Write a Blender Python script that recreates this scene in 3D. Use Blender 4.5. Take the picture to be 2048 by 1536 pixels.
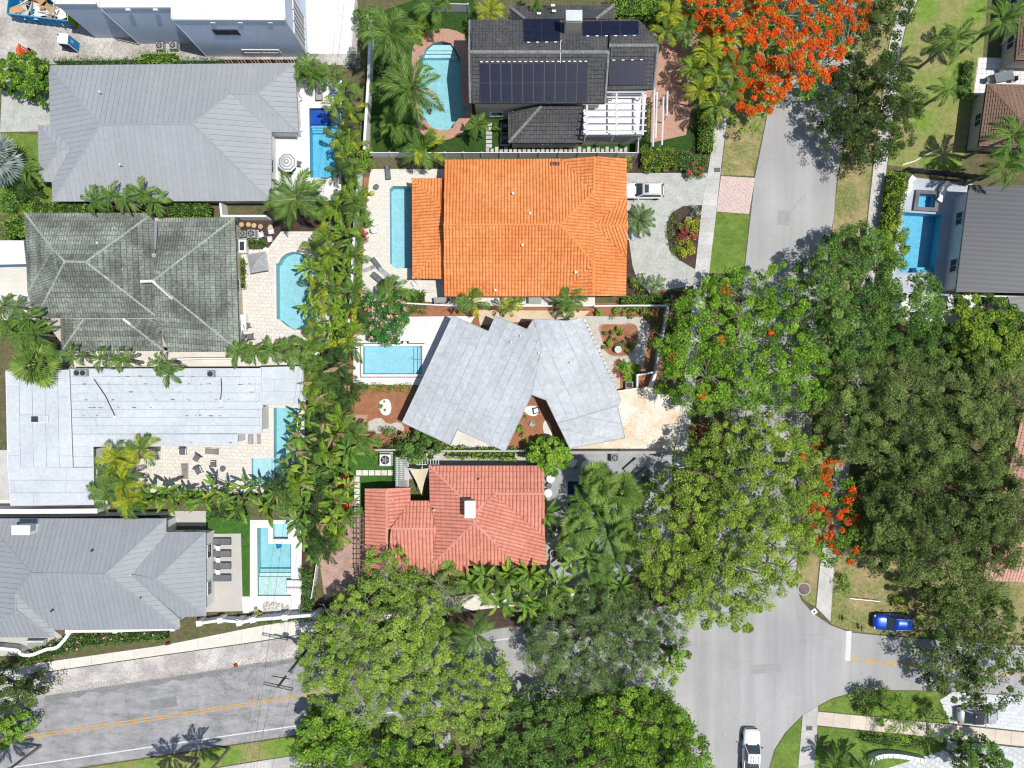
import bpy, bmesh, math, random
import numpy as np
from mathutils import Vector, Matrix
from mathutils.geometry import tessellate_polygon

scene = bpy.context.scene
for o in list(bpy.data.objects): bpy.data.objects.remove(o)
COL = scene.collection
# ------------------------------------------------------------------ camera, sky, sun, exposure
HC, SC = 83.5, 17.0                     # drone height (m), photo pixels per metre on the ground
cam = bpy.data.cameras.new('camera'); camo = bpy.data.objects.new('camera', cam); COL.objects.link(camo)
camo.location = (0, 0, HC); camo.rotation_euler = (0, 0, 0)
cam.sensor_width = 36; cam.sensor_fit = 'HORIZONTAL'; cam.lens = 18 / (1024 / SC / HC)
cam.clip_start = 0.5; cam.clip_end = 4000
scene.camera = camo
SUN = Vector((0.36, -0.085, 1.0)).normalized()      # towards the sun: high in the east, a little south
sun_el = math.asin(SUN.z); sun_az = math.atan2(SUN.x, SUN.y)
w = bpy.data.worlds.new('World'); scene.world = w; w.use_nodes = True
nt = w.node_tree; bg = nt.nodes['Background']
sky = nt.nodes.new('ShaderNodeTexSky'); sky.sky_type = 'NISHITA'; sky.sun_disc = False
sky.sun_elevation = sun_el; sky.sun_rotation = sun_az; sky.altitude = 80
nt.links.new(sky.outputs[0], bg.inputs[0]); bg.inputs[1].default_value = 0.105
sl = bpy.data.lights.new('sun', 'SUN'); sl.energy = 4.3; sl.angle = math.radians(0.53); sl.color = (1.0, 0.965, 0.9)
so = bpy.data.objects.new('sun', sl); COL.objects.link(so); so.location = (40, -10, 120)
so.rotation_euler = SUN.to_track_quat('Z', 'Y').to_euler()
scene.view_settings.view_transform = 'Standard'; scene.view_settings.look = 'None'
scene.view_settings.exposure = 0.06; scene.view_settings.gamma = 1.0
scene.view_settings.use_curve_mapping = False
scene.cycles.max_bounces = 4; scene.cycles.diffuse_bounces = 2; scene.cycles.glossy_bounces = 2; scene.cycles.transparent_max_bounces = 12
scene.cycles.filter_width = 1.15
scene.cycles.caustics_reflective = False; scene.cycles.caustics_refractive = False

# ------------------------------------------------------------------ helpers
R = random.Random(7)
rng = np.random.default_rng(11)
def P(px, py, h=0.0):
    """pixel of the photograph + height of the thing -> place on the map (metres)"""
    k = (HC - h) / HC / SC
    return Vector(((px - 1024) * k, (768 - py) * k, h))
def PL(pts, h=0.0): return [P(x, y, h) for x, y in pts]
def link(name, me): 
    o = bpy.data.objects.new(name, me); COL.objects.link(o); return o
def tag(o, label, cat, group=None):
    o['label'] = label; o['category'] = cat
    if group: o['group'] = group
    return o
def thing(name, label, cat, loc=(0, 0, 0), rz=0.0, group=None):
    o = bpy.data.objects.new(name, None); COL.objects.link(o)
    o.empty_display_size = 0.2; o.location = loc; o.rotation_euler = (0, 0, rz)
    return tag(o, label, cat, group)
class MB:
    def __init__(s): s.v = []; s.f = []
    def add(s, vs, fs):
        n = len(s.v); s.v += [tuple(v) for v in vs]; s.f += [tuple(i + n for i in f) for f in fs]; return s
    def box(s, c, d, rz=0.0, bev=0.0, tilt=None):
        x, y, z = (q / 2 for q in d)
        if bev > 0:
            b = min(bev, x * .9, y * .9, z * .9)
            vs = []
            for zz, ins in ((-z, b), (-z + b, 0), (z - b, 0), (z, b)):
                for sx, sy in ((-1, -1), (1, -1), (1, 1), (-1, 1)):
                    vs.append(Vector((sx * (x - ins), sy * (y - ins), zz)))
            fs = [(3, 2, 1, 0), (12, 13, 14, 15)]
            for k in range(3):
                for i in range(4):
                    j = (i + 1) % 4; fs.append((k*4+i, k*4+j, k*4+4+j, k*4+4+i))
        else:
            vs = [Vector((sx * x, sy * y, sz * z)) for sz in (-1, 1) for sx, sy in ((-1, -1), (1, -1), (1, 1), (-1, 1))]
            fs = [(3, 2, 1, 0), (4, 5, 6, 7), (0, 1, 5, 4), (1, 2, 6, 5), (2, 3, 7, 6), (3, 0, 4, 7)]
        m = Matrix.Rotation(rz, 3, 'Z')
        if tilt: m = m @ Matrix.Rotation(tilt[0], 3, 'X') @ Matrix.Rotation(tilt[1], 3, 'Y')
        return s.add([m @ v + Vector(c) for v in vs], fs)
    def tube(s, pts, r, n=6, cap=True):
        pts = [Vector(p) for p in pts]; rs = r if isinstance(r, (list, tuple)) else [r] * len(pts)
        vs = []; fs = []
        for i, p in enumerate(pts):
            a = pts[max(i - 1, 0)]; b = pts[min(i + 1, len(pts) - 1)]
            d = (b - a).normalized() if (b - a).length > 1e-9 else Vector((0, 0, 1))
            u = d.cross(Vector((0, 0, 1)) if abs(d.z) < .95 else Vector((1, 0, 0))).normalized(); q = d.cross(u)
            for k in range(n):
                t = 2 * math.pi * k / n; vs.append(p + (u * math.cos(t) + q * math.sin(t)) * rs[i])
        for i in range(len(pts) - 1):
            for k in range(n):
                j = (k + 1) % n; fs.append((i*n+k, i*n+j, i*n+n+j, i*n+n+k))
        if cap: fs.append(tuple(range(n - 1, -1, -1))); fs.append(tuple((len(pts)-1)*n + k for k in range(n)))
        return s.add(vs, fs)
    def cyl(s, c, r, h, n=16, r2=None):
        c = Vector(c); return s.tube([c, c + Vector((0, 0, h))], [r, r if r2 is None else r2], n)
    def lathe(s, prof, c=(0, 0, 0), n=16):
        c = Vector(c); vs = []; fs = []
        for r, z in prof:
            for k in range(n):
                t = 2*math.pi*k/n; vs.append(c + Vector((r*math.cos(t), r*math.sin(t), z)))
        for i in range(len(prof)-1):
            for k in range(n):
                j = (k+1) % n; fs.append((i*n+k, i*n+j, i*n+n+j, i*n+n+k))
        fs.append(tuple((len(prof)-1)*n+k for k in range(n)))
        return s.add(vs, fs)
    def prism(s, poly, z0, z1, holes=()):
        """vertical prism over a plan polygon"""
        poly = ccw([(p[0], p[1]) for p in poly])
        n = len(poly); tris = tessellate_polygon([[Vector((x, y, 0)) for x, y in poly]])
        vs = [(x, y, z0) for x, y in poly] + [(x, y, z1) for x, y in poly]
        fs = [(i, (i+1) % n, n+(i+1) % n, n+i) for i in range(n)]
        for t in tris:
            a, b, c = (Vector(poly[i]) for i in t)
            t = t if (b-a).cross(c-a) > 0 else (t[0], t[2], t[1])
            fs.append(tuple(n+i for i in t)); fs.append(tuple(reversed(t)))
        return s.add(vs, fs)
    def build(s, name, mat, parent=None, world=True, smooth=False, kind=None):
        off = Vector((0, 0, 0))
        if parent is not None and world: off = wloc(parent)
        me = bpy.data.meshes.new(name)
        me.from_pydata([(v[0]-off.x, v[1]-off.y, v[2]-off.z) for v in s.v], [], s.f)
        me.materials.append(mat)
        if smooth: me.polygons.foreach_set('use_smooth', [True] * len(me.polygons))
        o = link(name, me)
        if parent is not None: o.parent = parent
        if kind: o['kind'] = kind
        return o
def wloc(o):
    l = Vector((0, 0, 0))
    while o is not None: l += o.location; o = o.parent
    return l
def ccw(p):
    a = sum(p[i][0]*p[(i+1) % len(p)][1] - p[(i+1) % len(p)][0]*p[i][1] for i in range(len(p)))
    return list(p) if a > 0 else list(reversed(p))
def inpoly(x, y, poly):
    c = False; n = len(poly)
    for i in range(n):
        x1, y1 = poly[i][0], poly[i][1]; x2, y2 = poly[i-1][0], poly[i-1][1]
        if (y1 > y) != (y2 > y) and x < (x2-x1)*(y-y1)/(y2-y1)+x1: c = not c
    return c
def inset(poly, d):
    p = ccw([(q[0], q[1]) for q in poly]); n = len(p); out = []
    for i in range(n):
        a, b, c = Vector(p[i-1]), Vector(p[i]), Vector(p[(i+1) % n])
        d1 = (b-a).normalized(); d2 = (c-b).normalized()
        n1 = Vector((-d1.y, d1.x)); n2 = Vector((-d2.y, d2.x)); k = 1 + n1.dot(n2)
        out.append(tuple(b + (n1+n2) * (d / max(k, .25))))
    return out
def smoothpoly(pts, it=2, closed=True):
    for _ in range(it):
        out = []; n = len(pts)
        for i in range(n if closed else n-1):
            a = pts[i]; b = pts[(i+1) % n]
            out += [tuple(.75*a[k]+.25*b[k] for k in range(len(a))), tuple(.25*a[k]+.75*b[k] for k in range(len(a)))]
        pts = out if closed else [pts[0]] + out + [pts[-1]]
    return pts
ORD = ('first', 'second', 'third', 'fourth', 'fifth', 'sixth', 'seventh', 'eighth', 'ninth', 'tenth', 'eleventh', 'twelfth', 'thirteenth', 'fourteenth')
def row(items, by=0): return sorted(items, key=lambda q: q[by])
def nth(base, k, side='left'): return base + ', ' + ORD[k] + ' from the ' + side
def copy_tree(o, parent=None):
    c = o.copy(); COL.objects.link(c); c.parent = parent
    for ch in o.children: copy_tree(ch, c)
    return c

# ------------------------------------------------------------------ materials
def new_mat(name):
    m = bpy.data.materials.new(name); m.use_nodes = True; t = m.node_tree
    b = t.nodes['Principled BSDF']; return m, t, b, t.nodes, t.links
def rgb(c): return (c[0], c[1], c[2], 1.0)
def mixc(t, fac, a, b, mode='MIX'):
    n = t.nodes.new('ShaderNodeMix'); n.data_type = 'RGBA'; n.blend_type = mode
    for sock, v in ((n.inputs[0], fac), (n.inputs[6], a), (n.inputs[7], b)):
        if hasattr(v, 'is_linked') or isinstance(v, bpy.types.NodeSocket): t.links.new(v, sock)
        elif isinstance(v, (tuple, list)): sock.default_value = rgb(v)
        else: sock.default_value = v
    return n.outputs[2]
def noise(t, scale, detail=4, rough=.6, vec=None):
    n = t.nodes.new('ShaderNodeTexNoise'); n.inputs['Scale'].default_value = scale
    n.inputs['Detail'].default_value = detail; n.inputs['Roughness'].default_value = rough
    if vec is None:
        g = t.nodes.new('ShaderNodeNewGeometry'); vec = g.outputs['Position']
    t.links.new(vec, n.inputs['Vector']); return n.outputs[0]
def ramp(t, fac, stops):
    r = t.nodes.new('ShaderNodeValToRGB'); t.links.new(fac, r.inputs[0])
    e = r.color_ramp.elements
    while len(e) < len(stops): e.new(.5)
    for q, (p, c) in zip(e, stops): q.position = p; q.color = rgb(c)
    return r.outputs[0]
def mul(t, sock, k, add=0.0):
    m = t.nodes.new('ShaderNodeMath'); m.operation = 'MULTIPLY_ADD'; t.links.new(sock, m.inputs[0])
    m.inputs[1].default_value = k; m.inputs[2].default_value = add; return m.outputs[0]
def scaled(t, v):
    g = t.nodes.new('ShaderNodeNewGeometry'); m = t.nodes.new('ShaderNodeMapping'); m.inputs['Scale'].default_value = v[:3]
    if len(v) > 3: m.inputs['Rotation'].default_value = (0, 0, v[3])
    t.links.new(g.outputs['Position'], m.inputs['Vector']); return m.outputs[0]
MATS = {}
def M(name, col, col2=None, rough=.8, scale=.6, fine=9.0, fineamt=.35, rand=0.0, spec=.16, metal=0.0, bump=0.0, bscale=20, lo=.35, hi=.65, coat=0.0):
    """general surface: two tones in broad patches, fine grain, slight piece-to-piece change, relief"""
    if name in MATS: return MATS[name]
    m, t, b, N, L = new_mat(name)
    col2 = col2 or tuple(c*.8 for c in col)
    f = ramp(t, noise(t, scale), [(lo, (0, 0, 0)), (hi, (1, 1, 1))])
    c = mixc(t, f, col, col2)
    if fineamt:
        g = ramp(t, noise(t, fine, 5, .7), [(.3, (1-fineamt,)*3), (.7, (1+fineamt*.4,)*3)])
        c = mixc(t, 1.0, c, g, 'MULTIPLY')
    if rand:
        oi = N.new('ShaderNodeObjectInfo')
        r = ramp(t, oi.outputs['Random'], [(0, (1-rand,)*3), (1, (1+rand*.6,)*3)])
        c = mixc(t, 1.0, c, r, 'MULTIPLY')
    L.new(c, b.inputs['Base Color']); b.inputs['Roughness'].default_value = rough
    b.inputs['Specular IOR Level'].default_value = spec; b.inputs['Metallic'].default_value = metal
    if coat: b.inputs['Coat Weight'].default_value = coat; b.inputs['Coat Roughness'].default_value = .05
    if bump:
        bp = N.new('ShaderNodeBump'); bp.inputs['Strength'].default_value = bump; bp.inputs['Distance'].default_value = .03
        L.new(noise(t, bscale, 5), bp.inputs['Height']); L.new(bp.outputs[0], b.inputs['Normal'])
    MATS[name] = m; return m
LEAF = (1.05, 1.6, 1.75)
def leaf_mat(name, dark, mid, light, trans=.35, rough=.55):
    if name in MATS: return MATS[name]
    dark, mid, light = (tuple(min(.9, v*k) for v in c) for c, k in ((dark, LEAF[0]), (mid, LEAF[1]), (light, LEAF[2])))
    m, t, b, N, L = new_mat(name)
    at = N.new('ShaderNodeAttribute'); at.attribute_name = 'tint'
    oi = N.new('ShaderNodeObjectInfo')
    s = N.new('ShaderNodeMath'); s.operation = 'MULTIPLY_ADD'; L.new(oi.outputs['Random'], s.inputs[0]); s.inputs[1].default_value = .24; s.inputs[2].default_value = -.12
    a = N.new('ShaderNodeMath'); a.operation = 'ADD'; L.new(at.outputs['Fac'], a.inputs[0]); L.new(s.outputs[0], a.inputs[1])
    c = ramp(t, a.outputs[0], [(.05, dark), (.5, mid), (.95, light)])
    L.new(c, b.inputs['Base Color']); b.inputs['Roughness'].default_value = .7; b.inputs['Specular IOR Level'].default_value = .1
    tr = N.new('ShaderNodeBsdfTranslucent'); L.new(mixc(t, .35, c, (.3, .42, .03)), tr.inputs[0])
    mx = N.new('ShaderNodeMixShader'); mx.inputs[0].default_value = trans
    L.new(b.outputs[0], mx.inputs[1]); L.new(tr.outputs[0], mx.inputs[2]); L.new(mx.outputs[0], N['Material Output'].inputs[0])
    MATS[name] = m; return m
def grass_mat(name, a, b2, c3, scale=.5):
    if name in MATS: return MATS[name]
    m, t, b, N, L = new_mat(name)
    c = mixc(t, ramp(t, noise(t, scale, 6, .65), [(.42, (0, 0, 0)), (.58, (1, 1, 1))]), a, b2)
    c = mixc(t, ramp(t, noise(t, 3.5, 8, .8), [(.45, (0, 0, 0)), (.7, (1, 1, 1))]), c, c3)
    c = mixc(t, 1.0, c, ramp(t, noise(t, 1.6, 7, .75), [(.35, (.72, .74, .7)), (.65, (1.18, 1.15, 1.1))]), 'MULTIPLY')
    c = mixc(t, 1.0, c, ramp(t, noise(t, 12, 5, .85), [(.32, (.45, .47, .42)), (.68, (1.4, 1.38, 1.35))]), 'MULTIPLY')
    L.new(c, b.inputs['Base Color']); b.inputs['Roughness'].default_value = .95; b.inputs['Specular IOR Level'].default_value = .1
    bp = N.new('ShaderNodeBump'); bp.inputs['Strength'].default_value = .6; bp.inputs['Distance'].default_value = .06
    L.new(noise(t, 10, 6, .8), bp.inputs['Height']); L.new(bp.outputs[0], b.inputs['Normal'])
    MATS[name] = m; return m
def brick_mat(name, c1, c2, mortar, sx=.24, sy=.12, rot=0.0, wear=(.5, .4, .35)):
    if name in MATS: return MATS[name]
    m, t, b, N, L = new_mat(name)
    br = N.new('ShaderNodeTexBrick'); br.inputs['Scale'].default_value = 1.0
    br.inputs['Brick Width'].default_value = sx; br.inputs['Row Height'].default_value = sy; br.inputs['Mortar Size'].default_value = sy*.06
    br.inputs['Color1'].default_value = rgb(c1); br.inputs['Color2'].default_value = rgb(c2); br.inputs['Mortar'].default_value = rgb(mortar)
    L.new(scaled(t, (1, 1, 0, rot)), br.inputs['Vector'])
    c = mixc(t, mul(t, noise(t, .9, 5), .5), br.outputs[0], wear)
    c = mixc(t, 1.0, c, ramp(t, noise(t, 5, 5, .7), [(.3, (.75,)*3), (.7, (1.15,)*3)]), 'MULTIPLY')
    L.new(c, b.inputs['Base Color']); b.inputs['Roughness'].default_value = .85
    bp = N.new('ShaderNodeBump'); bp.inputs['Strength'].default_value = .5; bp.inputs['Distance'].default_value = .01
    L.new(br.outputs[1], bp.inputs['Height']); bp.invert = True; L.new(bp.outputs[0], b.inputs['Normal'])
    MATS[name] = m; return m
def asphalt_mat():
    m, t, b, N, L = new_mat('asphalt')
    base = mixc(t, ramp(t, noise(t, .12, 5, .6), [(.35, (0, 0, 0)), (.65, (1, 1, 1))]), (.41, .405, .40), (.345, .34, .34))
    streak = ramp(t, noise(t, 1.0, 4, .6, scaled(t, (.55, .03, 1, math.radians(-6)))), [(.36, (.88,)*3), (.68, (1.06,)*3)])
    c = mixc(t, 1.0, base, streak, 'MULTIPLY')
    # the western street: older, patched and stained
    g = N.new('ShaderNodeNewGeometry'); sp = N.new('ShaderNodeSeparateXYZ'); L.new(g.outputs['Position'], sp.inputs[0])
    mr = N.new('ShaderNodeMapRange'); mr.inputs['From Min'].default_value = 2; mr.inputs['From Max'].default_value = -14
    L.new(sp.outputs[0], mr.inputs['Value'])
    st = ramp(t, noise(t, .8, 9, .78, scaled(t, (.45, 1.1, 1, math.radians(8)))), [(.36, (.55, .56, .58)), (.50, (.82, .82, .84)), (.66, (1.03, 1.03, 1.04))])
    c = mixc(t, mr.outputs[0], c, mixc(t, 1.0, c, st, 'MULTIPLY'))
    oil = ramp(t, noise(t, .9, 6, .7), [(.27, (.72, .72, .72)), (.36, (1, 1, 1))])
    c = mixc(t, 1.0, c, oil, 'MULTIPLY')
    spk = ramp(t, noise(t, 22, 3, .8), [(.3, (.85,)*3), (.7, (1.1,)*3)])
    c = mixc(t, 1.0, c, spk, 'MULTIPLY')
    v = N.new('ShaderNodeTexVoronoi'); v.feature = 'DISTANCE_TO_EDGE'; v.inputs['Scale'].default_value = .22
    gg = N.new('ShaderNodeNewGeometry'); ad = N.new('ShaderNodeVectorMath'); ad.operation = 'ADD'
    nz = N.new('ShaderNodeTexNoise'); nz.inputs['Scale'].default_value = .8; L.new(gg.outputs['Position'], nz.inputs['Vector'])
    L.new(gg.outputs['Position'], ad.inputs[0]); L.new(nz.outputs[1], ad.inputs[1]); L.new(ad.outputs[0], v.inputs['Vector'])
    cr = ramp(t, v.outputs['Distance'], [(0.0, (1, 1, 1)), (.006, (0, 0, 0))])
    ck = N.new('ShaderNodeMath'); ck.operation = 'MULTIPLY'; L.new(cr, ck.inputs[0]); L.new(mul(t, mr.outputs[0], .4, .22), ck.inputs[1])
    c = mixc(t, ck.outputs[0], c, (.12, .12, .125))
    L.new(c, b.inputs['Base Color']); b.inputs['Roughness'].default_value = .9; b.inputs['Specular IOR Level'].default_value = .2
    bp = N.new('ShaderNodeBump'); bp.inputs['Strength'].default_value = .3; bp.inputs['Distance'].default_value = .02
    L.new(noise(t, 30, 4, .8), bp.inputs['Height']); L.new(bp.outputs[0], b.inputs['Normal'])
    return m
def water_mat(name, tint):
    m, t, b, N, L = new_mat(name); N.remove(b)
    tr = N.new('ShaderNodeBsdfTransparent'); tr.inputs[0].default_value = rgb(tint)
    gl = N.new('ShaderNodeBsdfGlossy'); gl.inputs['Roughness'].default_value = .03
    bp = N.new('ShaderNodeBump'); bp.inputs['Strength'].default_value = .35; bp.inputs['Distance'].default_value = .05
    L.new(noise(t, 3.0, 4, .6), bp.inputs['Height']); L.new(bp.outputs[0], gl.inputs['Normal'])
    fr = N.new('ShaderNodeFresnel'); fr.inputs[0].default_value = 1.33; L.new(bp.outputs[0], fr.inputs['Normal'])
    mx = N.new('ShaderNodeMixShader'); L.new(fr.outputs[0], mx.inputs[0]); L.new(tr.outputs[0], mx.inputs[1]); L.new(gl.outputs[0], mx.inputs[2])
    L.new(mx.outputs[0], N['Material Output'].inputs[0]); return m
def pool_mat(name, c1, c2):
    """mottled plaster basin"""
    return M(name, c1, c2, rough=.6, scale=1.3, fine=4.5, fineamt=.22)  # plaster mottling, partly painted in to imitate light rippling through the water
# ------------------------------------------------------------------ palette
m_asph = asphalt_mat()
m_conc = M('concrete', (.58, .57, .54), (.45, .44, .42), scale=.35, fine=6, fineamt=.25, rand=.10, bump=.2)
m_concd = M('stamped_concrete', (.50, .50, .47), (.40, .41, .38), scale=.9, fine=4, fineamt=.28, bump=.25)
m_concb = M('beige_concrete', (.66, .58, .49), (.58, .50, .42), scale=.5, fine=7, fineamt=.18, rand=.07)
m_white = M('white_paint', (.76, .76, .76), (.70, .70, .70), scale=.8, fine=5, fineamt=.10, rough=.6)
m_deckw = M('white_deck', (.74, .73, .72), (.66, .65, .64), scale=.6, fine=6, fineamt=.12, rough=.7)
m_cream = M('cream_deck', (.70, .67, .60), (.62, .59, .53), scale=.5, fine=5, fineamt=.16)
m_taupe = M('taupe_deck', (.50, .48, .44), (.46, .44, .405), scale=.5, fine=6, fineamt=.12)
m_trav = brick_mat('travertine_pavers', (.72, .67, .60), (.62, .57, .50), (.45, .41, .36), .62, .42, .05, (.68, .65, .60))
m_shell = brick_mat('shell_pavers', (.68, .66, .60), (.62, .60, .54), (.55, .53, .48), .6, .3, 0, (.66, .64, .58))
m_brick = brick_mat('brick_pavers', (.52, .27, .19), (.40, .20, .14), (.30, .22, .18), .22, .11, .4, (.50, .33, .25))
m_brickp = brick_mat('pink_pavers', (.58, .41, .36), (.49, .34, .31), (.66, .60, .56), .42, .42, .78, (.60, .48, .44))
m_dirt = M('construction_dirt', (.56, .53, .49), (.36, .335, .31), scale=.3, fine=3.2, fineamt=.35, bump=.2, lo=.40, hi=.62)
m_gravel = M('gravel', (.62, .59, .55), (.40, .375, .36), scale=.22, fine=4, fineamt=.35, bump=.25, lo=.42, hi=.58)
m_pebble = M('pebble_path', (.60, .56, .50), (.50, .47, .42), scale=1.5, fine=14, fineamt=.45, bump=.6)
m_mulch = M('red_mulch', (.40, .185, .095), (.30, .135, .075), scale=1.3, fine=9, fineamt=.45, bump=.7)
m_mulchd = M('dark_mulch', (.10, .065, .05), (.055, .04, .035), scale=1.3, fine=9, fineamt=.5, bump=.7)
m_sand = M('stained_paving', (.78, .72, .63), (.62, .44, .25), scale=.28, fine=4, fineamt=.2, lo=.42, hi=.72)
m_turf = grass_mat('artificial_turf', (.055, .13, .028), (.06, .15, .03), (.07, .17, .035))
m_turfd = grass_mat('dark_turf', (.035, .075, .022), (.04, .085, .02), (.05, .10, .025))
m_lawn = grass_mat('lawn_grass', (.10, .20, .035), (.16, .26, .05), (.22, .24, .08))
m_dry = grass_mat('dry_grass', (.34, .28, .15), (.15, .20, .055), (.44, .36, .22), .3)
m_mixg = grass_mat('patchy_grass', (.16, .29, .045), (.32, .29, .14), (.24, .25, .09), .22)
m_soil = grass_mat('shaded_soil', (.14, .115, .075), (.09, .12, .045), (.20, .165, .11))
m_yellow = M('yellow_paint', (.62, .38, .11), (.50, .32, .12), scale=1.2, fine=9, fineamt=.35)
m_wline = M('road_white_paint', (.70, .70, .70), (.58, .58, .58), scale=1.5, fine=9, fineamt=.25)
m_wood = M('weathered_wood', (.36, .25, .16), (.26, .18, .12), scale=1.2, fine=8, rand=.2)
m_dark = M('dark_metal', (.035, .036, .04), (.05, .05, .055), rough=.5)
m_black = M('black_rubber', (.015, .015, .016), (.02, .02, .02), rough=.8)
m_steel = M('galvanised_steel', (.52, .53, .54), (.42, .43, .44), rough=.4, metal=.6, fineamt=.15)
m_greyf = M('grey_fabric', (.17, .18, .195), (.14, .15, .16), scale=2, rough=.9, rand=.12)
m_lgrey = M('light_grey_fabric', (.38, .39, .39), (.33, .34, .34), scale=2, rough=.9, rand=.1)
m_wfab = M('white_fabric', (.80, .79, .77), (.72, .71, .70), scale=2, rough=.9)
m_bfab = M('blue_fabric', (.10, .25, .55), (.14, .30, .58), scale=2, rough=.9)
m_blue = M('blue_plastic', (.02, .20, .42), (.02, .24, .48), rough=.45)
m_lime = M('lime_paint', (.42, .58, .04), (.36, .50, .05), rough=.5)
m_orange = M('orange_plastic', (.78, .13, .03), (.70, .10, .03), rough=.55)
m_red = M('red_plastic', (.60, .03, .04), (.5, .03, .04), rough=.5)
m_bark = M('bark', (.17, .13, .10), (.10, .08, .065), scale=1.5, fine=10, fineamt=.5, bump=.6)
m_barkl = M('pale_bark', (.34, .31, .275), (.25, .225, .20), scale=1.5, fine=8, fineamt=.4, bump=.4)
m_palmtr = M('palm_trunk', (.30, .265, .225), (.20, .175, .15), scale=2.5, fine=9, fineamt=.4, bump=.6)
m_twig = M('bare_twigs', (.40, .35, .29), (.30, .26, .22), scale=2)
m_glass = M('window_glass', (.035, .05, .06), (.045, .06, .07), rough=.06, spec=.8, fineamt=0)
m_stone = M('pale_stone', (.66, .62, .54), (.52, .49, .43), scale=2, rand=.2, bump=.3)
m_slab = M('grey_slab', (.56, .56, .53), (.47, .47, .45), scale=1, rand=.12)
m_slabw = M('white_slab', (.74, .73, .69), (.68, .66, .62), scale=1, rand=.08)
m_stucco = M('cream_stucco', (.56, .52, .43), (.50, .46, .39), scale=.6, bump=.15)
m_stuccow = M('white_stucco', (.74, .74, .73), (.68, .68, .68), scale=.5, fineamt=.12)
m_stuccob = M('pale_blue_render', (.60, .68, .80), (.54, .62, .74), scale=.35, fine=3, fineamt=.12)
m_stuccop = M('peach_stucco', (.60, .42, .32), (.54, .38, .29), scale=.6)
# roofs
m_rgrey = M('grey_metal_roof', (.345, .36, .38), (.315, .33, .35), rough=.55, scale=.12, fine=1.4, fineamt=.07, rand=.035, metal=.0, spec=.25)
m_rgreyd = M('slate_metal_roof', (.30, .315, .335), (.275, .29, .31), rough=.55, scale=.12, fine=1.4, fineamt=.07, rand=.03, metal=.0, spec=.25)
m_rdark = M('charcoal_metal_roof', (.085, .09, .10), (.075, .08, .09), rough=.45, scale=.12, fine=1.4, fineamt=.08, rand=.03, metal=0, spec=.4)
m_rmoss = M('mossy_concrete_tile', (.315, .35, .30), (.165, .18, .16), scale=.30, fine=3.2, fineamt=.55, rand=.22, rough=.9, lo=.36, hi=.62, bump=.3)
m_rmossc = M('mossy_ridge_tile', (.40, .44, .38), (.29, .32, .275), scale=.8, fine=3, fineamt=.35, rough=.9)
m_rblk = M('charcoal_tile', (.085, .085, .09), (.125, .12, .115), scale=.45, fine=3.5, fineamt=.5, rough=.85, lo=.45, hi=.7)
m_rblkc = M('mortar_ridge', (.27, .27, .265), (.19, .19, .19), scale=2, fine=6, fineamt=.4)
m_ror = M('orange_clay_tile', (.84, .32, .115), (.74, .255, .08), scale=.25, fine=1.9, fineamt=.34, rough=.75, lo=.4, hi=.62)
m_rorc = M('orange_ridge_tile', (.78, .29, .09), (.68, .24, .07), scale=.8, rough=.75)
m_rred = M('red_clay_tile', (.69, .285, .205), (.61, .24, .17), scale=.3, fine=1.8, fineamt=.25, rough=.75)
m_rredc = M('pink_ridge_tile', (.68, .33, .26), (.62, .28, .22), scale=.8)
m_rbrn = M('brown_shingle', (.27, .175, .125), (.22, .14, .105), scale=.4, fine=7, fineamt=.4, rough=.95)
m_rpink = M('pink_tile', (.66, .40, .32), (.60, .34, .27), scale=.4, fine=3, fineamt=.3)
m_memb = M('silver_membrane', (.485, .515, .535), (.425, .455, .475), rough=.55, scale=.22, fine=1.8, fineamt=.24, rand=.06, spec=.3, lo=.4, hi=.6)
m_membw = M('white_membrane', (.57, .605, .64), (.49, .525, .56), rough=.6, scale=.22, fine=2.4, fineamt=.15, rand=.03, spec=.3)
m_flatw = M('white_roof_coating', (.76, .79, .82), (.62, .64, .66), scale=.35, fine=3, fineamt=.22, lo=.45, hi=.75)
m_fascia = M('white_fascia', (.74, .74, .74), (.7, .7, .7), rough=.6)
m_solar = M('solar_cells', (.012, .015, .035), (.016, .02, .045), rough=.4, scale=2, fine=6, fineamt=.2, spec=.12)
m_solarf = M('solar_frame', (.07, .075, .09), (.06, .065, .08), rough=.6)
# leaves
l_oak = leaf_mat('oak_leaf', (.022, .042, .013), (.055, .095, .025), (.12, .16, .045))
l_olive = leaf_mat('olive_leaf', (.036, .058, .016), (.098, .150, .042), (.20, .25, .075))
l_mahog = leaf_mat('mahogany_leaf', (.042, .08, .012), (.135, .215, .032), (.29, .37, .055))
l_poinc = leaf_mat('poinciana_leaf', (.045, .11, .012), (.125, .255, .025), (.26, .40, .04))
l_bright = leaf_mat('bright_leaf', (.04, .10, .014), (.11, .215, .028), (.24, .36, .045))
l_mid = leaf_mat('mid_leaf', (.03, .065, .016), (.075, .15, .032), (.15, .25, .055))
l_grey = leaf_mat('grey_green_leaf', (.036, .064, .022), (.098, .16, .052), (.20, .27, .10))
l_yel = leaf_mat('yellow_leaf', (.14, .20, .02), (.28, .31, .028), (.42, .42, .05))
l_ygr = leaf_mat('yellow_green_leaf', (.055, .115, .015), (.135, .225, .026), (.29, .33, .03))
l_redlf = leaf_mat('red_leaf', (.07, .025, .02), (.20, .05, .05), (.36, .09, .08))
l_flame = leaf_mat('flame_blossom', (.40, .022, .006), (.44, .052, .008), (.50, .105, .016), .2)
l_pink = leaf_mat('pink_blossom', (.45, .14, .14), (.46, .20, .19), (.48, .28, .25), .2)
l_palm = leaf_mat('palm_frond', (.035, .075, .018), (.095, .175, .038), (.21, .29, .055))
l_palmy = leaf_mat('yellow_palm_frond', (.09, .14, .02), (.25, .29, .028), (.46, .42, .035))
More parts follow.
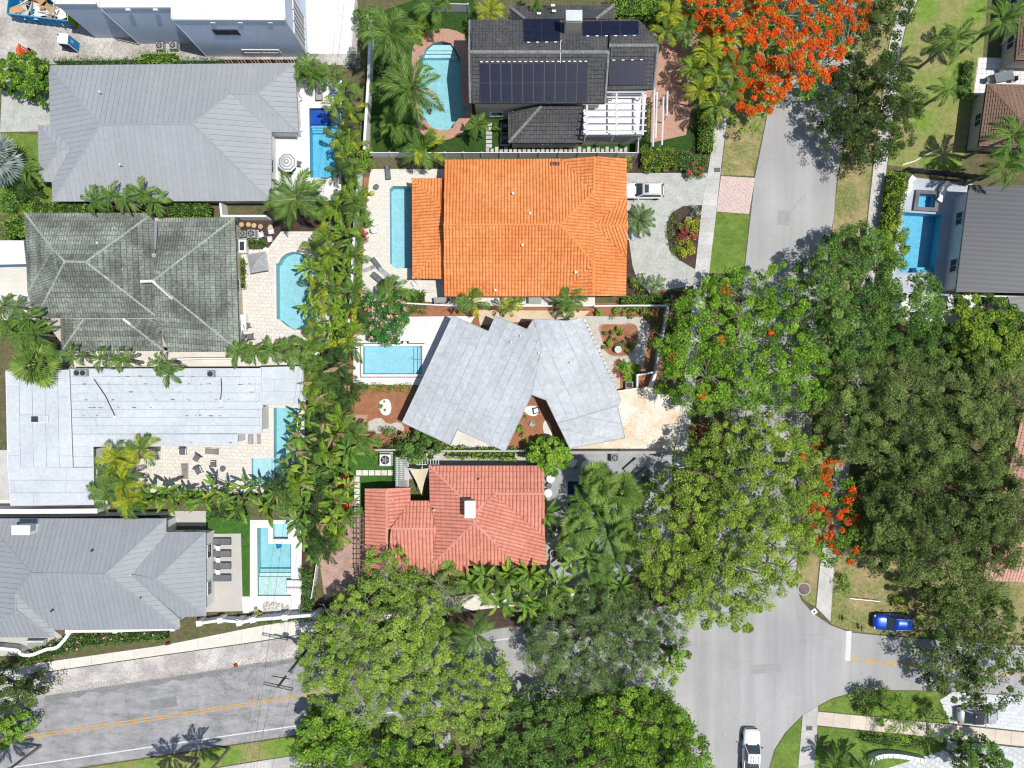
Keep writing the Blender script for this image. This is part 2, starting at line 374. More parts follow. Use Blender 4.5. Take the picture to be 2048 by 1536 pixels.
l_coco = leaf_mat('coconut_frond', (.04, .085, .022), (.10, .18, .045), (.28, .32, .07))
l_padl = leaf_mat('paddle_leaf', (.035, .08, .018), (.09, .18, .033), (.20, .30, .05))
l_bism = leaf_mat('silver_frond', (.08, .11, .10), (.16, .20, .185), (.30, .33, .31))
l_dry = leaf_mat('dry_frond', (.22, .14, .07), (.36, .26, .15), (.50, .40, .27))
m_under = M('roof_underlay', (.30, .32, .335), (.26, .28, .295), rough=.9)
m_underc = M('clay_underlay', (.56, .20, .075), (.48, .165, .06), rough=.9)
m_underm = M('dark_underlay', (.10, .105, .095), (.12, .12, .11), rough=.9)
m_underr = M('red_underlay', (.44, .17, .125), (.38, .145, .10), rough=.9)
m_underb = M('black_underlay', (.05, .05, .052), (.06, .06, .06), rough=.9)
l_lime = leaf_mat('lime_frond', (.055, .11, .015), (.15, .245, .03), (.30, .37, .05))
l_dkfr = leaf_mat('dark_frond', (.02, .045, .014), (.045, .085, .026), (.11, .15, .045))
m_patch = M('asphalt_patch', (.27, .27, .275), (.21, .21, .215), scale=.8, fine=9, fineamt=.35, lo=.3, hi=.7)
# ------------------------------------------------------------------ pools: outlines first, so that the ground is cut around them
w_lt = water_mat('pool_water', (.84, .94, .955)); w_dk = water_mat('deep_pool_water', (.6, .84, .95))
pl_aqua = pool_mat('aqua_plaster', (.40, .66, .71), (.34, .60, .67))
pl_pale = pool_mat('pale_plaster', (.58, .77, .82), (.52, .72, .79))
pl_sky = pool_mat('sky_plaster', (.42, .68, .80), (.37, .63, .77))
pl_blue = pool_mat('blue_plaster', (.18, .54, .74), (.14, .48, .70))
pl_deep = pool_mat('cobalt_plaster', (.015, .07, .30), (.02, .10, .36))
pl_mint = pool_mat('mint_plaster', (.70, .80, .76), (.63, .75, .72))
pl_cob = pool_mat('cobalt_tile', (.03, .10, .52), (.02, .07, .44))
POOLS = {
 'a': [(618, 216), (681, 216), (677, 356), (620, 356)],
 'b': [(552, 527), (557, 526), (562, 515), (572, 507), (586, 503), (603, 507), (620, 520), (632, 545), (634, 600), (624, 640), (606, 658), (590, 661), (573, 652), (559, 640), (553, 638)],
 'c': [(547, 815), (595, 815), (592, 960), (570, 972), (503, 972), (503, 916), (547, 916)],
 'd': [(514, 1055), (537, 1055), (537, 1087), (583, 1087), (583, 1192), (515, 1192)],
 'ds': [(545, 1047), (577, 1047), (577, 1079), (545, 1079)],
 'e': [(726, 692), (845, 692), (845, 749), (726, 749)],
 'f': [(779, 378), (785, 372), (846, 372), (846, 537), (790, 537), (780, 527)],
 'g': [(1135, 962), (1226, 962), (1226, 1016), (1135, 1016)],
 'h': [(838, 112), (846, 110), (852, 96), (866, 86), (884, 82), (901, 86), (911, 98), (922, 112), (925, 206), (933, 208), (933, 229), (921, 234), (911, 246), (906, 256), (893, 260), (876, 260), (862, 254), (851, 241), (840, 238), (836, 200), (837, 150)],
 'i': [(1806, 424), (1885, 429), (1869, 546), (1797, 546)],
 'is': [(1836, 388), (1869, 390), (1866, 417), (1832, 415)],
}
POOLW = {k: [(P(x, y).x, P(x, y).y) for x, y in v] for k, v in POOLS.items()}
def sheet(name, poly, z, mat, px=True, kind='structure', parent=None):
    pts = [(P(x, y).x, P(x, y).y) for x, y in poly] if px else [(p[0], p[1]) for p in poly]
    loops = [[Vector((x, y, 0)) for x, y in pts]]
    for k, h in POOLW.items():
        if all(inpoly(x, y, pts) for x, y in h): loops.append([Vector((x, y, 0)) for x, y in h])
    tris = tessellate_polygon(loops)
    flat = [v for l in loops for v in l]; fs = []
    for t in tris:
        a, b, c = (flat[i] for i in t)
        fs.append(t if (b-a).cross(c-a).z > 0 else (t[0], t[2], t[1]))
    o = MB().add([(v.x, v.y, z) for v in flat], fs).build(name, mat, parent)
    if kind and parent is None: o['kind'] = kind
    return o
BIG = 900
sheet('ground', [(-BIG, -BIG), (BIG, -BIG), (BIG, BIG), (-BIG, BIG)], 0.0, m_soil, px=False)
# ------------------------------------------------------------------ streets
ROAD = [(1580, -260), (1556, 60), (1545, 150), (1533, 240), (1510, 355), (1491, 525), (1475, 700), (1455, 900), (1430, 1090), (1400, 1175), (1350, 1210), (1000, 1257), (600, 1312), (85, 1392), (-240, 1440),
        (-240, 1594), (150, 1536), (575, 1472), (1000, 1410), (1290, 1372), (1340, 1392), (1375, 1460), (1388, 1540), (1392, 1780), (1528, 1780), (1538, 1536), (1548, 1500), (1570, 1465), (1605, 1430), (1635, 1412), (1665, 1396), (1700, 1386), (1770, 1380), (1880, 1381),
        (2280, 1405), (2280, 1306), (2048, 1292), (1830, 1277), (1760, 1271), (1700, 1265), (1660, 1250), (1625, 1226), (1602, 1200), (1590, 1165), (1600, 1050), (1620, 900), (1640, 700), (1659, 480), (1668, 430), (1673, 360), (1685, 300), (1705, 150), (1712, 60), (1735, -260)]
sheet('road', ROAD, 0.012, m_asph)
def strip(name, pts, wd, z, mat, parent=None, kind='structure', dash=None, gap=None):
    """painted line along a polyline of photo pixels, width in metres"""
    ps = [P(x, y) for x, y in pts]; L = []; Rr = []
    for i, p in enumerate(ps):
        d = (ps[min(i+1, len(ps)-1)] - ps[max(i-1, 0)]).normalized(); n = Vector((-d.y, d.x, 0)) * wd / 2
        L.append(p + n); Rr.append(p - n)
    n = len(ps); vs = [(v.x, v.y, z) for v in L + Rr]
    o = MB().add(vs, [(n+i, n+i+1, i+1, i) for i in range(n-1)]).build(name, mat, parent)
    if parent is None: o['kind'] = kind
    return o
rp_ = random.Random(3)
sheet('road_patch', [(90+i*25.5, 1392.5-i*3.86) for i in range(21)] + [(600-i*17, 1316+i*2.6+rp_.uniform(3, 13)) for i in range(31)], .0145, m_patch)
sheet('road_patch', [(300, 1400), (352, 1392), (356, 1412), (305, 1420)], .0145, m_patch); sheet('road_patch', [(1556, 420), (1580, 422), (1578, 452), (1554, 450)], .0145, M('asphalt_patch_pale', (.36, .355, .35), (.32, .315, .31), scale=.8, fine=9)); sheet('road_patch', [(1500, 1330), (1560, 1326), (1562, 1344), (1502, 1348)], .0145, MATS['asphalt_patch_pale'])
for dy in (-2.6, 2.6):
    strip('yellow_line', [(-200, 1513+dy), (20, 1479+dy), (260, 1444+dy), (512, 1406+dy), (760, 1368+dy), (1010, 1335+dy)], .13, .018, m_yellow)
    strip('yellow_line', [(1702, 1319+dy), (1760, 1325+dy), (1860, 1334+dy), (2250, 1366+dy)], .13, .018, m_yellow)
strip('white_line', [(-200, 1568), (30, 1534), (260, 1500), (512, 1463), (760, 1428), (1000, 1396)], .14, .018, m_wline)
strip('white_line', [(600, 1334), (760, 1312), (975, 1283), (1040, 1274), (1200, 1252)], .14, .018, m_wline)
strip('stop_line', [(1698, 1262), (1695, 1322)], .62, .018, m_wline)
# ------------------------------------------------------------------ sidewalks, slab by slab
def resample(pts, n):
    ps = [P(x, y) for x, y in pts]; d = [0]
    for a, b in zip(ps, ps[1:]): d.append(d[-1] + (b-a).length)
    out = []
    for k in range(n+1):
        s = d[-1]*k/n; i = 0
        while i < len(d)-2 and d[i+1] < s: i += 1
        out.append(ps[i].lerp(ps[i+1], (s-d[i])/max(d[i+1]-d[i], 1e-6)))
    return out, d[-1]
def slabs(name, left, right, step, mat, z=.045, gap=.012):
    _, ln = resample(left, 1); n = max(1, round(ln/step))
    A, _ = resample(left, n); B, _ = resample(right, n)
    bed = MB().add([(p.x, p.y, .006) for p in A+B], [(i, i+1, n+2+i, n+1+i) for i in range(n)]).build(name, m_gravel); bed['kind'] = 'structure'
    for i in range(n):
        q = inset([A[i], A[i+1], B[i+1], B[i]], gap)
        MB().prism(q, .008, z).build('slab', mat, bed)
    return bed
slabs('sidewalk', [(1470, -60), (1444, 160), (1430, 245), (1418, 330), (1405, 400), (1390, 540), (1376, 690), (1362, 800), (1352, 880), (1345, 936)],
      [(1500, -60), (1468, 160), (1453, 245), (1442, 335), (1433, 420), (1419, 540), (1402, 680), (1388, 800), (1376, 880), (1370, 936)], 1.55, m_conc)
slabs('sidewalk', [(1830, -60), (1808, 0), (1790, 40), (1778, 90), (1764, 200), (1748, 320), (1735, 440), (1715, 620), (1690, 800), (1660, 1000), (1640, 1130), (1632, 1214)],
      [(1856, -60), (1836, 0), (1814, 40), (1802, 90), (1791, 200), (1775, 320), (1760, 440), (1744, 620), (1718, 800), (1690, 1000), (1668, 1130), (1661, 1244)], 1.55, m_conc)
slabs('sidewalk', [(1605, 1430), (1601, 1480), (1594, 1560), (1590, 1640)], [(1636, 1411), (1633, 1480), (1626, 1560), (1622, 1640)], 2.1, m_conc)
slabs('sidewalk', [(1636, 1423), (1760, 1435), (1900, 1449), (2120, 1472)], [(1633, 1450), (1757, 1463), (1897, 1477), (2118, 1500)], 1.9, m_concb, z=.049)
slabs('sidewalk', [(-160, 1372), (62, 1328), (330, 1290), (512, 1253), (700, 1222), (1000, 1187)], [(-160, 1384), (66, 1347), (300, 1313), (512, 1283), (700, 1252), (1000, 1214)], 2.6, m_cream)
slabs('sidewalk', [(380, 1545), (512, 1523), (640, 1503), (900, 1465)], [(384, 1580), (516, 1551), (645, 1531), (903, 1493)], 1.9, m_conc)
sheet('verge', [(-200, 1388), (66, 1349), (300, 1315), (512, 1285), (640, 1264), (640, 1306), (512, 1326), (85, 1394), (-200, 1440)], .009, m_gravel)
sheet('verge', [(560, 1206), (1000, 1190), (1350, 1150), (1400, 1172), (1350, 1208), (1000, 1254), (640, 1304), (600, 1262)], .004, m_mulchd)
sheet('verge', [(-200, 1592), (150, 1539), (575, 1475), (760, 1448), (760, 1486), (512, 1521), (380, 1543), (-200, 1640)], .008, m_mixg)
# ------------------------------------------------------------------ grass, beds, drives and decks
sheet('lawn', [(1457, 225), (1475, 120), (1500, -60), (1570, -60), (1546, 130), (1531, 240), (1507, 352), (1442, 350)], .006, m_dry)
sheet('brick_apron', [(1442, 352), (1510, 356), (1498, 428), (1433, 423)], .020, m_brickp)
sheet('lawn', [(1432, 424), (1498, 429), (1487, 548), (1418, 546)], .010, m_lawn)
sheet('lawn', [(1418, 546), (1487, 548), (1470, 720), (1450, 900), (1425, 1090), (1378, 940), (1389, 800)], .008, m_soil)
sheet('lawn', [(1718, -60), (1850, -60), (1800, 40), (1776, 90), (1745, 320), (1733, 440), (1712, 620), (1690, 790), (1640, 1100), (1630, 1213), (1606, 1198), (1594, 1165), (1603, 1050), (1624, 900), (1643, 700), (1662, 480), (1676, 360), (1688, 300), (1708, 150)], .008, m_dry)
sheet('lawn', [(1840, -60), (1980, -60), (1965, 120), (1930, 300), (1920, 350), (1776, 330), (1792, 200), (1804, 90), (1816, 40), (1838, 0)], .006, m_mixg)
sheet('lawn', [(1664, 1130), (1672, 1110), (2100, 1130), (2100, 1288), (1830, 1274), (1760, 1268), (1700, 1262), (1663, 1248)], .008, m_dry)
sheet('lawn', [(1637, 1413), (1666, 1398), (1700, 1388), (1770, 1382), (1875, 1383), (1905, 1440), (1900, 1447), (1760, 1433), (1637, 1421)], .010, m_lawn)
sheet('lawn', [(1604, 1433), (1600, 1480), (1592, 1640), (1532, 1640), (1540, 1536), (1550, 1501), (1572, 1467)], .010, m_lawn)
sheet('lawn', [(1633, 1453), (1757, 1466), (1897, 1480), (1890, 1500), (1700, 1560), (1627, 1560)], .010, m_lawn)
sheet('driveway', [(1905, 1384), (2280, 1408), (2280, 1500), (2120, 1470), (1900, 1446), (1880, 1400)], .016, brick_mat('grey_pavers', (.52, .54, .56), (.66, .68, .70), (.45, .45, .46), .7, .45, .1, (.6, .62, .64)))
sheet('patio', [(1890, 1480), (2100, 1502), (2100, 1660), (1640, 1660), (1640, 1540)], .006, brick_mat('flag_paving', (.50, .51, .52), (.62, .63, .64), (.30, .30, .30), .6, .6, .5, (.6, .62, .64)))
# north west building site and the grey house lot
sheet('building_site', [(-200, -160), (700, -160), (718, 40), (712, 130), (90, 128), (0, 180), (-200, 180)], .008, m_dirt)
sheet('driveway', [(4, 182), (120, 170), (120, 262), (0, 264)], .014, m_concd)
sheet('lawn', [(-160, 250), (75, 270), (110, 360), (110, 430), (-160, 430)], .010, m_lawn)
sheet('path', [(600, -100), (716, -100), (703, 108), (612, 108)], .016, m_deckw)
sheet('pool_deck', [(540, 160), (684, 160), (682, 401), (440, 404), (440, 380), (540, 380)], .016, m_deckw)
# mossy tile house lot
sheet('garden_bed', [(462, 430), (660, 430), (650, 462), (560, 470), (552, 500), (476, 500)], .012, m_mulchd)
sheet('pool_deck', [(468, 500), (535, 498), (562, 463), (668, 463), (664, 690), (476, 690), (476, 500)], .018, m_trav)
sheet('side_path', [(110, 700), (480, 702), (640, 700), (640, 732), (110, 738)], .012, m_cream)
sheet('side_path', [(-100, 500), (60, 500), (80, 640), (-100, 640)], .012, m_cream)
# flat roof house lot
sheet('pool_deck', [(180, 860), (470, 860), (520, 805), (612, 800), (606, 985), (180, 985)], .016, m_trav)
sheet('side_path', [(-100, 900), (25, 900), (25, 1000), (-100, 1000)], .012, m_conc)
sheet('side_path', [(-100, 1000), (215, 1000), (215, 1040), (-100, 1040)], .010, m_cream)
# slate metal house lot
sheet('lawn', [(412, 1020), (500, 1020), (500, 1190), (412, 1190)], .010, m_turf)
sheet('patio', [(320, 1022), (412, 1022), (412, 1052), (320, 1052)], .014, m_taupe)
sheet('patio', [(400, 1068), (482, 1067), (486, 1222), (400, 1224)], .020, m_taupe)
sheet('pool_deck', [(500, 1040), (605, 1040), (601, 1225), (486, 1226), (484, 1193), (500, 1193)], .024, m_deckw)
sheet('planting_bed', [(603, 1100), (640, 1100), (625, 1232), (601, 1232)], .010, m_mulchd)
sheet('patio', [(-60, 1268), (110, 1262), (150, 1290), (110, 1312), (-60, 1312)], .012, m_taupe)
# charcoal tile house with solar panels
sheet('lawn', [(742, 30), (940, -40), (960, 60), (1010, 210), (1260, 285), (1260, 306), (742, 306)], .006, m_turfd)
ring = [(826, 86), (846, 66), (872, 57), (905, 58), (938, 74), (942, 200), (946, 240), (930, 262), (905, 277), (880, 282), (850, 274), (831, 252), (824, 200), (822, 130)]
sheet('brick_surround', smoothpoly(ring, 1), .018, m_brick)
sheet('brick_drive', [(1290, 70), (1400, 60), (1390, 180), (1372, 270), (1300, 286), (1290, 180)], .016, m_brick)
sheet('lawn', [(1258, 268), (1420, 250), (1410, 330), (1255, 330)], .004, m_turfd)
# orange tile house lot
sheet('pool_deck', [(742, 338), (900, 338), (900, 604), (722, 604), (728, 470), (738, 360)], .016, m_shell)
sheet('mulch_strip', [(728, 354), (742, 354), (738, 430), (732, 480), (722, 600), (712, 600), (722, 480)], .012, m_mulch)
sheet('driveway', [(1240, 346), (1418, 346), (1404, 410), (1366, 412), (1345, 424), (1334, 445), (1333, 470), (1340, 500), (1358, 520), (1392, 540), (1388, 570), (1300, 586), (1274, 560), (1265, 530), (1258, 480), (1240, 480)], .016, m_concd)
sheet('planting_bed', [(1366, 413), (1404, 411), (1392, 538), (1360, 521), (1340, 501), (1334, 470), (1335, 446), (1346, 425)], .020, m_mulchd)
sheet('planting_bed', [(1256, 300), (1420, 300), (1416, 346), (1256, 346)], .010, m_mulchd)
sheet('planting_bed', [(1250, 480), (1258, 482), (1264, 530), (1274, 562), (1300, 588), (1380, 580), (1360, 606), (1250, 606)], .012, m_mulchd)
sheet('side_path', [(880, 590), (1190, 592), (1190, 612), (880, 612)], .012, m_cream)
# silver membrane house lot
sheet('mulch_yard', [(690, 606), (1340, 606), (1330, 700), (1310, 790), (1240, 800), (1240, 910), (690, 900)], .006, m_mulch)
dk = [(708, 670), (722, 640), (745, 622), (775, 617), (775, 634), (950, 632), (900, 720), (870, 770), (706, 769)]
sheet('pool_deck', dk, .018, m_deckw)
sheet('side_path', [(955, 620), (1180, 622), (1150, 650), (1140, 642), (1060, 642), (960, 650)], .016, M('tan_concrete', (.62, .47, .31), (.68, .56, .42), scale=.7))
sheet('driveway', [(1215, 790), (1300, 772), (1345, 795), (1372, 800), (1345, 905), (1100, 905), (1120, 880), (1240, 868)], .016, m_sand)
pb = [(1160, 632), (1285, 634), (1300, 650), (1292, 700), (1286, 740), (1240, 745), (1240, 790), (1228, 790)]
sheet('pebble_path', pb, .012, m_pebble)
isl = smoothpoly([(1198, 655), (1205, 648), (1240, 650), (1270, 646), (1277, 665), (1272, 690), (1262, 708), (1236, 714), (1212, 706), (1206, 680)], 2)
sheet('flower_bed', isl, .022, m_mulch)
sheet('pebble_path', smoothpoly([(724, 850), (760, 832), (775, 850), (800, 842), (812, 860), (790, 868), (740, 866)], 1), .012, m_pebble)
sheet('brick_patio', [(684, 828), (736, 830), (728, 856), (682, 858)], .014, m_brick)
sheet('stone_patch', smoothpoly([(756, 806), (766, 798), (778, 798), (783, 810), (782, 826), (774, 832), (762, 828)], 2), .014, m_deckw)
sheet('stone_patch', smoothpoly([(1046, 815), (1068, 810), (1079, 816), (1078, 828), (1066, 834), (1050, 826)], 2), .014, m_deckw)
sheet('garden_path', smoothpoly([(1092, 838), (1102, 850), (1106, 880), (1094, 876), (1086, 862), (1086, 846)], 1), .014, m_cream)
# red tile house lot
sheet('lawn', [(690, 905), (800, 905), (800, 1000), (732, 1000), (726, 1030), (690, 1030)], .010, m_turf)
sheet('side_path', [(660, 1020), (730, 1030), (730, 1160), (650, 1200), (640, 1130)], .008, M('pink_gravel', (.52, .35, .29), (.36, .25, .21), scale=.9, fine=6, fineamt=.4))
sheet('pool_deck', [(1080, 905), (1345, 905), (1340, 1080), (1240, 1160), (1085, 1180)], .008, M('grey_patio', (.40, .41, .42), (.33, .34, .35), scale=.7, fine=5))
sheet('side_path', [(800, 905), (1080, 905), (1080, 940), (800, 960)], .008, m_taupe)
sheet('front_path', [(880, 1195), (1180, 1170), (1180, 1200), (880, 1225)], .012, m_cream)
# dark metal house lot on the right
sheet('pool_deck', [(1802, 352), (1945, 368), (1918, 590), (1780, 590)], .016, M('blue_grey_deck', (.50, .54, .60), (.44, .48, .54), scale=.6))
sheet('patio', [(1790, 590), (2100, 590), (2100, 660), (1780, 640)], .012, m_deckw)
tl = sheet('patio', [(1955, 114), (2100, 118), (2100, 192), (1946, 190)], .014, M('terrace_grout', (.42, .34, .22), (.48, .42, .34), scale=1.2))
def tiles(parent, quad, nu, nv, mat, z0, z1, gap=.015, name='tile'):
    """grid of separate paving pieces over a four-cornered patch (photo pixels)"""
    q = [P(x, y) for x, y in quad]
    def at(u, v): return q[0].lerp(q[1], u).lerp(q[3].lerp(q[2], u), v)
    for i in range(nu):
        for j in range(nv):
            poly = inset([at(i/nu, j/nv), at((i+1)/nu, j/nv), at((i+1)/nu, (j+1)/nv), at(i/nu, (j+1)/nv)], gap)
            MB().prism(poly, z0, z1).build(name, mat, parent)
tiles(tl, [(1957, 116), (2060, 119), (2060, 190), (1947, 189)], 11, 7, m_deckw, .016, .030)
# large slabs round the silver house pool
pd = MB().prism([P(716, 683), P(852, 683), P(852, 757), P(716, 757)], .020, .021)
pdk = sheet('slab_bed', [(720, 686), (849, 686), (849, 755), (720, 755)], .022, m_mulchd)

sheet('side_path', [(903, 866), (918, 856), (1000, 892), (1000, 899), (896, 899)], .012, m_cream)
# ------------------------------------------------------------------ the pools themselves
def pool(key, label, depth, floor, water, coping, cw=.3, ch=.05, steps=None, z0=.03, wl=-.10, shelf=None, coploop=True):
    poly = ccw(POOLW[key]); n = len(poly)
    c = (sum(p[0] for p in poly)/n, sum(p[1] for p in poly)/n)
    t = thing('swimming_pool' if len(key) == 1 else 'hot_tub', label, 'pool' if len(key) == 1 else 'hot tub', (c[0], c[1], 0))
    tri = tessellate_polygon([[Vector((x, y, 0)) for x, y in poly]])
    tri = [q if (Vector(poly[q[1]])-Vector(poly[q[0]])).cross(Vector(poly[q[2]])-Vector(poly[q[0]])) > 0 else (q[0], q[2], q[1]) for q in tri]
    vs = [(x, y, z0) for x, y in poly] + [(x, y, -depth) for x, y in poly]
    fs = [(n+i, n+(i+1) % n, (i+1) % n, i)[::-1] for i in range(n)] + [tuple(n+i for i in q) for q in tri]
    MB().add(vs, fs).build('basin', floor, t)
    MB().add([(x, y, wl) for x, y in poly], tri).build('water', water, t)
    if coploop:
        out = inset(poly, -cw); ins = inset(poly, .03)
        m = MB(); vs = [(x, y, z0+ch) for x, y in out] + [(x, y, z0+ch) for x, y in ins] + [(x, y, z0-.03) for x, y in out] + [(x, y, z0-.05) for x, y in ins]
        fs = []
        for i in range(n):
            j = (i+1) % n
            fs += [(i, j, n+j, n+i), (2*n+i, 2*n+j, j, i), (n+i, n+j, 3*n+j, 3*n+i)]
        m.add(vs, fs).build('coping', coping, t)
    for quad, zt, mt in (steps or []):
        q = [P(x, y) for x, y in quad]
        MB().prism(q, -depth, zt).build('step', mt or floor, t)
    return t
st = lambda y0, y1, x0, x1: [(x0, y0), (x1, y0), (x1, y1), (x0, y1)]
pa = pool('a', 'rectangular turquoise pool with a cobalt tiled shelf behind the grey metal house', 1.5, pl_blue, w_lt, m_deckw, .25, .02,
     [(st(218, 247, 620, 679), -.35, pl_cob), (st(248, 252, 620, 679), -.55, None), (st(252, 256, 620, 678), -.8, None), (st(256, 260, 620, 678), -1.05, None)])
pool('b', 'round-ended turquoise pool half hidden by the palm hedge beside the mossy tile house', 1.4, pl_aqua, w_lt, m_cream, .3, .02)
pool('c', 'L-shaped pale blue pool at the end of the flat silver roof house', 1.2, pl_aqua, w_lt, m_cream, .25, .02,
     [([(504, 917), (541, 917), (541, 971), (504, 971)], -.42, pl_pale), ([(541, 917), (545, 917), (545, 971), (541, 971)], -.7, pl_pale)])
pool('d', 'white-edged pool with mint sun shelf beside the strip of turf', 1.3, pl_aqua, w_lt, m_deckw, .55, .03,
     [([(516, 1155), (582, 1155), (582, 1191), (516, 1191)], -.28, pl_mint), ([(516, 1148), (582, 1148), (582, 1155), (516, 1155)], -.5, pl_mint), ([(516, 1141), (582, 1141), (582, 1148), (516, 1148)], -.8, None)])
pool('ds', 'small square pale hot tub at the corner of the white-edged pool', .8, pl_pale, w_lt, m_deckw, .28, .08)
pool('e', 'pale blue rectangular pool with white rim and dark border beside the angular silver roof', 1.2, pl_sky, w_lt, m_deckw, .26, .03,
     [([(840, 694), (844, 694), (844, 747), (840, 747)], -.35, None), ([(834, 694), (840, 694), (840, 747), (834, 747)], -.6, None), ([(826, 694), (834, 694), (834, 747), (826, 747)], -.9, None)])
pool('f', 'long pale blue pool running under the orange tile patio roof', 1.4, pl_aqua, w_lt, m_shell, .3, .02)
pool('g', 'dark blue rectangular pool among fan palms beside the red tile house', 1.5, pl_deep, w_dk, M('grey_coping', (.42, .43, .44)), .3, .03)
pool('h', 'curved turquoise pool with arched ends and brick surround beside the solar panel house', 1.4, pl_aqua, w_lt, m_brick, .28, .02,
     [([(852, 99), (908, 99), (912, 104), (850, 104)], -.45, pl_pale), ([(849, 104), (912, 104), (914, 110), (847, 110)], -.75, pl_pale), ([(866, 88), (900, 88), (908, 99), (853, 99)], -.25, pl_pale)])
pool('i', 'blue rectangular pool beside the charcoal metal roof on the right', 1.5, pl_blue, w_lt, M('pool_edge_blue', (.46, .52, .60)), .2, .02,
     [([(1838, 539), (1870, 539), (1869, 545), (1836, 545)], -.25, None), ([(1838, 533), (1870, 533), (1870, 539), (1838, 539)], -.55, None)])
t = pool('is', 'square raised hot tub with dark stone rim at the head of the blue pool', .9, pl_blue, w_lt, M('pebble_stone_rim', (.20, .21, .23), (.12, .13, .14), fine=12, fineamt=.6), .42, .30)
# border of dark mosaic and the white slabs round the silver house pool are separate pieces
for q in ([(775, 635), (816, 635), (816, 684), (775, 684)], [(819, 635), (848, 635), (848, 684), (819, 684)], [(851, 635), (905, 635), (880, 700), (851, 700)], [(851, 703), (879, 703), (862, 757), (851, 757)],
          [(712, 760), (780, 760), (780, 770), (710, 770)], [(783, 760), (862, 760), (858, 770), (783, 770)]):
    MB().prism(inset([P(x, y) for x, y in q], .02), .019, .045).build('slab', m_deckw, pdk)
# curved white wing walls at the raised hot tub
for k, (pts) in enumerate(([(1829, 353), (1822, 362), (1821, 372), (1816, 385), (1812, 388)], [(1900, 366), (1890, 372), (1886, 382), (1884, 395), (1879, 402)])):
    ps = smoothpoly([tuple(P(x, y, .7)) for x, y in pts], 2, closed=False)
    m = MB()
    for a, b in zip(ps, ps[1:]):
        a = Vector(a); b = Vector(b); d = (b-a).normalized(); n = Vector((-d.y, d.x, 0))*.32
        m.add([(a+n), (b+n), (b-n), (a-n)] + [Vector((v.x, v.y, .02)) for v in (a+n, b+n, b-n, a-n)], [(3, 2, 1, 0), (0, 1, 5, 4), (1, 2, 6, 5), (2, 3, 7, 6), (3, 0, 4, 7)])
    tag(m.build('garden_wall', m_white), ['curved white low wall west of the raised hot tub', 'curved white low wall east of the raised hot tub'][k], 'wall')
# ------------------------------------------------------------------ roofs
def plane_of(pts):
    A = np.array([[p[0], p[1], 1.0] for p in pts]); z = np.array([p[2] for p in pts])
    return np.linalg.lstsq(A, z, rcond=None)[0]
PROF = {
 'barrel': [(.05, -.02), (.22, .06), (.5, .09), (.78, .06), (.95, -.02)],
 'wave': [(.04, .0), (.25, .05), (.5, .065), (.75, .05), (.96, .0)],
 'flat': [(.03, .0), (.03, .022), (.97, .022), (.97, .0)],
}
def clip_rect(poly, u0, u1, s0, s1):
    p = list(poly)
    for ax, lim, sg in ((0, u0, 1), (0, u1, -1), (1, s0, 1), (1, s1, -1)):
        out = []
        for i in range(len(p)):
            a, b = p[i-1], p[i]; da, db = (a[ax]-lim)*sg, (b[ax]-lim)*sg
            if (da >= 0) != (db >= 0): t = da/(da-db); out.append((a[0]+(b[0]-a[0])*t, a[1]+(b[1]-a[1])*t))
            if db >= 0: out.append(b)
        p = out
        if not p: break
    return p
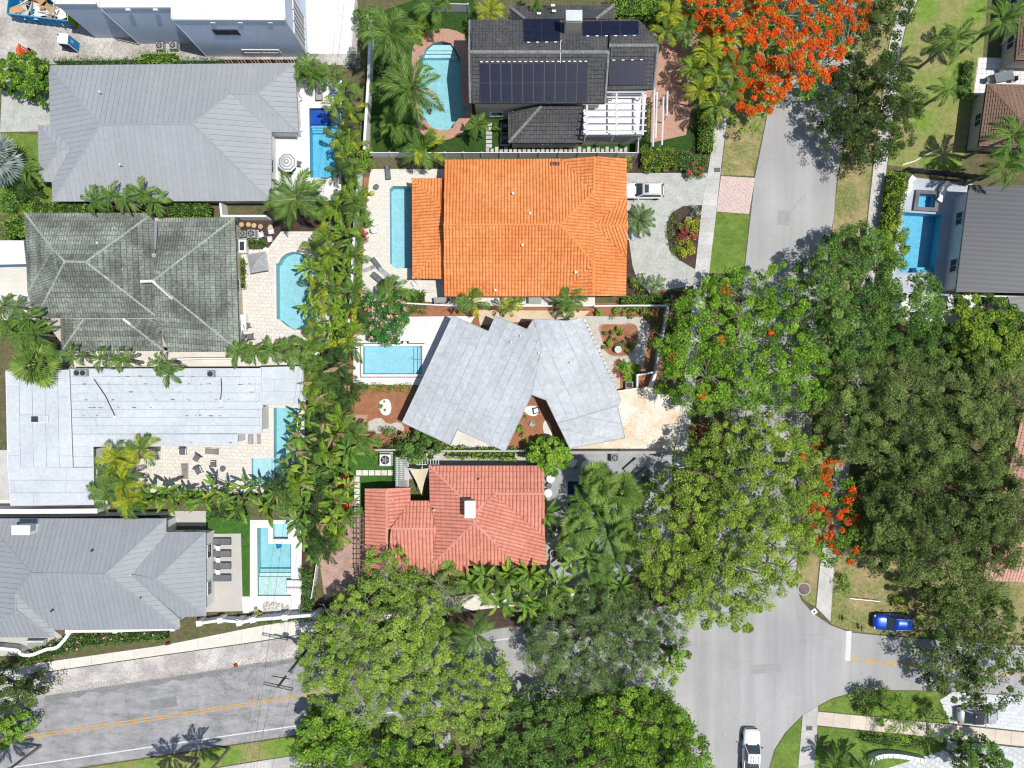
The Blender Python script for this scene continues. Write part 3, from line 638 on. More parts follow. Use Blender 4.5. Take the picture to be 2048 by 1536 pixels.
def field(parent, pts, kind, wd, course, mat, dirv=None, name='tile_field', lift=.03, seed=1):
    """cover one roof plane with real pieces: standing-seam panels, tiles in columns and courses, or roofing sheets"""
    a, b, c = plane_of(pts); g = math.hypot(a, b)
    es = Vector((a, b)) / g if (g > 1e-4 and dirv is None) else Vector(dirv).normalized()
    eu = Vector((es.y, -es.x)); rr = random.Random(seed)
    us = [(eu.x*p[0]+eu.y*p[1], es.x*p[0]+es.y*p[1]) for p in pts]; n = len(us)
    u0, u1 = min(q[0] for q in us), max(q[0] for q in us); s0 = min(q[1] for q in us)
    def rg(u):
        u = min(max(u, u0+1e-4), u1-1e-4); r = []
        for i in range(n):
            (p, s), (q, v) = us[i], us[(i+1) % n]
            if (p > u) != (q > u): r.append(s + (v-s)*(u-p)/(q-p))
        return (min(r), max(r)) if r else None
    def W(u, s, dz):
        x = eu.x*u + es.x*s; y = eu.y*u + es.y*s; return (x, y, a*x+b*y+c+lift+dz)
    ncol = max(1, round((u1-u0)/wd)); wd = (u1-u0)/ncol
    out = []; acc = {}
    for k in range(ncol):
        ub = u0 + k*wd
        if kind == 'seam':
            prof = [(ub+.004, 0), (ub+.004, .055), (ub+.036, .055), (ub+.036, 0.), (ub+wd*.5, -.004), (ub+wd-.002, 0)]
            rs = [rg(u) for u, _ in prof]
            if None in rs or max(r[1]-r[0] for r in rs) < .08: continue
            m = MB(); lo = [W(u, r[0], dz) for (u, dz), r in zip(prof, rs)]; hi = [W(u, r[1], dz) for (u, dz), r in zip(prof, rs)]
            q = len(prof); m.add(lo+hi, [(i+1, i, q+i, q+i+1)[::-1] for i in range(q-1)])
            out.append(m.build('roof_panel', mat, parent))
        elif kind == 'sheet':
            s_lo, s_hi = s0, max(q[1] for q in us); s = s_lo - rr.random()*course*.8
            while s < s_hi:
                e = s + course*(.7+.6*rr.random()); gp = .012+.028*rr.random()
                A = clip_rect(us, ub+.004, ub+wd-gp, s, e-.02)
                if len(A) > 2 and abs(sum(A[i-1][0]*A[i][1]-A[i][0]*A[i-1][1] for i in range(len(A)))) > .02:
                    d = .004*rr.random(); q = len(A)
                    top = [W(u, v, .004+d+.02*(1-(u-ub)/wd)) for u, v in A]; bot = [W(u, v, -.014) for u, v in A]
                    out.append(MB().add(top+bot, [tuple(range(q))] + [((i+1) % q, i, q+i, q+(i+1) % q) for i in range(q)]).build('roofing_sheet', mat, parent))
                s = e
        else:
            prof = [(ub+f*wd, dz) for f, dz in PROF['barrel' if kind == 'barrel' else 'flat' if kind == 'flat' else 'wave']]
            rs = [rg(u) or (0, 0) for u, _ in prof]; q = len(prof)
            top = max(r[1] for r in rs); j = 0; sag = rr.uniform(-.008, .008)
            j = int((min(r[0] for r in rs) - s0) / course)
            while s0 + j*course < top:
                sh = (course*.5*(k % 2) if kind == 'none' else 0)
                t0, t1 = s0+j*course+sh, s0+(j+1)*course+sh-(.05 if kind == 'course' else .035 if kind == 'flat' else .02)
                lo = [min(max(t0, r[0]), r[1]) for r in rs]; hi = [min(max(t1, r[0]), r[1]) for r in rs]
                if max(h-l for h, l in zip(hi, lo)) > .03:
                    jt = rr.uniform(-.006, .006); kk = j if kind == 'course' else 0
                    m = acc.setdefault(kk, MB())
                    L = [W(u, l, dz+.040+sag+jt) for (u, dz), l in zip(prof, lo)]; Hh = [W(u, h, dz+jt*.5) for (u, dz), h in zip(prof, hi)]
                    B = [W(u, l, -.03) for (u, dz), l in zip(prof, lo)]
                    fs = [(i, i+1, q+i+1, q+i) for i in range(q-1)] + [(2*q+i, 2*q+i+1, i+1, i) for i in range(q-1)]
                    m.add(L+Hh+B, fs)
                j += 1
    for kk, m in acc.items():
        o = m.build('tile_course' if kind == 'course' else name, mat, parent)
        if kind != 'course': o['kind'] = 'stuff'
        out.append(o)
    # make all pieces face up
    for o in out:
        me = o.data
        if me.polygons and sum(p.normal.z*p.area for p in me.polygons) < 0: me.flip_normals()
    return out
def deck(parent, faces, mat, th=.2, name='roof_deck'):
    m = MB()
    for f in faces:
        n = len(f); tri = tessellate_polygon([[Vector((p[0], p[1], 0)) for p in f]])
        tri = [q if (Vector(f[q[1]][:2])-Vector(f[q[0]][:2])).cross(Vector(f[q[2]][:2])-Vector(f[q[0]][:2])) > 0 else (q[0], q[2], q[1]) for q in tri]
        a, b, c = plane_of(f)
        z = [a*p[0]+b*p[1]+c for p in f]
        vs = [(p[0], p[1], q) for p, q in zip(f, z)] + [(p[0], p[1], q-th) for p, q in zip(f, z)]
        fs = [q for q in tri] + [tuple(n+i for i in reversed(q)) for q in tri] + [(i, (i+1) % n, n+(i+1) % n, n+i) for i in range(n)]
        m.add(vs, fs)
    return m.build(name, mat, parent)
def cap(parent, p, q, mat, r=.15, lift=.05, name='ridge_cap', seg=.42, flat=False):
    p = Vector(p); q = Vector(q); d = q-p; n = max(1, round(d.length/seg)) if not flat else 1
    u = Vector((-d.y, d.x, 0)).normalized(); m = MB()
    for i in range(n):
        a = p + d*(i/n); b = p + d*((i+1)/n) ; pr = []
        for e, (pt, rr2) in enumerate(((a, r*1.08), (b, r*.92))):
            for k in range(5):
                t = math.pi*k/4; pr.append(pt + u*math.cos(t)*rr2 + Vector((0, 0, math.sin(t)*rr2*.75 + lift - .04)))
        m.add(pr, [(k, k+1, 6+k, 5+k)[::-1] for k in range(4)])
    o = m.build(name, mat, parent, smooth=False)
    if sum(f.normal.z*f.area for f in o.data.polygons) < 0: o.data.flip_normals()
    return o
def window(parent, a, b, t, z, wd, ht, out, frame=None):
    """window on the wall from a to b at parameter t"""
    a = Vector((a[0], a[1], 0)); b = Vector((b[0], b[1], 0)); d = (b-a).normalized(); c = a.lerp(b, t)
    rz = math.atan2(d.y, d.x); n = Vector((d.y, -d.x, 0)) * out
    f = MB()
    for dx, dz, sx, sz in ((0, ht/2, wd+.12, .08), (0, -ht/2, wd+.16, .08), (-wd/2, 0, .08, ht), (wd/2, 0, .08, ht), (0, 0, .05, ht)):
        f.box(c + d*dx + n*.05 + Vector((0, 0, z+dz)), (sx, .10, sz), rz)
    fo = f.build('window', frame or m_fascia, parent)
    MB().box(c + n*.02 + Vector((0, 0, z)), (wd, .05, ht), rz).build('pane', m_glass, fo)
    return fo
def walls(parent, poly, z0, z1, mat, wins=True, name='wall', every=4.2, wz=1.5, wh=1.2, ww=1.5, door=None):
    p = ccw([(q[0], q[1]) for q in poly]); o = MB().prism(p, z0, z1).build(name, mat, parent)
    if wins:
        for i in range(len(p)):
            a, b = Vector(p[i]), Vector(p[(i+1) % len(p)]); ln = (b-a).length
            k = int(ln/every)
            for j in range(k): window(parent, a, b, (j+.5)/k, z0+wz, ww, wh, 1.0)
    return o
def F(*pts): return [P(*p) for p in pts]
def house(label, faces, caps, kind, wd, course, rm, cm, wallpoly, hw, wm, inset_d=.5, deckm=None, name='house', dirv=None, capr=.15, wins=True, flatcap=False, group=None):
    w2 = inset([P(x, y, hw) for x, y in wallpoly], inset_d) 
    c = (sum(p[0] for p in w2)/len(w2), sum(p[1] for p in w2)/len(w2), 0)
    t = thing(name, label, 'house', c, 0, group)
    walls(t, w2, 0, hw-.12, wm, wins)
    rf = deck(t, faces, deckm or m_fascia, name='roof')
    for i, f in enumerate(faces): field(rf, f, kind, wd, course, rm, seed=i+3, dirv=dirv)
    for p, q in caps: cap(rf, P(*p), P(*q), cm, capr, flat=flatcap, seg=.42)
    return t, rf
def pipe(parent, px, py, h, mat, r=.06, hh=.35, name='vent_pipe'):
    p = P(px, py, h); m = MB(); m.cyl(p, r, hh, 8); m.cyl(p + Vector((0, 0, hh)), r*1.8, .08, 8); return m.build(name, mat, parent)

# --- grey standing-seam house, upper left
e, rdg, r2 = 3.0, 5.2, 4.1
A = dict(nw=(97, 131, e), ne=(590, 126, e), se=(597, 265, e), in_=(543, 264, e), ms=(543, 402, e), sw=(105, 403, e), r0=(201, 249, rdg), r1=(384, 247, rdg), v=(461, 188, r2), w1=(516, 187, r2),
         bn=(76, 250, e), bs=(78, 363, e), b0=(118, 299, 4.0), b1=(142, 298, 4.0), bnn=(100, 250, e+.02), bss=(104, 364, e))
faces = [F(A['nw'], A['ne'], A['w1'], A['v'], A['r1'], A['r0']), F(A['nw'], A['r0'], A['sw']), F(A['sw'], A['r0'], A['r1'], A['ms']), F(A['r1'], A['v'], A['in_'], A['ms']),
         F(A['v'], A['w1'], A['se'], A['in_']), F(A['w1'], A['ne'], A['se'])]
h1, rf = house('large grey standing-seam metal roof house beside the building site', faces,
      [(A[a], A[b]) for a, b in (('nw', 'r0'), ('r0', 'r1'), ('sw', 'r0'), ('r1', 'v'), ('v', 'w1'), ('w1', 'ne'), ('w1', 'se'), ('r1', 'ms'))], 'seam', .58, 0, m_rgrey, m_rgrey,
      [(97, 131), (590, 126), (597, 265), (543, 264), (543, 402), (105, 403)], e, m_stuccow, deckm=m_rgrey, capr=.10, flatcap=True)
bf = [F(A['bn'], A['b0'], A['bs']), F(A['bn'], A['bnn'], A['b1'], A['b0']), F(A['bs'], A['b0'], A['b1'], A['bss'])]
d2 = deck(h1, bf, m_rgrey, name='porch_roof')
for i, f in enumerate(bf): field(d2, f, 'seam', .58, 0, m_rgrey)
for a, b in (('bn', 'b0'), ('b0', 'b1'), ('bs', 'b0')): cap(d2, P(*A[a]), P(*A[b]), m_rgrey, .10, flat=True)
walls(h1, inset([P(x, y, e) for x, y in ((78, 254), (112, 254), (112, 360), (80, 360))], .35), 0, e-.1, m_stuccow, False, name='porch_wall')
pipe(h1, 203, 186, 4.5, m_white); pipe(h1, 243, 331, 4.5, m_white)

# --- mossy grey-green tile house
e, rd = 3.0, 5.0
V = dict(nw=(50, 426, e), ne=(307, 426, e), se=(317, 636, e), sw=(72, 636, e), r0=(130, 523, rd), r1=(172, 524, rd), a=(107, 500, 4.5), wl=(56, 584, e), w0=(60, 600, e))
f_main = [F(V['nw'], V['ne'], V['r1'], V['r0'], V['a']), F(V['nw'], V['a'], V['wl']), F(V['a'], V['r0'], V['sw'], V['w0'], V['wl']), F(V['r0'], V['r1'], V['se'], V['sw']), F(V['ne'], V['se'], V['r1'])]
E = dict(ap=(306, 562, 5.0), ap0=(281, 563, 4.9), ne=(470, 435, e), se=(479, 703, e), sw=(336, 704, e), nw=(320, 436, e), v=(313, 632, 3.6))
f_e = [F(E['nw'], E['ne'], E['ap']), F(E['ne'], E['se'], E['ap']), F(E['ap'], E['se'], E['sw'], E['v'])]
S = dict(l0=(168, 638, 3.55), l1=(247, 638, 3.55), sw=(123, 702, 2.7), se=(329, 702, 2.7), nw=(122, 637, 2.7), ne=(316, 638, 3.0))
f_s = [F(S['l0'], S['l1'], S['se'], S['sw']), F(S['nw'], S['l0'], S['sw']), F(S['l1'], S['ne'], S['se'])]
h2, rf = house('weathered grey-green tile roof house with lichen below the grey metal roof', f_main + f_e + f_s,
      [(V[a], V[b]) for a, b in (('nw', 'a'), ('a', 'r0'), ('r0', 'r1'), ('r0', 'sw'), ('a', 'wl'), ('r1', 'ne'), ('r1', 'se'))] + [(E[a], E[b]) for a, b in (('ap', 'ne'), ('ap', 'se'))] + [(S['l0'], S['sw']), (S['l1'], S['se'])],
      'course', .30, .56, m_rmoss, m_rmossc, [(50, 426), (307, 426), (470, 435), (478, 702), (123, 702), (72, 636)], 2.9, m_stucco, deckm=m_underm, capr=.14)
cap(rf, P(*E['ap0']), P(*E['ap']), m_white, .16); cap(rf, P(306, 563, 5.02), P(346, 598, 4.4), m_flatw, .15); cap(rf, P(247, 638, 3.58), P(262, 650, 3.4), m_flatw, .15)
MB().prism([P(309, 442, 3.1), P(316, 442, 3.1), P(312, 500, 3.1), P(310, 498, 3.1)], 3.0, 3.2).build('valley_gutter', m_steel, h2)
sd = thing('satellite_dish', 'white satellite dish between the two mossy tile roofs', 'dish', P(312, 512, 4.1))
MB().lathe([(.0, 0), (.15, .02), (.25, .09), (.26, .1)], (0, 0, .35), 14).build('reflector', m_lgrey, sd, world=False); MB().tube([(0, 0, -.5), (0, 0, .36)], .03).build('mast', m_dark, sd, world=False); MB().tube([(0, 0, .36), (.25, -.1, .62)], .02).build('feed_arm', m_dark, sd, world=False)
pipe(h2, 198, 487, 4.2, m_white); pipe(h2, 249, 540, 3.9, m_stone)

# --- flat silver-white membrane house
t3 = thing('house', 'flat pale membrane roof house above the slate metal roof', 'house', P(250, 850))
blocks = [([(12, 742), (138, 740), (145, 934), (16, 936)], 3.7, (0.02, -1)), ([(16, 936), (145, 934), (145, 894), (186, 893), (188, 1009), (22, 1011)], 3.4, (1, 0)),
          ([(138, 738), (522, 737), (524, 866), (475, 868), (475, 891), (144, 893)], 3.4, (1, 0.0)), ([(522, 735), (606, 733), (606, 807), (522, 809)], 3.1, (1, 0))]
for i, (pl, h, dv) in enumerate(blocks):
    walls(t3, inset([P(x, y, h) for x, y in pl], .35), 0, h-.2, m_stuccow, i in (1, 2, 3), wz=1.6)
    rr_ = deck(t3, [[P(x, y, h) for x, y in pl]], m_under, .22, name='roof')
    if i == 2:
        field(rr_, F((138, 738, h), (522, 737, h), (524, 866, h), (144, 868, h)), 'sheet', .95, 7.5, m_membw, dirv=dv, seed=i)
        field(rr_, F((144, 868.5, h), (475, 868.5, h), (475, 891, h), (144, 893, h)), 'sheet', .95, 7.5, m_membw, dirv=dv, seed=i+9)
    elif i == 1:
        field(rr_, F((16, 936.5, h), (187, 935, h), (188, 1009, h), (22, 1011, h)), 'sheet', 1.4, 6, m_membw, dirv=dv, seed=i); field(rr_, F((146, 895, h), (186, 893, h), (187, 934, h), (146, 934, h)), 'sheet', 1.2, 6, m_membw, dirv=dv, seed=4)
    else: field(rr_, [P(x, y, h) for x, y in pl], 'sheet', 1.4, 6.5, m_membw, dirv=dv, seed=i)
    ed = [P(x, y, h) for x, y in pl]
    for a, b in zip(ed, ed[1:]+ed[:1]): MB().tube([a+Vector((0, 0, .03)), b+Vector((0, 0, .03))], .05, 4).build('roof_edge', m_fascia, rr_)
for k, (x, y) in enumerate(((160, 746), (172, 746), (425, 748))):
    a = thing('condenser_unit', ['air conditioning unit at the left of the pair on the flat pale roof', 'air conditioning unit at the right of the pair on the flat pale roof', 'single air conditioning unit near the east end of the flat pale roof'][k], 'air conditioner', P(x, y, 3.46))
    MB().box((0, 0, .33), (.75, .75, .62), 0, .05).build('casing', m_lgrey, a, world=False); MB().cyl((0, 0, .64), .30, .03, 14).build('fan_guard', m_dark, a, world=False)
for k, (x0, y0, x1, y1) in enumerate(((188, 758, 230, 832), (442, 756, 441, 800))):
    tag(MB().tube([P(x0, y0, 3.5), P((x0+x1)/2+2, (y0+y1)/2-3, 3.52), P(x1, y1, 3.5)], .055, 6).build('refrigerant_pipe', m_dark), ['long dark pipe slanting across the flat pale roof', 'short dark pipe below the single roof air conditioner'][k], 'pipe')
    tag(MB().lathe([(.18, 0), (.2, .12), (.12, .26), (0, .3)], P(x1, y1+2, 3.42), 10).build('roof_vent', m_white), ['white roof vent at the foot of the long slanting pipe', 'white roof vent at the foot of the short pipe'][k], 'vent')
sk = thing('skylight', 'small box skylight with dark pane on the west end of the flat pale roof', 'skylight', P(82, 838, 3.74))
MB().box((0, 0, .15), (1.9, .85, .3), 0, .03).build('kerb', m_fascia, sk, world=False); MB().box((-.5, 0, .32), (.75, .65, .05)).build('pane', m_glass, sk, world=False); MB().box((.4, 0, .32), (.95, .65, .05)).build('panel', m_membw, sk, world=False)

def tar(parent, boxes, n, h, mat, seed, rz=0.0):
    rr = random.Random(seed)
    for _ in range(n):
        x0, x1, ys = rr.choice(boxes); p = P(rr.uniform(x0, x1), rr.choice(ys)+rr.uniform(-.6, .6), h); l = rr.uniform(.12, .75); w_ = rr.uniform(.03, .10)
        q = [(p.x+math.cos(a)*l*rr.uniform(.35, .6)*(1 if math.cos(a) > 0 else 1), p.y+math.sin(a)*w_*rr.uniform(.4, 1.0)) for a in (0, .8, 1.6, 2.4, 3.1, 4.0, 4.9, 5.7)]
        c = Vector((p.x, p.y)); m_ = Matrix.Rotation(rz, 2); q = [tuple(c + m_ @ (Vector(v)-c)) for v in q]
        MB().prism(q, h-.02, h+.004+.002*rr.random()).build('tar_patch', mat, parent)
m_tar = M('tar', (.11, .115, .125), (.20, .205, .215), rough=.7, scale=3)
tar(t3, [(145, 518, (752.6, 768.2, 784.0, 799.5, 815, 831))], 46, 3.475, m_tar, 5); tar(t3, [(150, 470, (885,))], 6, 3.475, m_tar, 6)
# --- slate standing-seam house, lower left
e, rd = 4.0, 6.3
N = dict(nw=(-30, 1037, e), ne=(331, 1037, e), r0=(62, 1147, rd), r1=(211, 1148, rd), se=(358, 1258, e), sw=(106, 1260, e), k0=(31, 1187, 5.5), k1=(31, 1221, 5.5), ksw=(-45, 1275, 3.7), kse=(107, 1274, 3.7), ken=(107, 1246, 3.9),
         e1=(331, 1086, e), v=(263, 1150, 5.5), e2=(358, 1238, e), we=(311, 1158, 5.5), wne=(410, 1064, e-.1), wnw=(333, 1064, e-.1), wse=(411, 1232, e-.1), wsw=(358, 1234, e-.1), wl=(-160, 1037, e), far=(-160, 1275, 3.7))
faces = [F(N['nw'], N['ne'], N['r1'], N['r0']), F(N['r0'], N['r1'], N['se'], N['sw'], N['k0']), F(N['r1'], N['ne'], N['e1'], N['v']), F(N['r1'], N['v'], N['e2'], N['se']),
         F(N['v'], N['we'], N['wne'], N['wnw']), F(N['v'], N['we'], N['wse'], N['wsw']), F(N['we'], N['wne'], N['wse']), F(N['nw'], N['r0'], N['k0'], N['k1'], N['ksw'], (-150, 1200, 3.4)),
         F(N['k0'], N['k1'], N['kse'], N['ken']), F(N['k1'], N['kse'], N['ksw'])]
h4, rf = house('slate grey standing-seam roof house by the western street', faces,
      [(N[a], N[b]) for a, b in (('nw', 'r0'), ('r0', 'r1'), ('r1', 'ne'), ('r1', 'se'), ('r0', 'k0'), ('k0', 'k1'), ('k1', 'kse'), ('k1', 'ksw'), ('v', 'we'), ('we', 'wne'), ('we', 'wse'))], 'seam', .56, 0, m_rgreyd, m_rgreyd,
      [(-60, 1037), (331, 1037), (331, 1064), (410, 1064), (411, 1232), (358, 1234), (358, 1258), (106, 1260), (106, 1272), (-60, 1272)], 3.7, m_stuccow, deckm=m_fascia, capr=.10, flatcap=True)
ch = MB(); ch.box(P(45, 1060, 5.6) + Vector((0, 0, -.6)), (1.9, .95, 2.0)); ch.build('chimney', m_white, h4); MB().box(P(42, 1060, 6.7), (2.0, 1.05, .12)).build('chimney_cap', m_fascia, h4)
for x, y, h in ((187, 1100, 5.4), (216, 1125, 5.4), (107, 1220, 5.0), (285, 1193, 4.9)): pipe(h4, x, y, h, m_dark)

# --- pale blue two-storey building under construction
t5 = thing('building', 'pale blue two-storey building with white flat roof beside the building site', 'building', P(350, 40))
for i, (pl, h) in enumerate((([(112, -200), (196, -200), (196, 9), (112, 9)], 7.4), ([(196, -200), (346, -200), (346, 16), (200, 16)], 8.0), ([(346, -200), (560, -200), (571, 41), (346, 40)], 8.4))):
    pp = ccw([(P(x, y, h).x, P(x, y, h).y) for x, y in pl]); ws = walls(t5, pp, 0, h, m_stuccob, False)
    MB().prism(inset(pp, .02), h, h+.02).build('roof', m_flatw, t5)
    m = MB()
    for a, b in zip(pp, pp[1:]+pp[:1]):
        a = Vector(a); b = Vector(b); d = (b-a); m.box(((a+b)/2).to_3d() + Vector((0, 0, h+.15)), (d.length, .18, .30), math.atan2(d.y, d.x))
    m.build('parapet', m_stuccow, t5)
S5 = [P(x, y, 8.4) for x, y in ((346, 40), (571, 41))]
window(t5, S5[0], S5[1], .39, 5.9, 2.6, 1.0, 1, m_dark); window(t5, S5[0], S5[1], .58, 1.5, 4.2, .7, 1, m_fascia)
E5 = [P(571, 41, 8.4), P(560, -200, 8.4)]
for t_ in (.06, .16, .26): window(t5, E5[0], E5[1], t_, 3.4, 1.3, 4.2, 1, m_fascia)
for x in (200.5, 346.5): 
    p = P(x, 17 if x < 300 else 42, 8.0); MB().tube([(p.x+.12, p.y-.10, 0), (p.x+.12, p.y-.10, 7.9)], .06, 6).build('downpipe', m_fascia, t5)
for k, x in enumerate((255, 310, 425, 480, 540)):
    p = P(x, 16 if x < 346 else 41, 8.2); MB().box((p.x, p.y-.12, 8.05), (.5, .2, .22)).build('scupper', m_fascia, t5)
# --- charcoal tile house with solar panels
e, rd = 5.6, 7.1
Q = dict(nw=(939, 40, e), sw=(940, 207, e), r0=(938, 104, rd), r1=(1217, 104, rd), se=(1209, 207, e), ne=(1217, 40, e))
faces = [F(Q['nw'], Q['ne'], Q['r1'], Q['r0']), F(Q['r0'], Q['r1'], Q['se'], Q['sw'])]
ef = [F((1218, 40, e), (1278, 40, e), (1316, 82, 6.9), (1316, 91, 7.0), (1218, 91, 7.0)), F((1218, 91, 7.0), (1316, 91, 7.0), (1307, 179, 5.7), (1212, 180, 5.7))]
h6, rf = house('two-storey charcoal tile house carrying solar panels north of the orange roof', faces + ef, [((938, 104, rd), (1217, 104, rd)), ((1218, 91, 7.05), (1316, 91, 7.05))], 'flat', .36, .40, m_rblk, m_rblkc,
      [(939, 40), (1278, 40), (1312, 84), (1307, 179), (1212, 181), (1209, 207), (940, 207)], e, m_stucco, deckm=m_underb, capr=.20, inset_d=.45)
for a, b in (((939, 40, e), (938, 104, rd)), ((938, 104, rd), (940, 207, e)), ((1217, 104, rd), (1210, 207, e)), ((1316, 91, 7.0), (1307, 179, 5.7))): cap(rf, P(*a), P(*b), m_rblkc, .13, name='verge_cap')
nf = [F((1019, 13, 3.6), (1229, 9, 3.6), (1192, 38, 5.2), (1050, 38, 5.2)), F((1229, 9, 3.6), (1229, 40, 3.6), (1192, 38, 5.2)), F((1019, 13, 3.6), (1050, 38, 5.2), (1019, 40, 3.6))]
rn = deck(h6, nf, m_underb, name='lower_roof')
for i, f in enumerate(nf): field(rn, f, 'flat', .36, .40, m_rblk, seed=i)
cap(rn, P(1229, 9, 3.6), P(1192, 38, 5.2), m_rblkc, .18); cap(rn, P(1019, 13, 3.6), P(1050, 38, 5.2), m_rblkc, .18)
walls(h6, inset([P(x, y, 3.6) for x, y in ((1019, 13), (1229, 10), (1229, 60), (1019, 60))], .4), 0, 3.4, m_stucco, False)
lf = [F((1083, 211, 4.6), (1167, 211, 4.6), (1167, 286, 2.95), (1016, 286, 2.95)), F((1016, 225, 2.95), (1083, 211, 4.6), (1016, 286, 2.95))]
rl = deck(h6, lf, m_underb, name='lower_roof')
for i, f in enumerate(lf): field(rl, f, 'flat', .36, .40, m_rblk, seed=i+5)
cap(rl, P(1017, 285, 2.97), P(1083, 211, 4.62), m_rblkc, .18)
walls(h6, inset([P(x, y, 2.95) for x, y in ((1016, 214), (1167, 214), (1167, 286), (1016, 286))], .45), 0, 2.85, m_stucco)
def solar(parent, quad, nu, nv, h):
    """array of separate modules on a four-cornered patch (px, py, h)"""
    q = [P(*c) for c in quad]
    def at(u, v): return q[0].lerp(q[1], u).lerp(q[3].lerp(q[2], u), v)
    n = (q[1]-q[0]).cross(q[3]-q[0]).normalized(); n = n if n.z > 0 else -n
    back = MB().add([c + n*.08 for c in q] + [c + n*.05 for c in q], [(3, 2, 1, 0), (0, 1, 5, 4), (1, 2, 6, 5), (2, 3, 7, 6), (3, 0, 4, 7)])
    arr = back.build('solar_array', m_solarf, parent)
    gu, gv = .012, .018
    for i in range(nu):
        for j in range(nv):
            c = [at((i+gu*nu/2)/nu, (j+gv)/nv), at((i+1-gu*nu/2)/nu, (j+gv)/nv), at((i+1-gu*nu/2)/nu, (j+1-gv)/nv), at((i+gu*nu/2)/nu, (j+1-gv)/nv)]
            MB().add([p + n*.115 for p in c] + [p + n*.07 for p in c], [(3, 2, 1, 0), (0, 1, 5, 4), (1, 2, 6, 5), (2, 3, 7, 6), (3, 0, 4, 7)]).build('solar_panel', m_solar, arr)
    for i in range(nu*2):
        p = at((i+.5)/(nu*2), -.035 if nv == 2 and nu != 3 else 1.04); MB().box(p + n*.06, (.30, .10, .08)).build('mount', m_white, arr)
zs = lambda y: rd - (y-104)/(207-104)*(rd-e); zn = lambda y: e + (y-40)/(104-40)*(rd-e)
solar(h6, [(957.6, 126.7, zs(126.7)+.1), (1177, 125.7, zs(125.7)+.1), (1174, 204, zs(204)+.1), (960, 205, zs(205)+.1)], 10, 2, 0)
solar(h6, [(1047, 39.5, zn(39.5)+.1), (1120, 39.5, zn(39.5)+.1), (1120, 83, zn(83)+.1), (1048, 84, zn(84)+.1)], 2, 3, 0)
solar(h6, [(1165, 44, zn(44)+.12), (1277, 43, zn(43)+.12), (1278, 71, zn(71)+.12), (1166, 72, zn(72)+.12)], 3, 2, 0)
ze = lambda y: 7.0 - (y-91)/(179-91)*1.3
solar(h6, [(1218, 122.5, ze(122.5)+.1), (1292, 121.4, ze(121.4)+.1), (1289, 169.7, ze(169.7)+.1), (1217, 170.8, ze(170.8)+.1)], 2, 2, 0)
MB().box(P(1148, 36, 8.6) + Vector((0, 0, -1.1)), (1.7, 1.0, 2.4)).build('chimney', m_stucco, h6); MB().box(P(1148, 31, 8.9), (1.75, 1.15, .18), 0, .05).build('chimney_cap', M('chimney_metal', (.62, .66, .70), (.56, .60, .64), rough=.5), h6)
for x, y in ((1106, 11), (1108, 22), (1078, 27), (1181, 36)): MB().box(P(x, y, zn(40)-.6), (.45, .22, .12)).build('roof_bracket', m_white, h6)
MB().tube([P(1121, 106, 7.2), P(1121, 83, 6.75), P(1123, 80, 6.7)], .035, 5).build('conduit', m_white, h6); MB().tube([P(1121, 106, 7.2), P(1121, 126, 6.9)], .035, 5).build('conduit', m_white, h6)
# white terrace roof with pergola
tz = 3.0
pp = [(P(x, y, tz).x, P(x, y, tz).y) for x, y in ((1168, 190), (1289, 190), (1283, 270), (1168, 272))]
walls(h6, pp, 0, tz, m_stucco, False, name='terrace_wall'); MB().prism(inset(pp, .15), tz, tz+.03).build('terrace_floor', m_deckw, h6)
m = MB()
for a, b in zip(pp, pp[1:]+pp[:1]):
    a = Vector(a); b = Vector(b); d = b-a; m.box(((a+b)/2).to_3d()+Vector((0, 0, tz+.3)), (d.length+.1, .2, .6), math.atan2(d.y, d.x))
m.build('parapet', m_white, h6)
pg = thing('pergola', 'white timber pergola over the terrace of the solar panel house', 'pergola', P(1228, 230))
for y in (184, 194, 208, 222, 236, 250, 262): MB().tube([P(1166, y, 5.3), P(1293, y, 5.3)], .07, 4).build('beam', m_white, pg)
for x in (1174, 1233, 1286): 
    for dx in (-.9, .9): MB().tube([P(x+dx, 182, 5.18), P(x+dx, 270, 5.18)], .06, 4).build('cross_beam', m_white, pg)
for x in (1172, 1228, 1284):
    for y in (186, 268): p = P(x, y, 5.2); MB().tube([(p.x, p.y, tz), (p.x, p.y, 5.15)], .07, 6).build('post', m_white, pg)
pg = thing('arbor', 'row of white free-standing beams over the brick drive', 'arbor', P(1318, 240))
for x, y0, y1, x2 in ((1309, 174, 293, 1306), (1314, 184, 278, 1311), (1327, 193, 290, 1324), (1335, 182, 232, 1334)):
    MB().tube([P(x, y0, 2.6), P(x2, y1, 2.6)], .10, 4).build('beam', m_white, pg)
    for f in (.05, .95): p = P(x+(x2-x)*f, y0+(y1-y0)*f, 2.6); MB().tube([(p.x, p.y, 0), (p.x, p.y, 2.55)], .07, 6).build('post', m_white, pg)

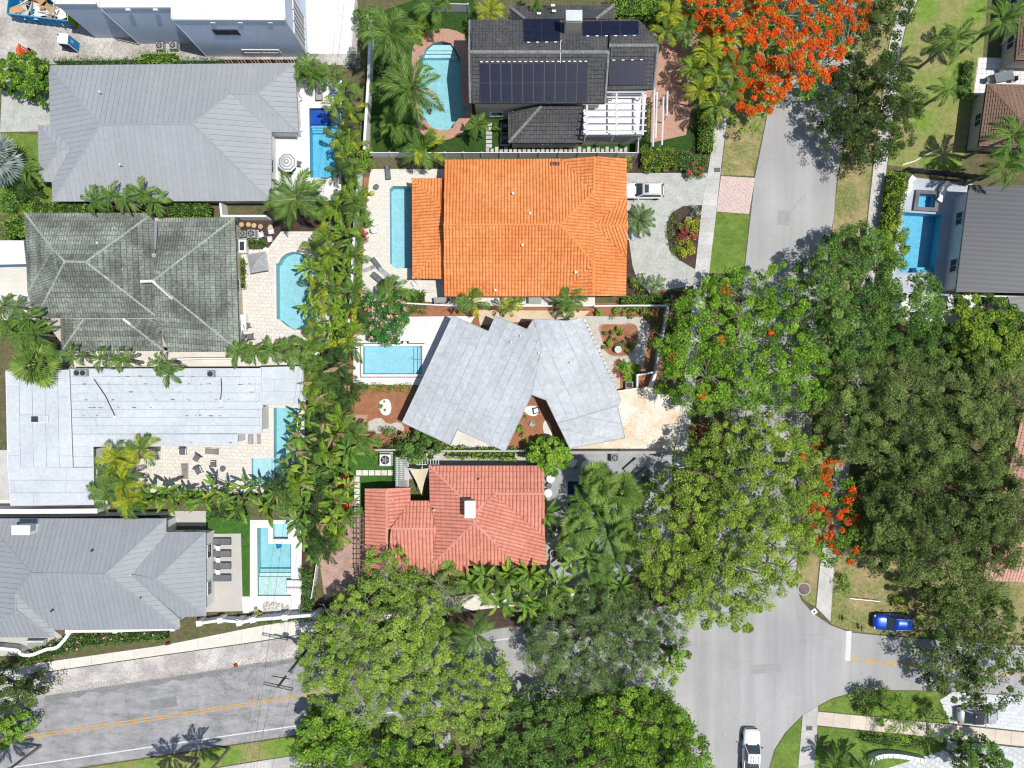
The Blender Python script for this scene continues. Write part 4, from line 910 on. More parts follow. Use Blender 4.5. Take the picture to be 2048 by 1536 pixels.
# --- orange barrel tile house
e, rd, mid = 3.0, 5.6, 4.3
O = dict(nw=(889, 320, e), vn=(1122, 318, e), gn=(1189, 313, mid), r0=(887, 449, rd), r1=(1120, 449, rd), kn=(1187, 384, mid), ks=(1186, 525, mid), gs=(1186, 592, mid), vs=(1120, 593, e), sw=(888, 593, e), ne=(1253, 317, e), se=(1252, 592, e),
         d0=(1188, 451, mid), de=(1256, 451, 3.9), dn=(1253, 392, e), ds=(1253, 517, e))
faces = [F(O['nw'], O['vn'], O['kn'], O['r1'], O['r0']), F(O['r0'], O['r1'], O['ks'], O['vs'], O['sw']), F(O['vn'], O['gn'], O['kn']), F(O['vs'], O['ks'], O['gs']),
         F(O['kn'], O['gn'], O['ne'], O['dn'], O['d0']), F(O['r1'], O['kn'], O['d0'], O['ks']), F(O['d0'], O['ds'], O['se'], O['gs'], O['ks']), F(O['d0'], O['de'], O['dn']), F(O['d0'], O['de'], O['ds'])]
h7, rf = house('bright orange barrel tile house with the white car in front', faces, [(O[a], O[b]) for a, b in (('r0', 'r1'), ('r1', 'kn'), ('kn', 'gn'), ('r1', 'ks'), ('ks', 'gs'), ('d0', 'de'))], 'barrel', .36, .44, m_ror, m_rorc,
      [(889, 320), (1122, 318), (1253, 317), (1252, 592), (888, 593)], e, m_stuccow, deckm=m_underc, inset_d=.5, capr=.15)
pf = [F((824, 357, 2.7), (886, 418, 3.75), (887, 487, 3.75), (825, 557, 2.7)), F((824, 357, 2.7), (888, 357, 2.7), (886, 418, 3.75)), F((825, 557, 2.7), (887, 487, 3.75), (889, 558, 2.7))]
rp = deck(h7, pf, m_underc, .15, name='patio_roof')
for i, f in enumerate(pf): field(rp, f, 'barrel', .36, .44, m_ror, seed=i+21)
cap(rp, P(824, 357, 2.7), P(886, 418, 3.75), m_rorc, .14); cap(rp, P(825, 557, 2.7), P(887, 487, 3.75), m_rorc, .14)
for x, y in ((832, 364), (832, 550)): p = P(x, y, 2.6); MB().box((p.x, p.y, 1.25), (.3, .3, 2.5)).build('column', m_white, h7)
for x, y, h in ((1026, 388, 4.6), (1060, 428, 5.2), (1045, 491, 5.1), (1151, 545, 4.0), (991, 581, 3.3)): pipe(h7, x, y, h, m_white, .08, .3)
for k in range(4): MB().box(P(1102+k*5.3, 328, 3.35), (.16, .45, .12)).build('roof_vent', m_rblk, h7)

# --- silver membrane roof house with two angled wings
hs = 3.3
Lw = [(905, 632, 3.1), (977, 663, 3.4), (991, 632, 3.4), (1054, 659, 3.6), (1067, 638, 3.65), (1084, 692, 3.7), (1063, 789, 3.6), (1010, 902, 3.45), (914.5, 859, 3.1), (901, 890, 3.1), (804.5, 844.5, 2.8)]
Rw = [(1067, 638, 3.65), (1133, 642, 3.55), (1164, 635, 3.5), (1242, 799, 3.2), (1236, 811, 3.2), (1115, 846, 3.45), (1092.5, 800, 3.5), (1063, 789, 3.6), (1084, 692, 3.7)]
R2w = [(1115, 846.5, 3.4), (1235, 812, 3.15), (1250, 876, 3.1), (1140, 897, 3.3), (1121, 858, 3.38)]
t8 = thing('house', 'angular house with two splayed silver membrane roof wings in the centre', 'house', P(1030, 760))
for pl, dv, wd_ in ((Lw, (-100, -213), 1.02), (Rw, (78, -164), 1.3), (R2w, (1, -.2), 2.0)):
    a, b, c = plane_of([P(*q) for q in pl]); f3 = [Vector((P(*q).x, P(*q).y, a*P(*q).x+b*P(*q).y+c)) for q in pl]
    rr_ = deck(t8, [f3], m_under, .25, name='roof')
    field(rr_, f3, 'sheet', wd_, 4.5, m_memb, dirv=dv, seed=len(pl), lift=.02)
    for p_, q_ in zip(f3, f3[1:]+f3[:1]): MB().tube([p_+Vector((0, 0, .02)), q_+Vector((0, 0, .02))], .06, 4).build('roof_edge', m_memb, rr_)
    walls(t8, inset(f3, .75), 0, 2.85, m_stuccow, pl is not R2w, wz=1.4, wh=1.5)
for x, y in ((1041, 672), (1022, 685), (1077, 706), (1082, 711), (1141, 726)): pipe(t8, x, y, 3.65, m_white, .05, .2)

# --- red barrel tile house
e = 3.0
D = dict(nw=(858, 931, e), ne=(1088, 931, e), wr=(1089, 987, 4.25), w0=(988, 987, 4.25), j=(951, 1023, 4.95), r0=(940, 1011, 4.85), ap=(948, 1045, 4.95), ev=(1090, 1074, e), se=(1094, 1130, e), sk=(1037, 1130, e), sw=(863, 1131, e), sws=(863, 1149, 2.8), sks=(938, 1149, 2.8), wm=(858, 1000, e))
faces = [F(D['nw'], D['ne'], D['wr'], D['w0'], D['j'], D['r0']), F(D['nw'], D['r0'], D['ap'], D['sw']), F(D['w0'], D['wr'], D['ev']), F(D['j'], D['w0'], D['ev'], D['se'], D['sk'], D['ap']), F(D['ap'], D['sk'], D['sw'])]
h9, rf = house('red barrel tile house with white chimney below the silver roof', faces, [(D[a], D[b]) for a, b in (('nw', 'r0'), ('r0', 'ap'), ('ap', 'sw'), ('ap', 'sk'), ('j', 'w0'), ('w0', 'wr'))], 'barrel', .40, .62, m_rred, m_rredc,
      [(858, 931), (1088, 931), (1094, 1130), (863, 1131)], e, m_stuccop, deckm=m_underr, inset_d=.45, capr=.15)
wf = [F((730, 978, 2.9), (773, 979, 3.8), (773, 1152, 3.8), (730, 1152, 2.9)), F((773, 979, 3.8), (821, 977, 2.9), (821, 1001, 2.9), (783, 1057, 3.75), (773, 1060, 3.8)),
      F((821, 1001, 2.95), (858, 1001, 2.95), (873, 1057, 4.0), (782, 1057, 4.0)), F((782, 1057, 4.0), (873, 1057, 4.0), (862, 1149, 2.7), (774, 1149, 2.7))]
rw = deck(h9, wf, m_underr, .15, name='wing_roof')
for i, f in enumerate(wf): field(rw, f, 'barrel', .40, .62, m_rred, seed=i+31)
cap(rw, P(773, 979, 3.8), P(773, 1152, 3.8), m_rredc, .15); cap(rw, P(782, 1057, 4.0), P(873, 1057, 4.0), m_rredc, .15); cap(rw, P(730, 979, 2.9), P(773, 979, 3.8), m_rredc, .12); cap(rw, P(773, 979, 3.8), P(821, 977, 2.9), m_rredc, .12)
walls(h9, inset([P(x, y, 2.9) for x, y in ((730, 978), (821, 977), (821, 1001), (858, 1001), (862, 1149), (730, 1149))], .4), 0, 2.75, m_stuccop)
walls(h9, inset([P(x, y, 2.8) for x, y in ((863, 1100), (938, 1100), (938, 1149), (863, 1149))], .4), 0, 2.6, m_stuccop, False, name='porch_wall')
pf_ = [F((863, 1131, 3.0), (938, 1131, 3.0), (938, 1150, 2.75), (863, 1150, 2.75))]
rp = deck(h9, pf_, m_underr, .15, name='porch_roof'); field(rp, pf_[0], 'barrel', .40, .62, m_rred, seed=77)
MB().box(P(940, 1019, 5.9) + Vector((0, 0, -.6)), (1.05, 1.75, 1.6)).build('chimney', m_white, h9); MB().box(P(940, 1019, 6.25), (1.2, 1.9, .1), 0, .03).build('chimney_cap', m_white, h9)
pipe(h9, 960, 960, 3.9, m_rredc, .1, .25); pipe(h9, 869, 1019, 3.4, m_stone, .08, .25); pipe(h9, 787, 998, 3.4, m_rredc, .08, .25)

# --- houses at the right edge
hh = thing('house', 'charcoal standing-seam metal roof house beside the blue pool on the right', 'house', P(2010, 480))
fr = [F((1938, 370, 3.5), (2190, 372, 6.0), (2170, 588, 6.0), (1912, 584, 3.5))]
rk = deck(hh, fr, m_rdark, name='roof'); field(rk, fr[0], 'seam', .52, 0, m_rdark)
walls(hh, inset([P(x, y, 3.5) for x, y in ((1938, 370), (2190, 372), (2170, 586), (1912, 584))], .6), 0, 3.3, m_stuccow)
f2_ = [F((2016, 593, 3.0), (2190, 590, 4.2), (2190, 700, 4.2), (2040, 690, 3.0))]
rk = deck(hh, f2_, m_rdark, name='lower_roof'); field(rk, f2_[0], 'seam', .52, 0, m_rdark)
walls(hh, inset([P(x, y, 3.0) for x, y in ((2016, 593), (2190, 590), (2190, 700), (2040, 690))], .5), 0, 2.8, m_stuccow, False)
MB().tube([P(1937, 371, 3.5), P(1911, 585, 3.5)], .07, 6).build('gutter', m_dark, hh)
B = dict(nw=(1974, 168, 3.0), ne=(2140, 172, 3.0), sw=(1957, 292, 3.0), se=(2120, 300, 3.0), r0=(2042, 240, 4.7), r1=(2080, 240, 4.7))
hb, rf = house('brown shingle hip roof house at the right edge above the charcoal roof', [F(B['nw'], B['ne'], B['r1'], B['r0']), F(B['nw'], B['r0'], B['sw']), F(B['sw'], B['r0'], B['r1'], B['se']), F(B['r1'], B['ne'], B['se'])],
      [(B['nw'], B['r0']), (B['sw'], B['r0']), (B['r0'], B['r1'])], 'flat', .5, .22, m_rbrn, m_rbrn, [(1974, 168), (2140, 172), (2120, 300), (1957, 292)], 3.0, m_stucco, deckm=m_underb, capr=.1)
B = dict(nw=(2046, -60, 3.2), ne=(2170, -60, 3.2), sw=(2030, 120, 3.2), se=(2160, 124, 3.2), r0=(2095, 20, 4.8), r1=(2090, 55, 4.8))
house('brown shingle roof house in the upper right corner', [F(B['nw'], B['ne'], B['r0']), F(B['nw'], B['r0'], B['r1'], B['sw']), F(B['sw'], B['r1'], B['se']), F(B['r0'], B['ne'], B['se'], B['r1'])],
      [(B['sw'], B['r1']), (B['r0'], B['r1'])], 'flat', .5, .22, m_rbrn, m_rbrn, [(2046, -60), (2170, -60), (2160, 124), (2030, 120)], 3.2, m_stucco, deckm=m_underb, capr=.1)
B = dict(nw=(2044, 826, 3.2), ne=(2180, 820, 3.2), sw=(1964, 1160, 3.2), se=(2150, 1170, 3.2), r0=(2110, 920, 5.0), r1=(2080, 1070, 5.0))
house('pale pink tile roof house behind the olive trees at the right edge', [F(B['nw'], B['ne'], B['r0']), F(B['nw'], B['r0'], B['r1'], B['sw']), F(B['sw'], B['r1'], B['se']), F(B['r0'], B['ne'], B['se'], B['r1'])],
      [(B['sw'], B['r1']), (B['r0'], B['r1']), (B['nw'], B['r0'])], 'wave', .36, .4, m_rpink, m_rpink, [(2044, 826), (2180, 820), (2150, 1168), (1964, 1158)], 3.2, m_stuccop, deckm=m_underr, capr=.13)
# white shed at the left edge
sh = thing('shed', 'small white flat roof shed at the left edge beside the mossy tile house', 'shed', P(15, 505))
pp = [P(x, y, 2.5) for x, y in ((-40, 481), (47, 481), (52, 528), (-40, 530))]
walls(sh, inset(pp, .12), 0, 2.4, m_blue, False); field(deck(sh, [pp], m_white, .12, name='roof'), pp, 'seam', .5, 0, m_white, dirv=(0, 1))
# ------------------------------------------------------------------ foliage
def quad_mesh(name, V, tint, mat):
    """V: (m,4,3) array of quads -> mesh with a per-leaf tint"""
    m = len(V); me = bpy.data.meshes.new(name)
    me.vertices.add(4*m); me.vertices.foreach_set('co', np.ascontiguousarray(V, dtype=np.float32).ravel())
    me.loops.add(4*m); me.loops.foreach_set('vertex_index', np.arange(4*m, dtype=np.int32))
    me.polygons.add(m); me.polygons.foreach_set('loop_start', np.arange(0, 4*m, 4, dtype=np.int32))
    at = me.attributes.new('tint', 'FLOAT', 'FACE'); at.data.foreach_set('value', np.ascontiguousarray(tint, dtype=np.float32))
    me.materials.append(mat); me.update(calc_edges=True); return me
def nrm(a): return a / np.maximum(np.linalg.norm(a, axis=-1, keepdims=True), 1e-9)
def leaf_quads(cen, rad, n, size, flat=.6, up=.55, tc=None, rough=.7, aspect=.5, power=.45):
    k = len(cen); idx = np.repeat(np.arange(k), n); m = len(idx)
    d = nrm(rng.normal(size=(m, 3))); d[:, 2] = np.abs(d[:, 2])*1.0 - .35*rng.random(m); d = nrm(d)
    r = rad[idx]*rng.random(m)**power
    p = cen[idx] + d*r[:, None]*np.array([1, 1, flat])
    nn = nrm(d*(1-up) + np.array([0, 0, up]) + rng.normal(size=(m, 3))*rough*.55)
    t = nrm(np.cross(nn, rng.normal(size=(m, 3)))); b = np.cross(nn, t)
    L = size*((.72+.56*rng.random(k))[idx]*(.5+.95*rng.random(m)**1.5))[:, None]; Wd = L*aspect
    V = np.stack([p-t*L*.5, p+b*Wd*.5-t*L*.05, p+t*L*.5, p-b*Wd*.5-t*L*.05], 1)
    tint = (tc[idx] if tc is not None else .5) + rng.normal(size=m)*.23
    return V, np.clip(tint, 0, 1)
def obj_mesh(name, me, parent): 
    o = link(name, me); o.parent = parent; return o
def edge_dist(x, y, poly):
    best = 1e9; n = len(poly)
    for i in range(n):
        ax, ay = poly[i][0], poly[i][1]; bx, by = poly[(i+1) % n][0], poly[(i+1) % n][1]
        dx, dy = bx-ax, by-ay; t = max(0, min(1, ((x-ax)*dx+(y-ay)*dy)/max(dx*dx+dy*dy, 1e-9)))
        best = min(best, math.hypot(x-ax-t*dx, y-ay-t*dy))
    return best
def branch(m, a, b, r0, r1, seed, seg=4, wob=.12, n=6):
    rr = random.Random(seed); a = Vector(a); b = Vector(b); L = (b-a).length; pts = []; rs = []
    for i in range(seg+1):
        t = i/seg; p = a.lerp(b, t)
        if 0 < i < seg: p += Vector((rr.uniform(-1, 1), rr.uniform(-1, 1), rr.uniform(-.5, 1)))*wob*L*.5
        pts.append(p); rs.append(r0+(r1-r0)*t)
    m.tube(pts, rs, n, cap=False); return pts
def tree(label, poly, ht, leafm, hb=None, spacing=1.25, size=.30, n=70, dm=2.1, bark=None, blossom=None, twigs=0, drop=.10, seed=1, rnd=.62, under=.45, name='tree', cat='tree', group=None, tr=.28, aspect=.5, flat=.62, cl=1.0, spl=.0, hollow=.06):
    n = int(n*dm*1.35); size *= .93; under = min(1, under*1.9); drop *= .35; spacing *= .90
    rr = random.Random(seed*77+5); hb = ht*.45 if hb is None else hb; hm = hb + (ht-hb)*.7
    W = [(P(x, y, hm).x, P(x, y, hm).y) for x, y in poly]
    xs = [p[0] for p in W]; ys = [p[1] for p in W]
    cx, cy = sum(xs)/len(xs), sum(ys)/len(ys)
    cs = []; x = min(xs)
    grid = []
    while x <= max(xs):
        y = min(ys)
        while y <= max(ys):
            gx, gy = x+rr.uniform(-.45, .45)*spacing, y+rr.uniform(-.45, .45)*spacing
            if inpoly(gx, gy, W): grid.append((gx, gy, edge_dist(gx, gy, W)))
            y += spacing
        x += spacing
    Rm = max(g[2] for g in grid); Re = max(.6*Rm, 1.0)
    lob = [(rr.uniform(min(xs), max(xs)), rr.uniform(min(ys), max(ys)), rr.uniform(.5, 1.0)) for _ in range(max(4, len(grid)//14))]
    for gx, gy, d in grid:
        if rr.random() < drop: continue
        q = 1-min(d/Re, 1); dome = math.sqrt(max(0, 1-q*q))
        lb = min(math.hypot(gx-a, gy-b)/(2.6*k) for a, b, k in lob)       # boughs with hollows between them
        if lb > .85 and rr.random() < hollow*min(1, (lb-.85)*3): continue
        z = hb + (ht-hb)*(dome*(1-.64*min(lb, 1))) + rr.uniform(-.3, .3)
        kf = (HC-z)/(HC-hm)
        cs.append((gx*kf, gy*kf, z, spacing*rnd*(.6+.8*rr.random())*cl))
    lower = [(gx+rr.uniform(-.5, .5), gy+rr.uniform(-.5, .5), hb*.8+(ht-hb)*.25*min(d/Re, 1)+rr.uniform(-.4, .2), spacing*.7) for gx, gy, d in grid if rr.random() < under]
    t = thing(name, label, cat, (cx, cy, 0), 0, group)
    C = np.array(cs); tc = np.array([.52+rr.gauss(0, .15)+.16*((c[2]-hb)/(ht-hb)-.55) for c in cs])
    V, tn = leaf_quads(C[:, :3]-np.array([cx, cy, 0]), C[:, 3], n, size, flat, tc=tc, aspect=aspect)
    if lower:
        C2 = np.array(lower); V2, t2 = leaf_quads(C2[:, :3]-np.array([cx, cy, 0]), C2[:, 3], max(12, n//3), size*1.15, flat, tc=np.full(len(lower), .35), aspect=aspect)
        V = np.concatenate([V, V2]); tn = np.concatenate([tn, t2])
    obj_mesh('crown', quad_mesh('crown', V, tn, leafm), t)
    if blossom:
        frac, bm, bs, bn = blossom; sel = [i for i in range(len(cs)) if rr.random() < frac]
        Cb = C[sel]; Vb, tb = leaf_quads(Cb[:, :3]-np.array([cx, cy, 0])+np.array([0, 0, .25]), Cb[:, 3]*.85, bn, bs, .55, up=.6, aspect=.75)
        o = obj_mesh('blossoms', quad_mesh('blossoms', Vb, tb, bm), t); o['kind'] = 'stuff'
    bark = bark or m_bark
    fork = Vector((cx+rr.uniform(-.3, .3), cy+rr.uniform(-.3, .3), ht*.30))
    m = MB(); branch(m, (cx, cy, -.05), fork, tr*1.35, tr, seed, 3, .06, 9); m.build('trunk', bark, t)
    tops = sorted(cs, key=lambda c: rr.random()); nl = min(len(tops), 7 if Rm > 3 else 4); limbs = []
    for i in range(nl):
        c = tops[i]; m = MB(); e = Vector((c[0], c[1], c[2]-.2))
        limbs += branch(m, fork, e, tr*.6, .05, seed+i, 5, .16, 6)[1:]; m.build('limb', bark, t)
    if limbs:
        m = MB()
        for c in tops[nl:nl+80]:
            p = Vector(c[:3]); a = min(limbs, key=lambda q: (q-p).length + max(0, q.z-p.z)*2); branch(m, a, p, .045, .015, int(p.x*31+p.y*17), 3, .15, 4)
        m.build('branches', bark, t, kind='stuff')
    if twigs:
        m = MB()
        for i in range(twigs):
            c = rr.choice(cs); p = Vector(c[:3]); a = rr.uniform(0, 6.28); L = rr.uniform(.8, 2.0)
            q = p + Vector((math.cos(a)*L, math.sin(a)*L, rr.uniform(.2, .8))); ps = branch(m, p+Vector((0, 0, .1)), q, .035, .012, i+seed, 3, .2, 4)
            for _ in range(4):
                b = rr.choice(ps[1:]); a2 = a+rr.uniform(-1.1, 1.1); l2 = rr.uniform(.3, .9); m.tube([b, b+Vector((math.cos(a2)*l2, math.sin(a2)*l2, rr.uniform(0, .4)))], [.018, .007], 4, cap=False)
        m.build('bare_twigs', m_twig, t, kind='stuff')
    return t
def ell(cx, cy, rx, ry, n=14, seed=0, wob=.16):
    rr = random.Random(seed*13+1); return [(cx+math.cos(6.2832*i/n)*rx*(1+rr.uniform(-wob, wob)), cy+math.sin(6.2832*i/n)*ry*(1+rr.uniform(-wob, wob))) for i in range(n)]
def bush(label, px, py, r, h, leafm, name='shrub', cat='shrub', group=None, size=.2, n=60, blossom=None, seed=0, k=None, base=0.0):
    rr = random.Random(seed*31+int(px)*7+int(py)); c = P(px, py, h*.7); t = thing(name, label, cat, (c.x, c.y, base), 0, group)
    k = k or max(5, int(r*r*5)); cs = []
    for i in range(k):
        a = rr.uniform(0, 6.28); q = math.sqrt(rr.random())*r*.85; cs.append((math.cos(a)*q, math.sin(a)*q, h*(.45+.5*math.sqrt(max(0, 1-(q/r)**2)))*rr.uniform(.75, 1.0), max(.22, r*.36)))
    C = np.array(cs); V, tn = leaf_quads(C[:, :3], C[:, 3], n, size, .75, tc=np.array([.5+rr.gauss(0, .13) for _ in cs]), aspect=.5)
    obj_mesh('foliage', quad_mesh('foliage', V, tn, leafm), t)
    if blossom:
        bm, cnt, bs = blossom; Cb = np.array([cs[rr.randrange(k)] for _ in range(cnt)]); Vb, tb = leaf_quads(Cb[:, :3]+np.array([0, 0, r*.25])+rng.normal(size=(cnt, 3))*r*.12, np.full(cnt, bs*1.3), 9, bs, .5, up=.7, aspect=.8)
        o = obj_mesh('blossoms', quad_mesh('blossoms', Vb, tb, bm), t); o['kind'] = 'stuff'
    m = MB()
    for i in range(min(6, k)): m.tube([(cs[i][0]*.1, cs[i][1]*.1, -.02), (cs[i][0]*.6, cs[i][1]*.6, cs[i][2]*.6), cs[i][:3]], [.05, .035, .012], 5, cap=False)
    m.build('stems', m_bark, t, world=False); return t
def hedge(label, pts, wd, h, leafm, name='hedge', group=None, size=.17, dens=55, blossom=None, z0=0.0, cat='hedge', core=True):
    """clipped or loose hedge along a line of photo pixels (read at the hedge top)"""
    ps = [P(x, y, h) for x, y in pts]; c = sum(ps, Vector())/len(ps); t = thing(name, label, cat, (c.x, c.y, z0), 0, group)
    cs = []; m = MB(); rr = random.Random(int(c.x*10+c.y*3))
    for a, b in zip(ps, ps[1:]):
        L = (b-a).length; d = (b-a).normalized(); nn = Vector((-d.y, d.x, 0)); k = max(1, int(L/.38)); kw = max(1, int(wd/.42))
        for i in range(k+1):
            for j in range(kw+1):
                p = a + d*(L*i/k) + nn*((j/kw-.5)*wd*.86) + Vector((rr.uniform(-.14, .14), rr.uniform(-.14, .14), 0))
                cs.append((p.x-c.x, p.y-c.y, h*.90+rr.uniform(-.14, .08), .32))
                if j in (0, kw): cs.append((p.x-c.x, p.y-c.y, h*.5, .34))
        if core: m.box(((a+b)/2 - c) * 1.0 + Vector((0, 0, h*.43 - (((a+b)/2-c).z))), (L, wd*.75, h*.8), math.atan2(d.y, d.x), .12)
    C = np.array(cs); V, tn = leaf_quads(C[:, :3], C[:, 3], max(8, dens//3), size, .8, tc=np.array([.5+rr.gauss(0, .13) for _ in cs]))
    obj_mesh('foliage', quad_mesh('foliage', V, tn, leafm), t)
    if core: m.build('stems', M('hedge_core', (.03, .05, .018), (.02, .03, .012)), t, world=False)
    if blossom:
        bm, cnt, bs = blossom; Cb = np.array([cs[rr.randrange(len(cs))] for _ in range(cnt)]); Vb, tb = leaf_quads(Cb[:, :3]+np.array([0, 0, .25]), np.full(cnt, bs), 8, bs, .5, up=.7, aspect=.8)
        o = obj_mesh('blossoms', quad_mesh('blossoms', Vb, tb, bm), t); o['kind'] = 'stuff'
    return t
# ---- fronds (shared meshes)
def feather(name, mat, nl=34, lw=.024, ll=.30, arch=.30, droop=.55, sw=.9, seed=0, twist=.25, start=.14):
    rr = np.random.default_rng(seed); Vq = []; tn = []
    def pt(t): return np.array([t*(1-.18*t*t), .06*math.sin(seed+2.2*t)*t, arch*t - droop*t*t*t])
    for i in range(10):
        a, b = pt(i/10), pt((i+1)/10); w = .012*(1-i/12); Vq.append([a+[0, -w, 0], b+[0, -w*.85, 0], b+[0, w*.85, 0], a+[0, w, 0]]); tn.append(.85)
        Vq.append([a+[0, 0, -w*1.3], b+[0, 0, -w], b+[0, 0, w*.6], a+[0, 0, w*.8]]); tn.append(.8)
    for i in range(nl):
        t = start + (1-start)*(i+.5)/nl; p = pt(t); f = pt(min(t+.02, 1))-pt(t-.02); f /= np.linalg.norm(f)
        ln = ll*(math.sin(math.pi*(.12+.80*((t-start)/(1-start))))**.7)*(.85+.3*rr.random())
        for s in (-1, 1):
            side = np.cross([0, 0, 1], f)*s; ang = sw*(1.0-.35*t)+rr.normal()*.07
            d = f*math.cos(ang)+side*math.sin(ang)+np.array([0, 0, .18-twist*rr.random()]); d /= np.linalg.norm(d)
            q = p+d*ln+np.array([0, 0, -.22*ln]); mid = p+d*ln*.45; u = np.cross(d, [0, 0, 1]); u /= np.linalg.norm(u); u = u+np.array([0, 0, .5*rr.normal()*.6])
            Vq.append([p, mid-u*lw, q, mid+u*lw]); tn.append(np.clip(.5+rr.normal()*.13-.12*t, 0, 1))
    return quad_mesh(name, np.array(Vq), np.array(tn), mat)
def paddle(name, mat, seed=0, wd=.095, arch=.5, droop=.42, pet=.34):
    rr = np.random.default_rng(seed); Vq = []; tn = []
    def pt(t): return np.array([t, 0.05*math.sin(seed+3*t)*t, arch*t-droop*t*t])
    for i in range(4):
        a, b = pt(pet*i/4), pt(pet*(i+1)/4); Vq.append([a+[0, -.014, 0], b+[0, -.013, 0], b+[0, .013, 0], a+[0, .014, 0]]); tn.append(.7); Vq.append([a+[0, 0, -.014], b+[0, 0, -.013], b+[0, 0, .013], a+[0, 0, .014]]); tn.append(.7)
    ns = 7
    for i in range(ns):
        t0, t1 = pet+(1-pet)*i/ns, pet+(1-pet)*(i+1)/ns; a, b = pt(t0), pt(t1)
        w0, w1 = (wd*math.sin(math.pi*min(1, (.06+.94*(q-pet)/(1-pet))))**.6 if q < .999 else .004 for q in (t0, t1))
        for s in (-1, 1):
            g = (.92 if rr.random() < .35 else 1.0); Vq.append([a+[0, 0, .003], a+[0, s*w0, .35*w0], b*g+a*(1-g)+[0, s*w1, .35*w1], b+[0, 0, .003]]); tn.append(np.clip(.5+rr.normal()*.12+.08*s, 0, 1))
        Vq.append([a+[0, -.006, .008], b+[0, -.005, .008], b+[0, .005, .008], a+[0, .006, .008]]); tn.append(.95)
    return quad_mesh(name, np.array(Vq), np.array(tn), mat)
def fan(name, mat, seed=0, nb=18, pet=.48, spread=2.5, wd=.035, cup=.10):
    rr = np.random.default_rng(seed); Vq = []; tn = []
    for i in range(3):
        a = np.array([pet*i/3, 0, .16*i/3]); b = np.array([pet*(i+1)/3, 0, .16*(i+1)/3]); Vq.append([a+[0, -.012, 0], b+[0, -.012, 0], b+[0, .012, 0], a+[0, .012, 0]]); tn.append(.75); Vq.append([a+[0, 0, -.012], b+[0, 0, -.012], b+[0, 0, .012], a+[0, 0, .012]]); tn.append(.7)
    o = np.array([pet, 0, .16])
    for i in range(nb):
        th = spread*(i/(nb-1)-.5)*1.25; L = (1-pet)*(1-.16*abs(th)/1.6)*(.92+.16*rr.random()); d = np.array([math.cos(th), math.sin(th), cup-.10*rr.random()]); u = np.array([-math.sin(th), math.cos(th), .35*(-1)**i])
        e = o+d*L+np.array([0, 0, -.16*L]); m_ = o+d*L*.55; Vq.append([o, m_-u*wd, e, m_+u*wd]); tn.append(np.clip(.5+rr.normal()*.13, 0, 1))
    return quad_mesh(name, np.array(Vq), np.array(tn), mat)
FR = {
 'areca': [feather('areca_frond', l_palm, 26, .014, .31, .42, .60, .85, s) for s in range(3)],
 'arecay': [feather('golden_areca_frond', l_palmy, 24, .015, .31, .42, .55, .85, s+10) for s in range(3)],
 'arecal': [feather('lime_areca_frond', l_lime, 26, .015, .31, .42, .58, .85, s+90) for s in range(2)],
 'arecad': [feather('dark_areca_frond', l_dkfr, 26, .015, .31, .42, .60, .85, s+95) for s in range(2)],
 'paddlel': [paddle('lime_paddle_leaf', l_lime, s+15) for s in range(2)],
 'coco': [feather('coconut_frond', l_coco, 44, .010, .25, .34, .62, 1.0, s+20, .5) for s in range(3)],
 'xmas': [feather('adonidia_frond', l_palm, 24, .017, .31, .50, .85, .8, s+30) for s in range(3)],
 'date': [feather('date_frond', leaf_mat('date_frond', (.05, .09, .03), (.12, .19, .07), (.24, .30, .12)), 46, .010, .22, .25, .45, .75, s+40) for s in range(2)],
 'paddle': [paddle('paddle_leaf', l_padl, s) for s in range(4)],
 'paddley': [paddle('yellow_paddle_leaf', l_ygr, s+5) for s in range(2)],
 'banana': [paddle('banana_leaf', l_padl, s+9, .115, .55, .62, .22) for s in range(3)],
 'fan': [fan('fan_frond', leaf_mat('fan_frond', (.03, .06, .014), (.095, .165, .034), (.28, .34, .095)), s) for s in range(3)],
 'bism': [fan('silver_fan_frond', l_bism, s+3, 22, .42, 3.4, .040, .14) for s in range(3)],
 'spiky': [feather('cordyline_leaf', l_mid, 2, .02, .1, .5, .3, .6, s+60) for s in range(2)],
 'dry': [feather('dry_frond', l_dry, 22, .016, .26, .1, .7, .7, 77)],
}
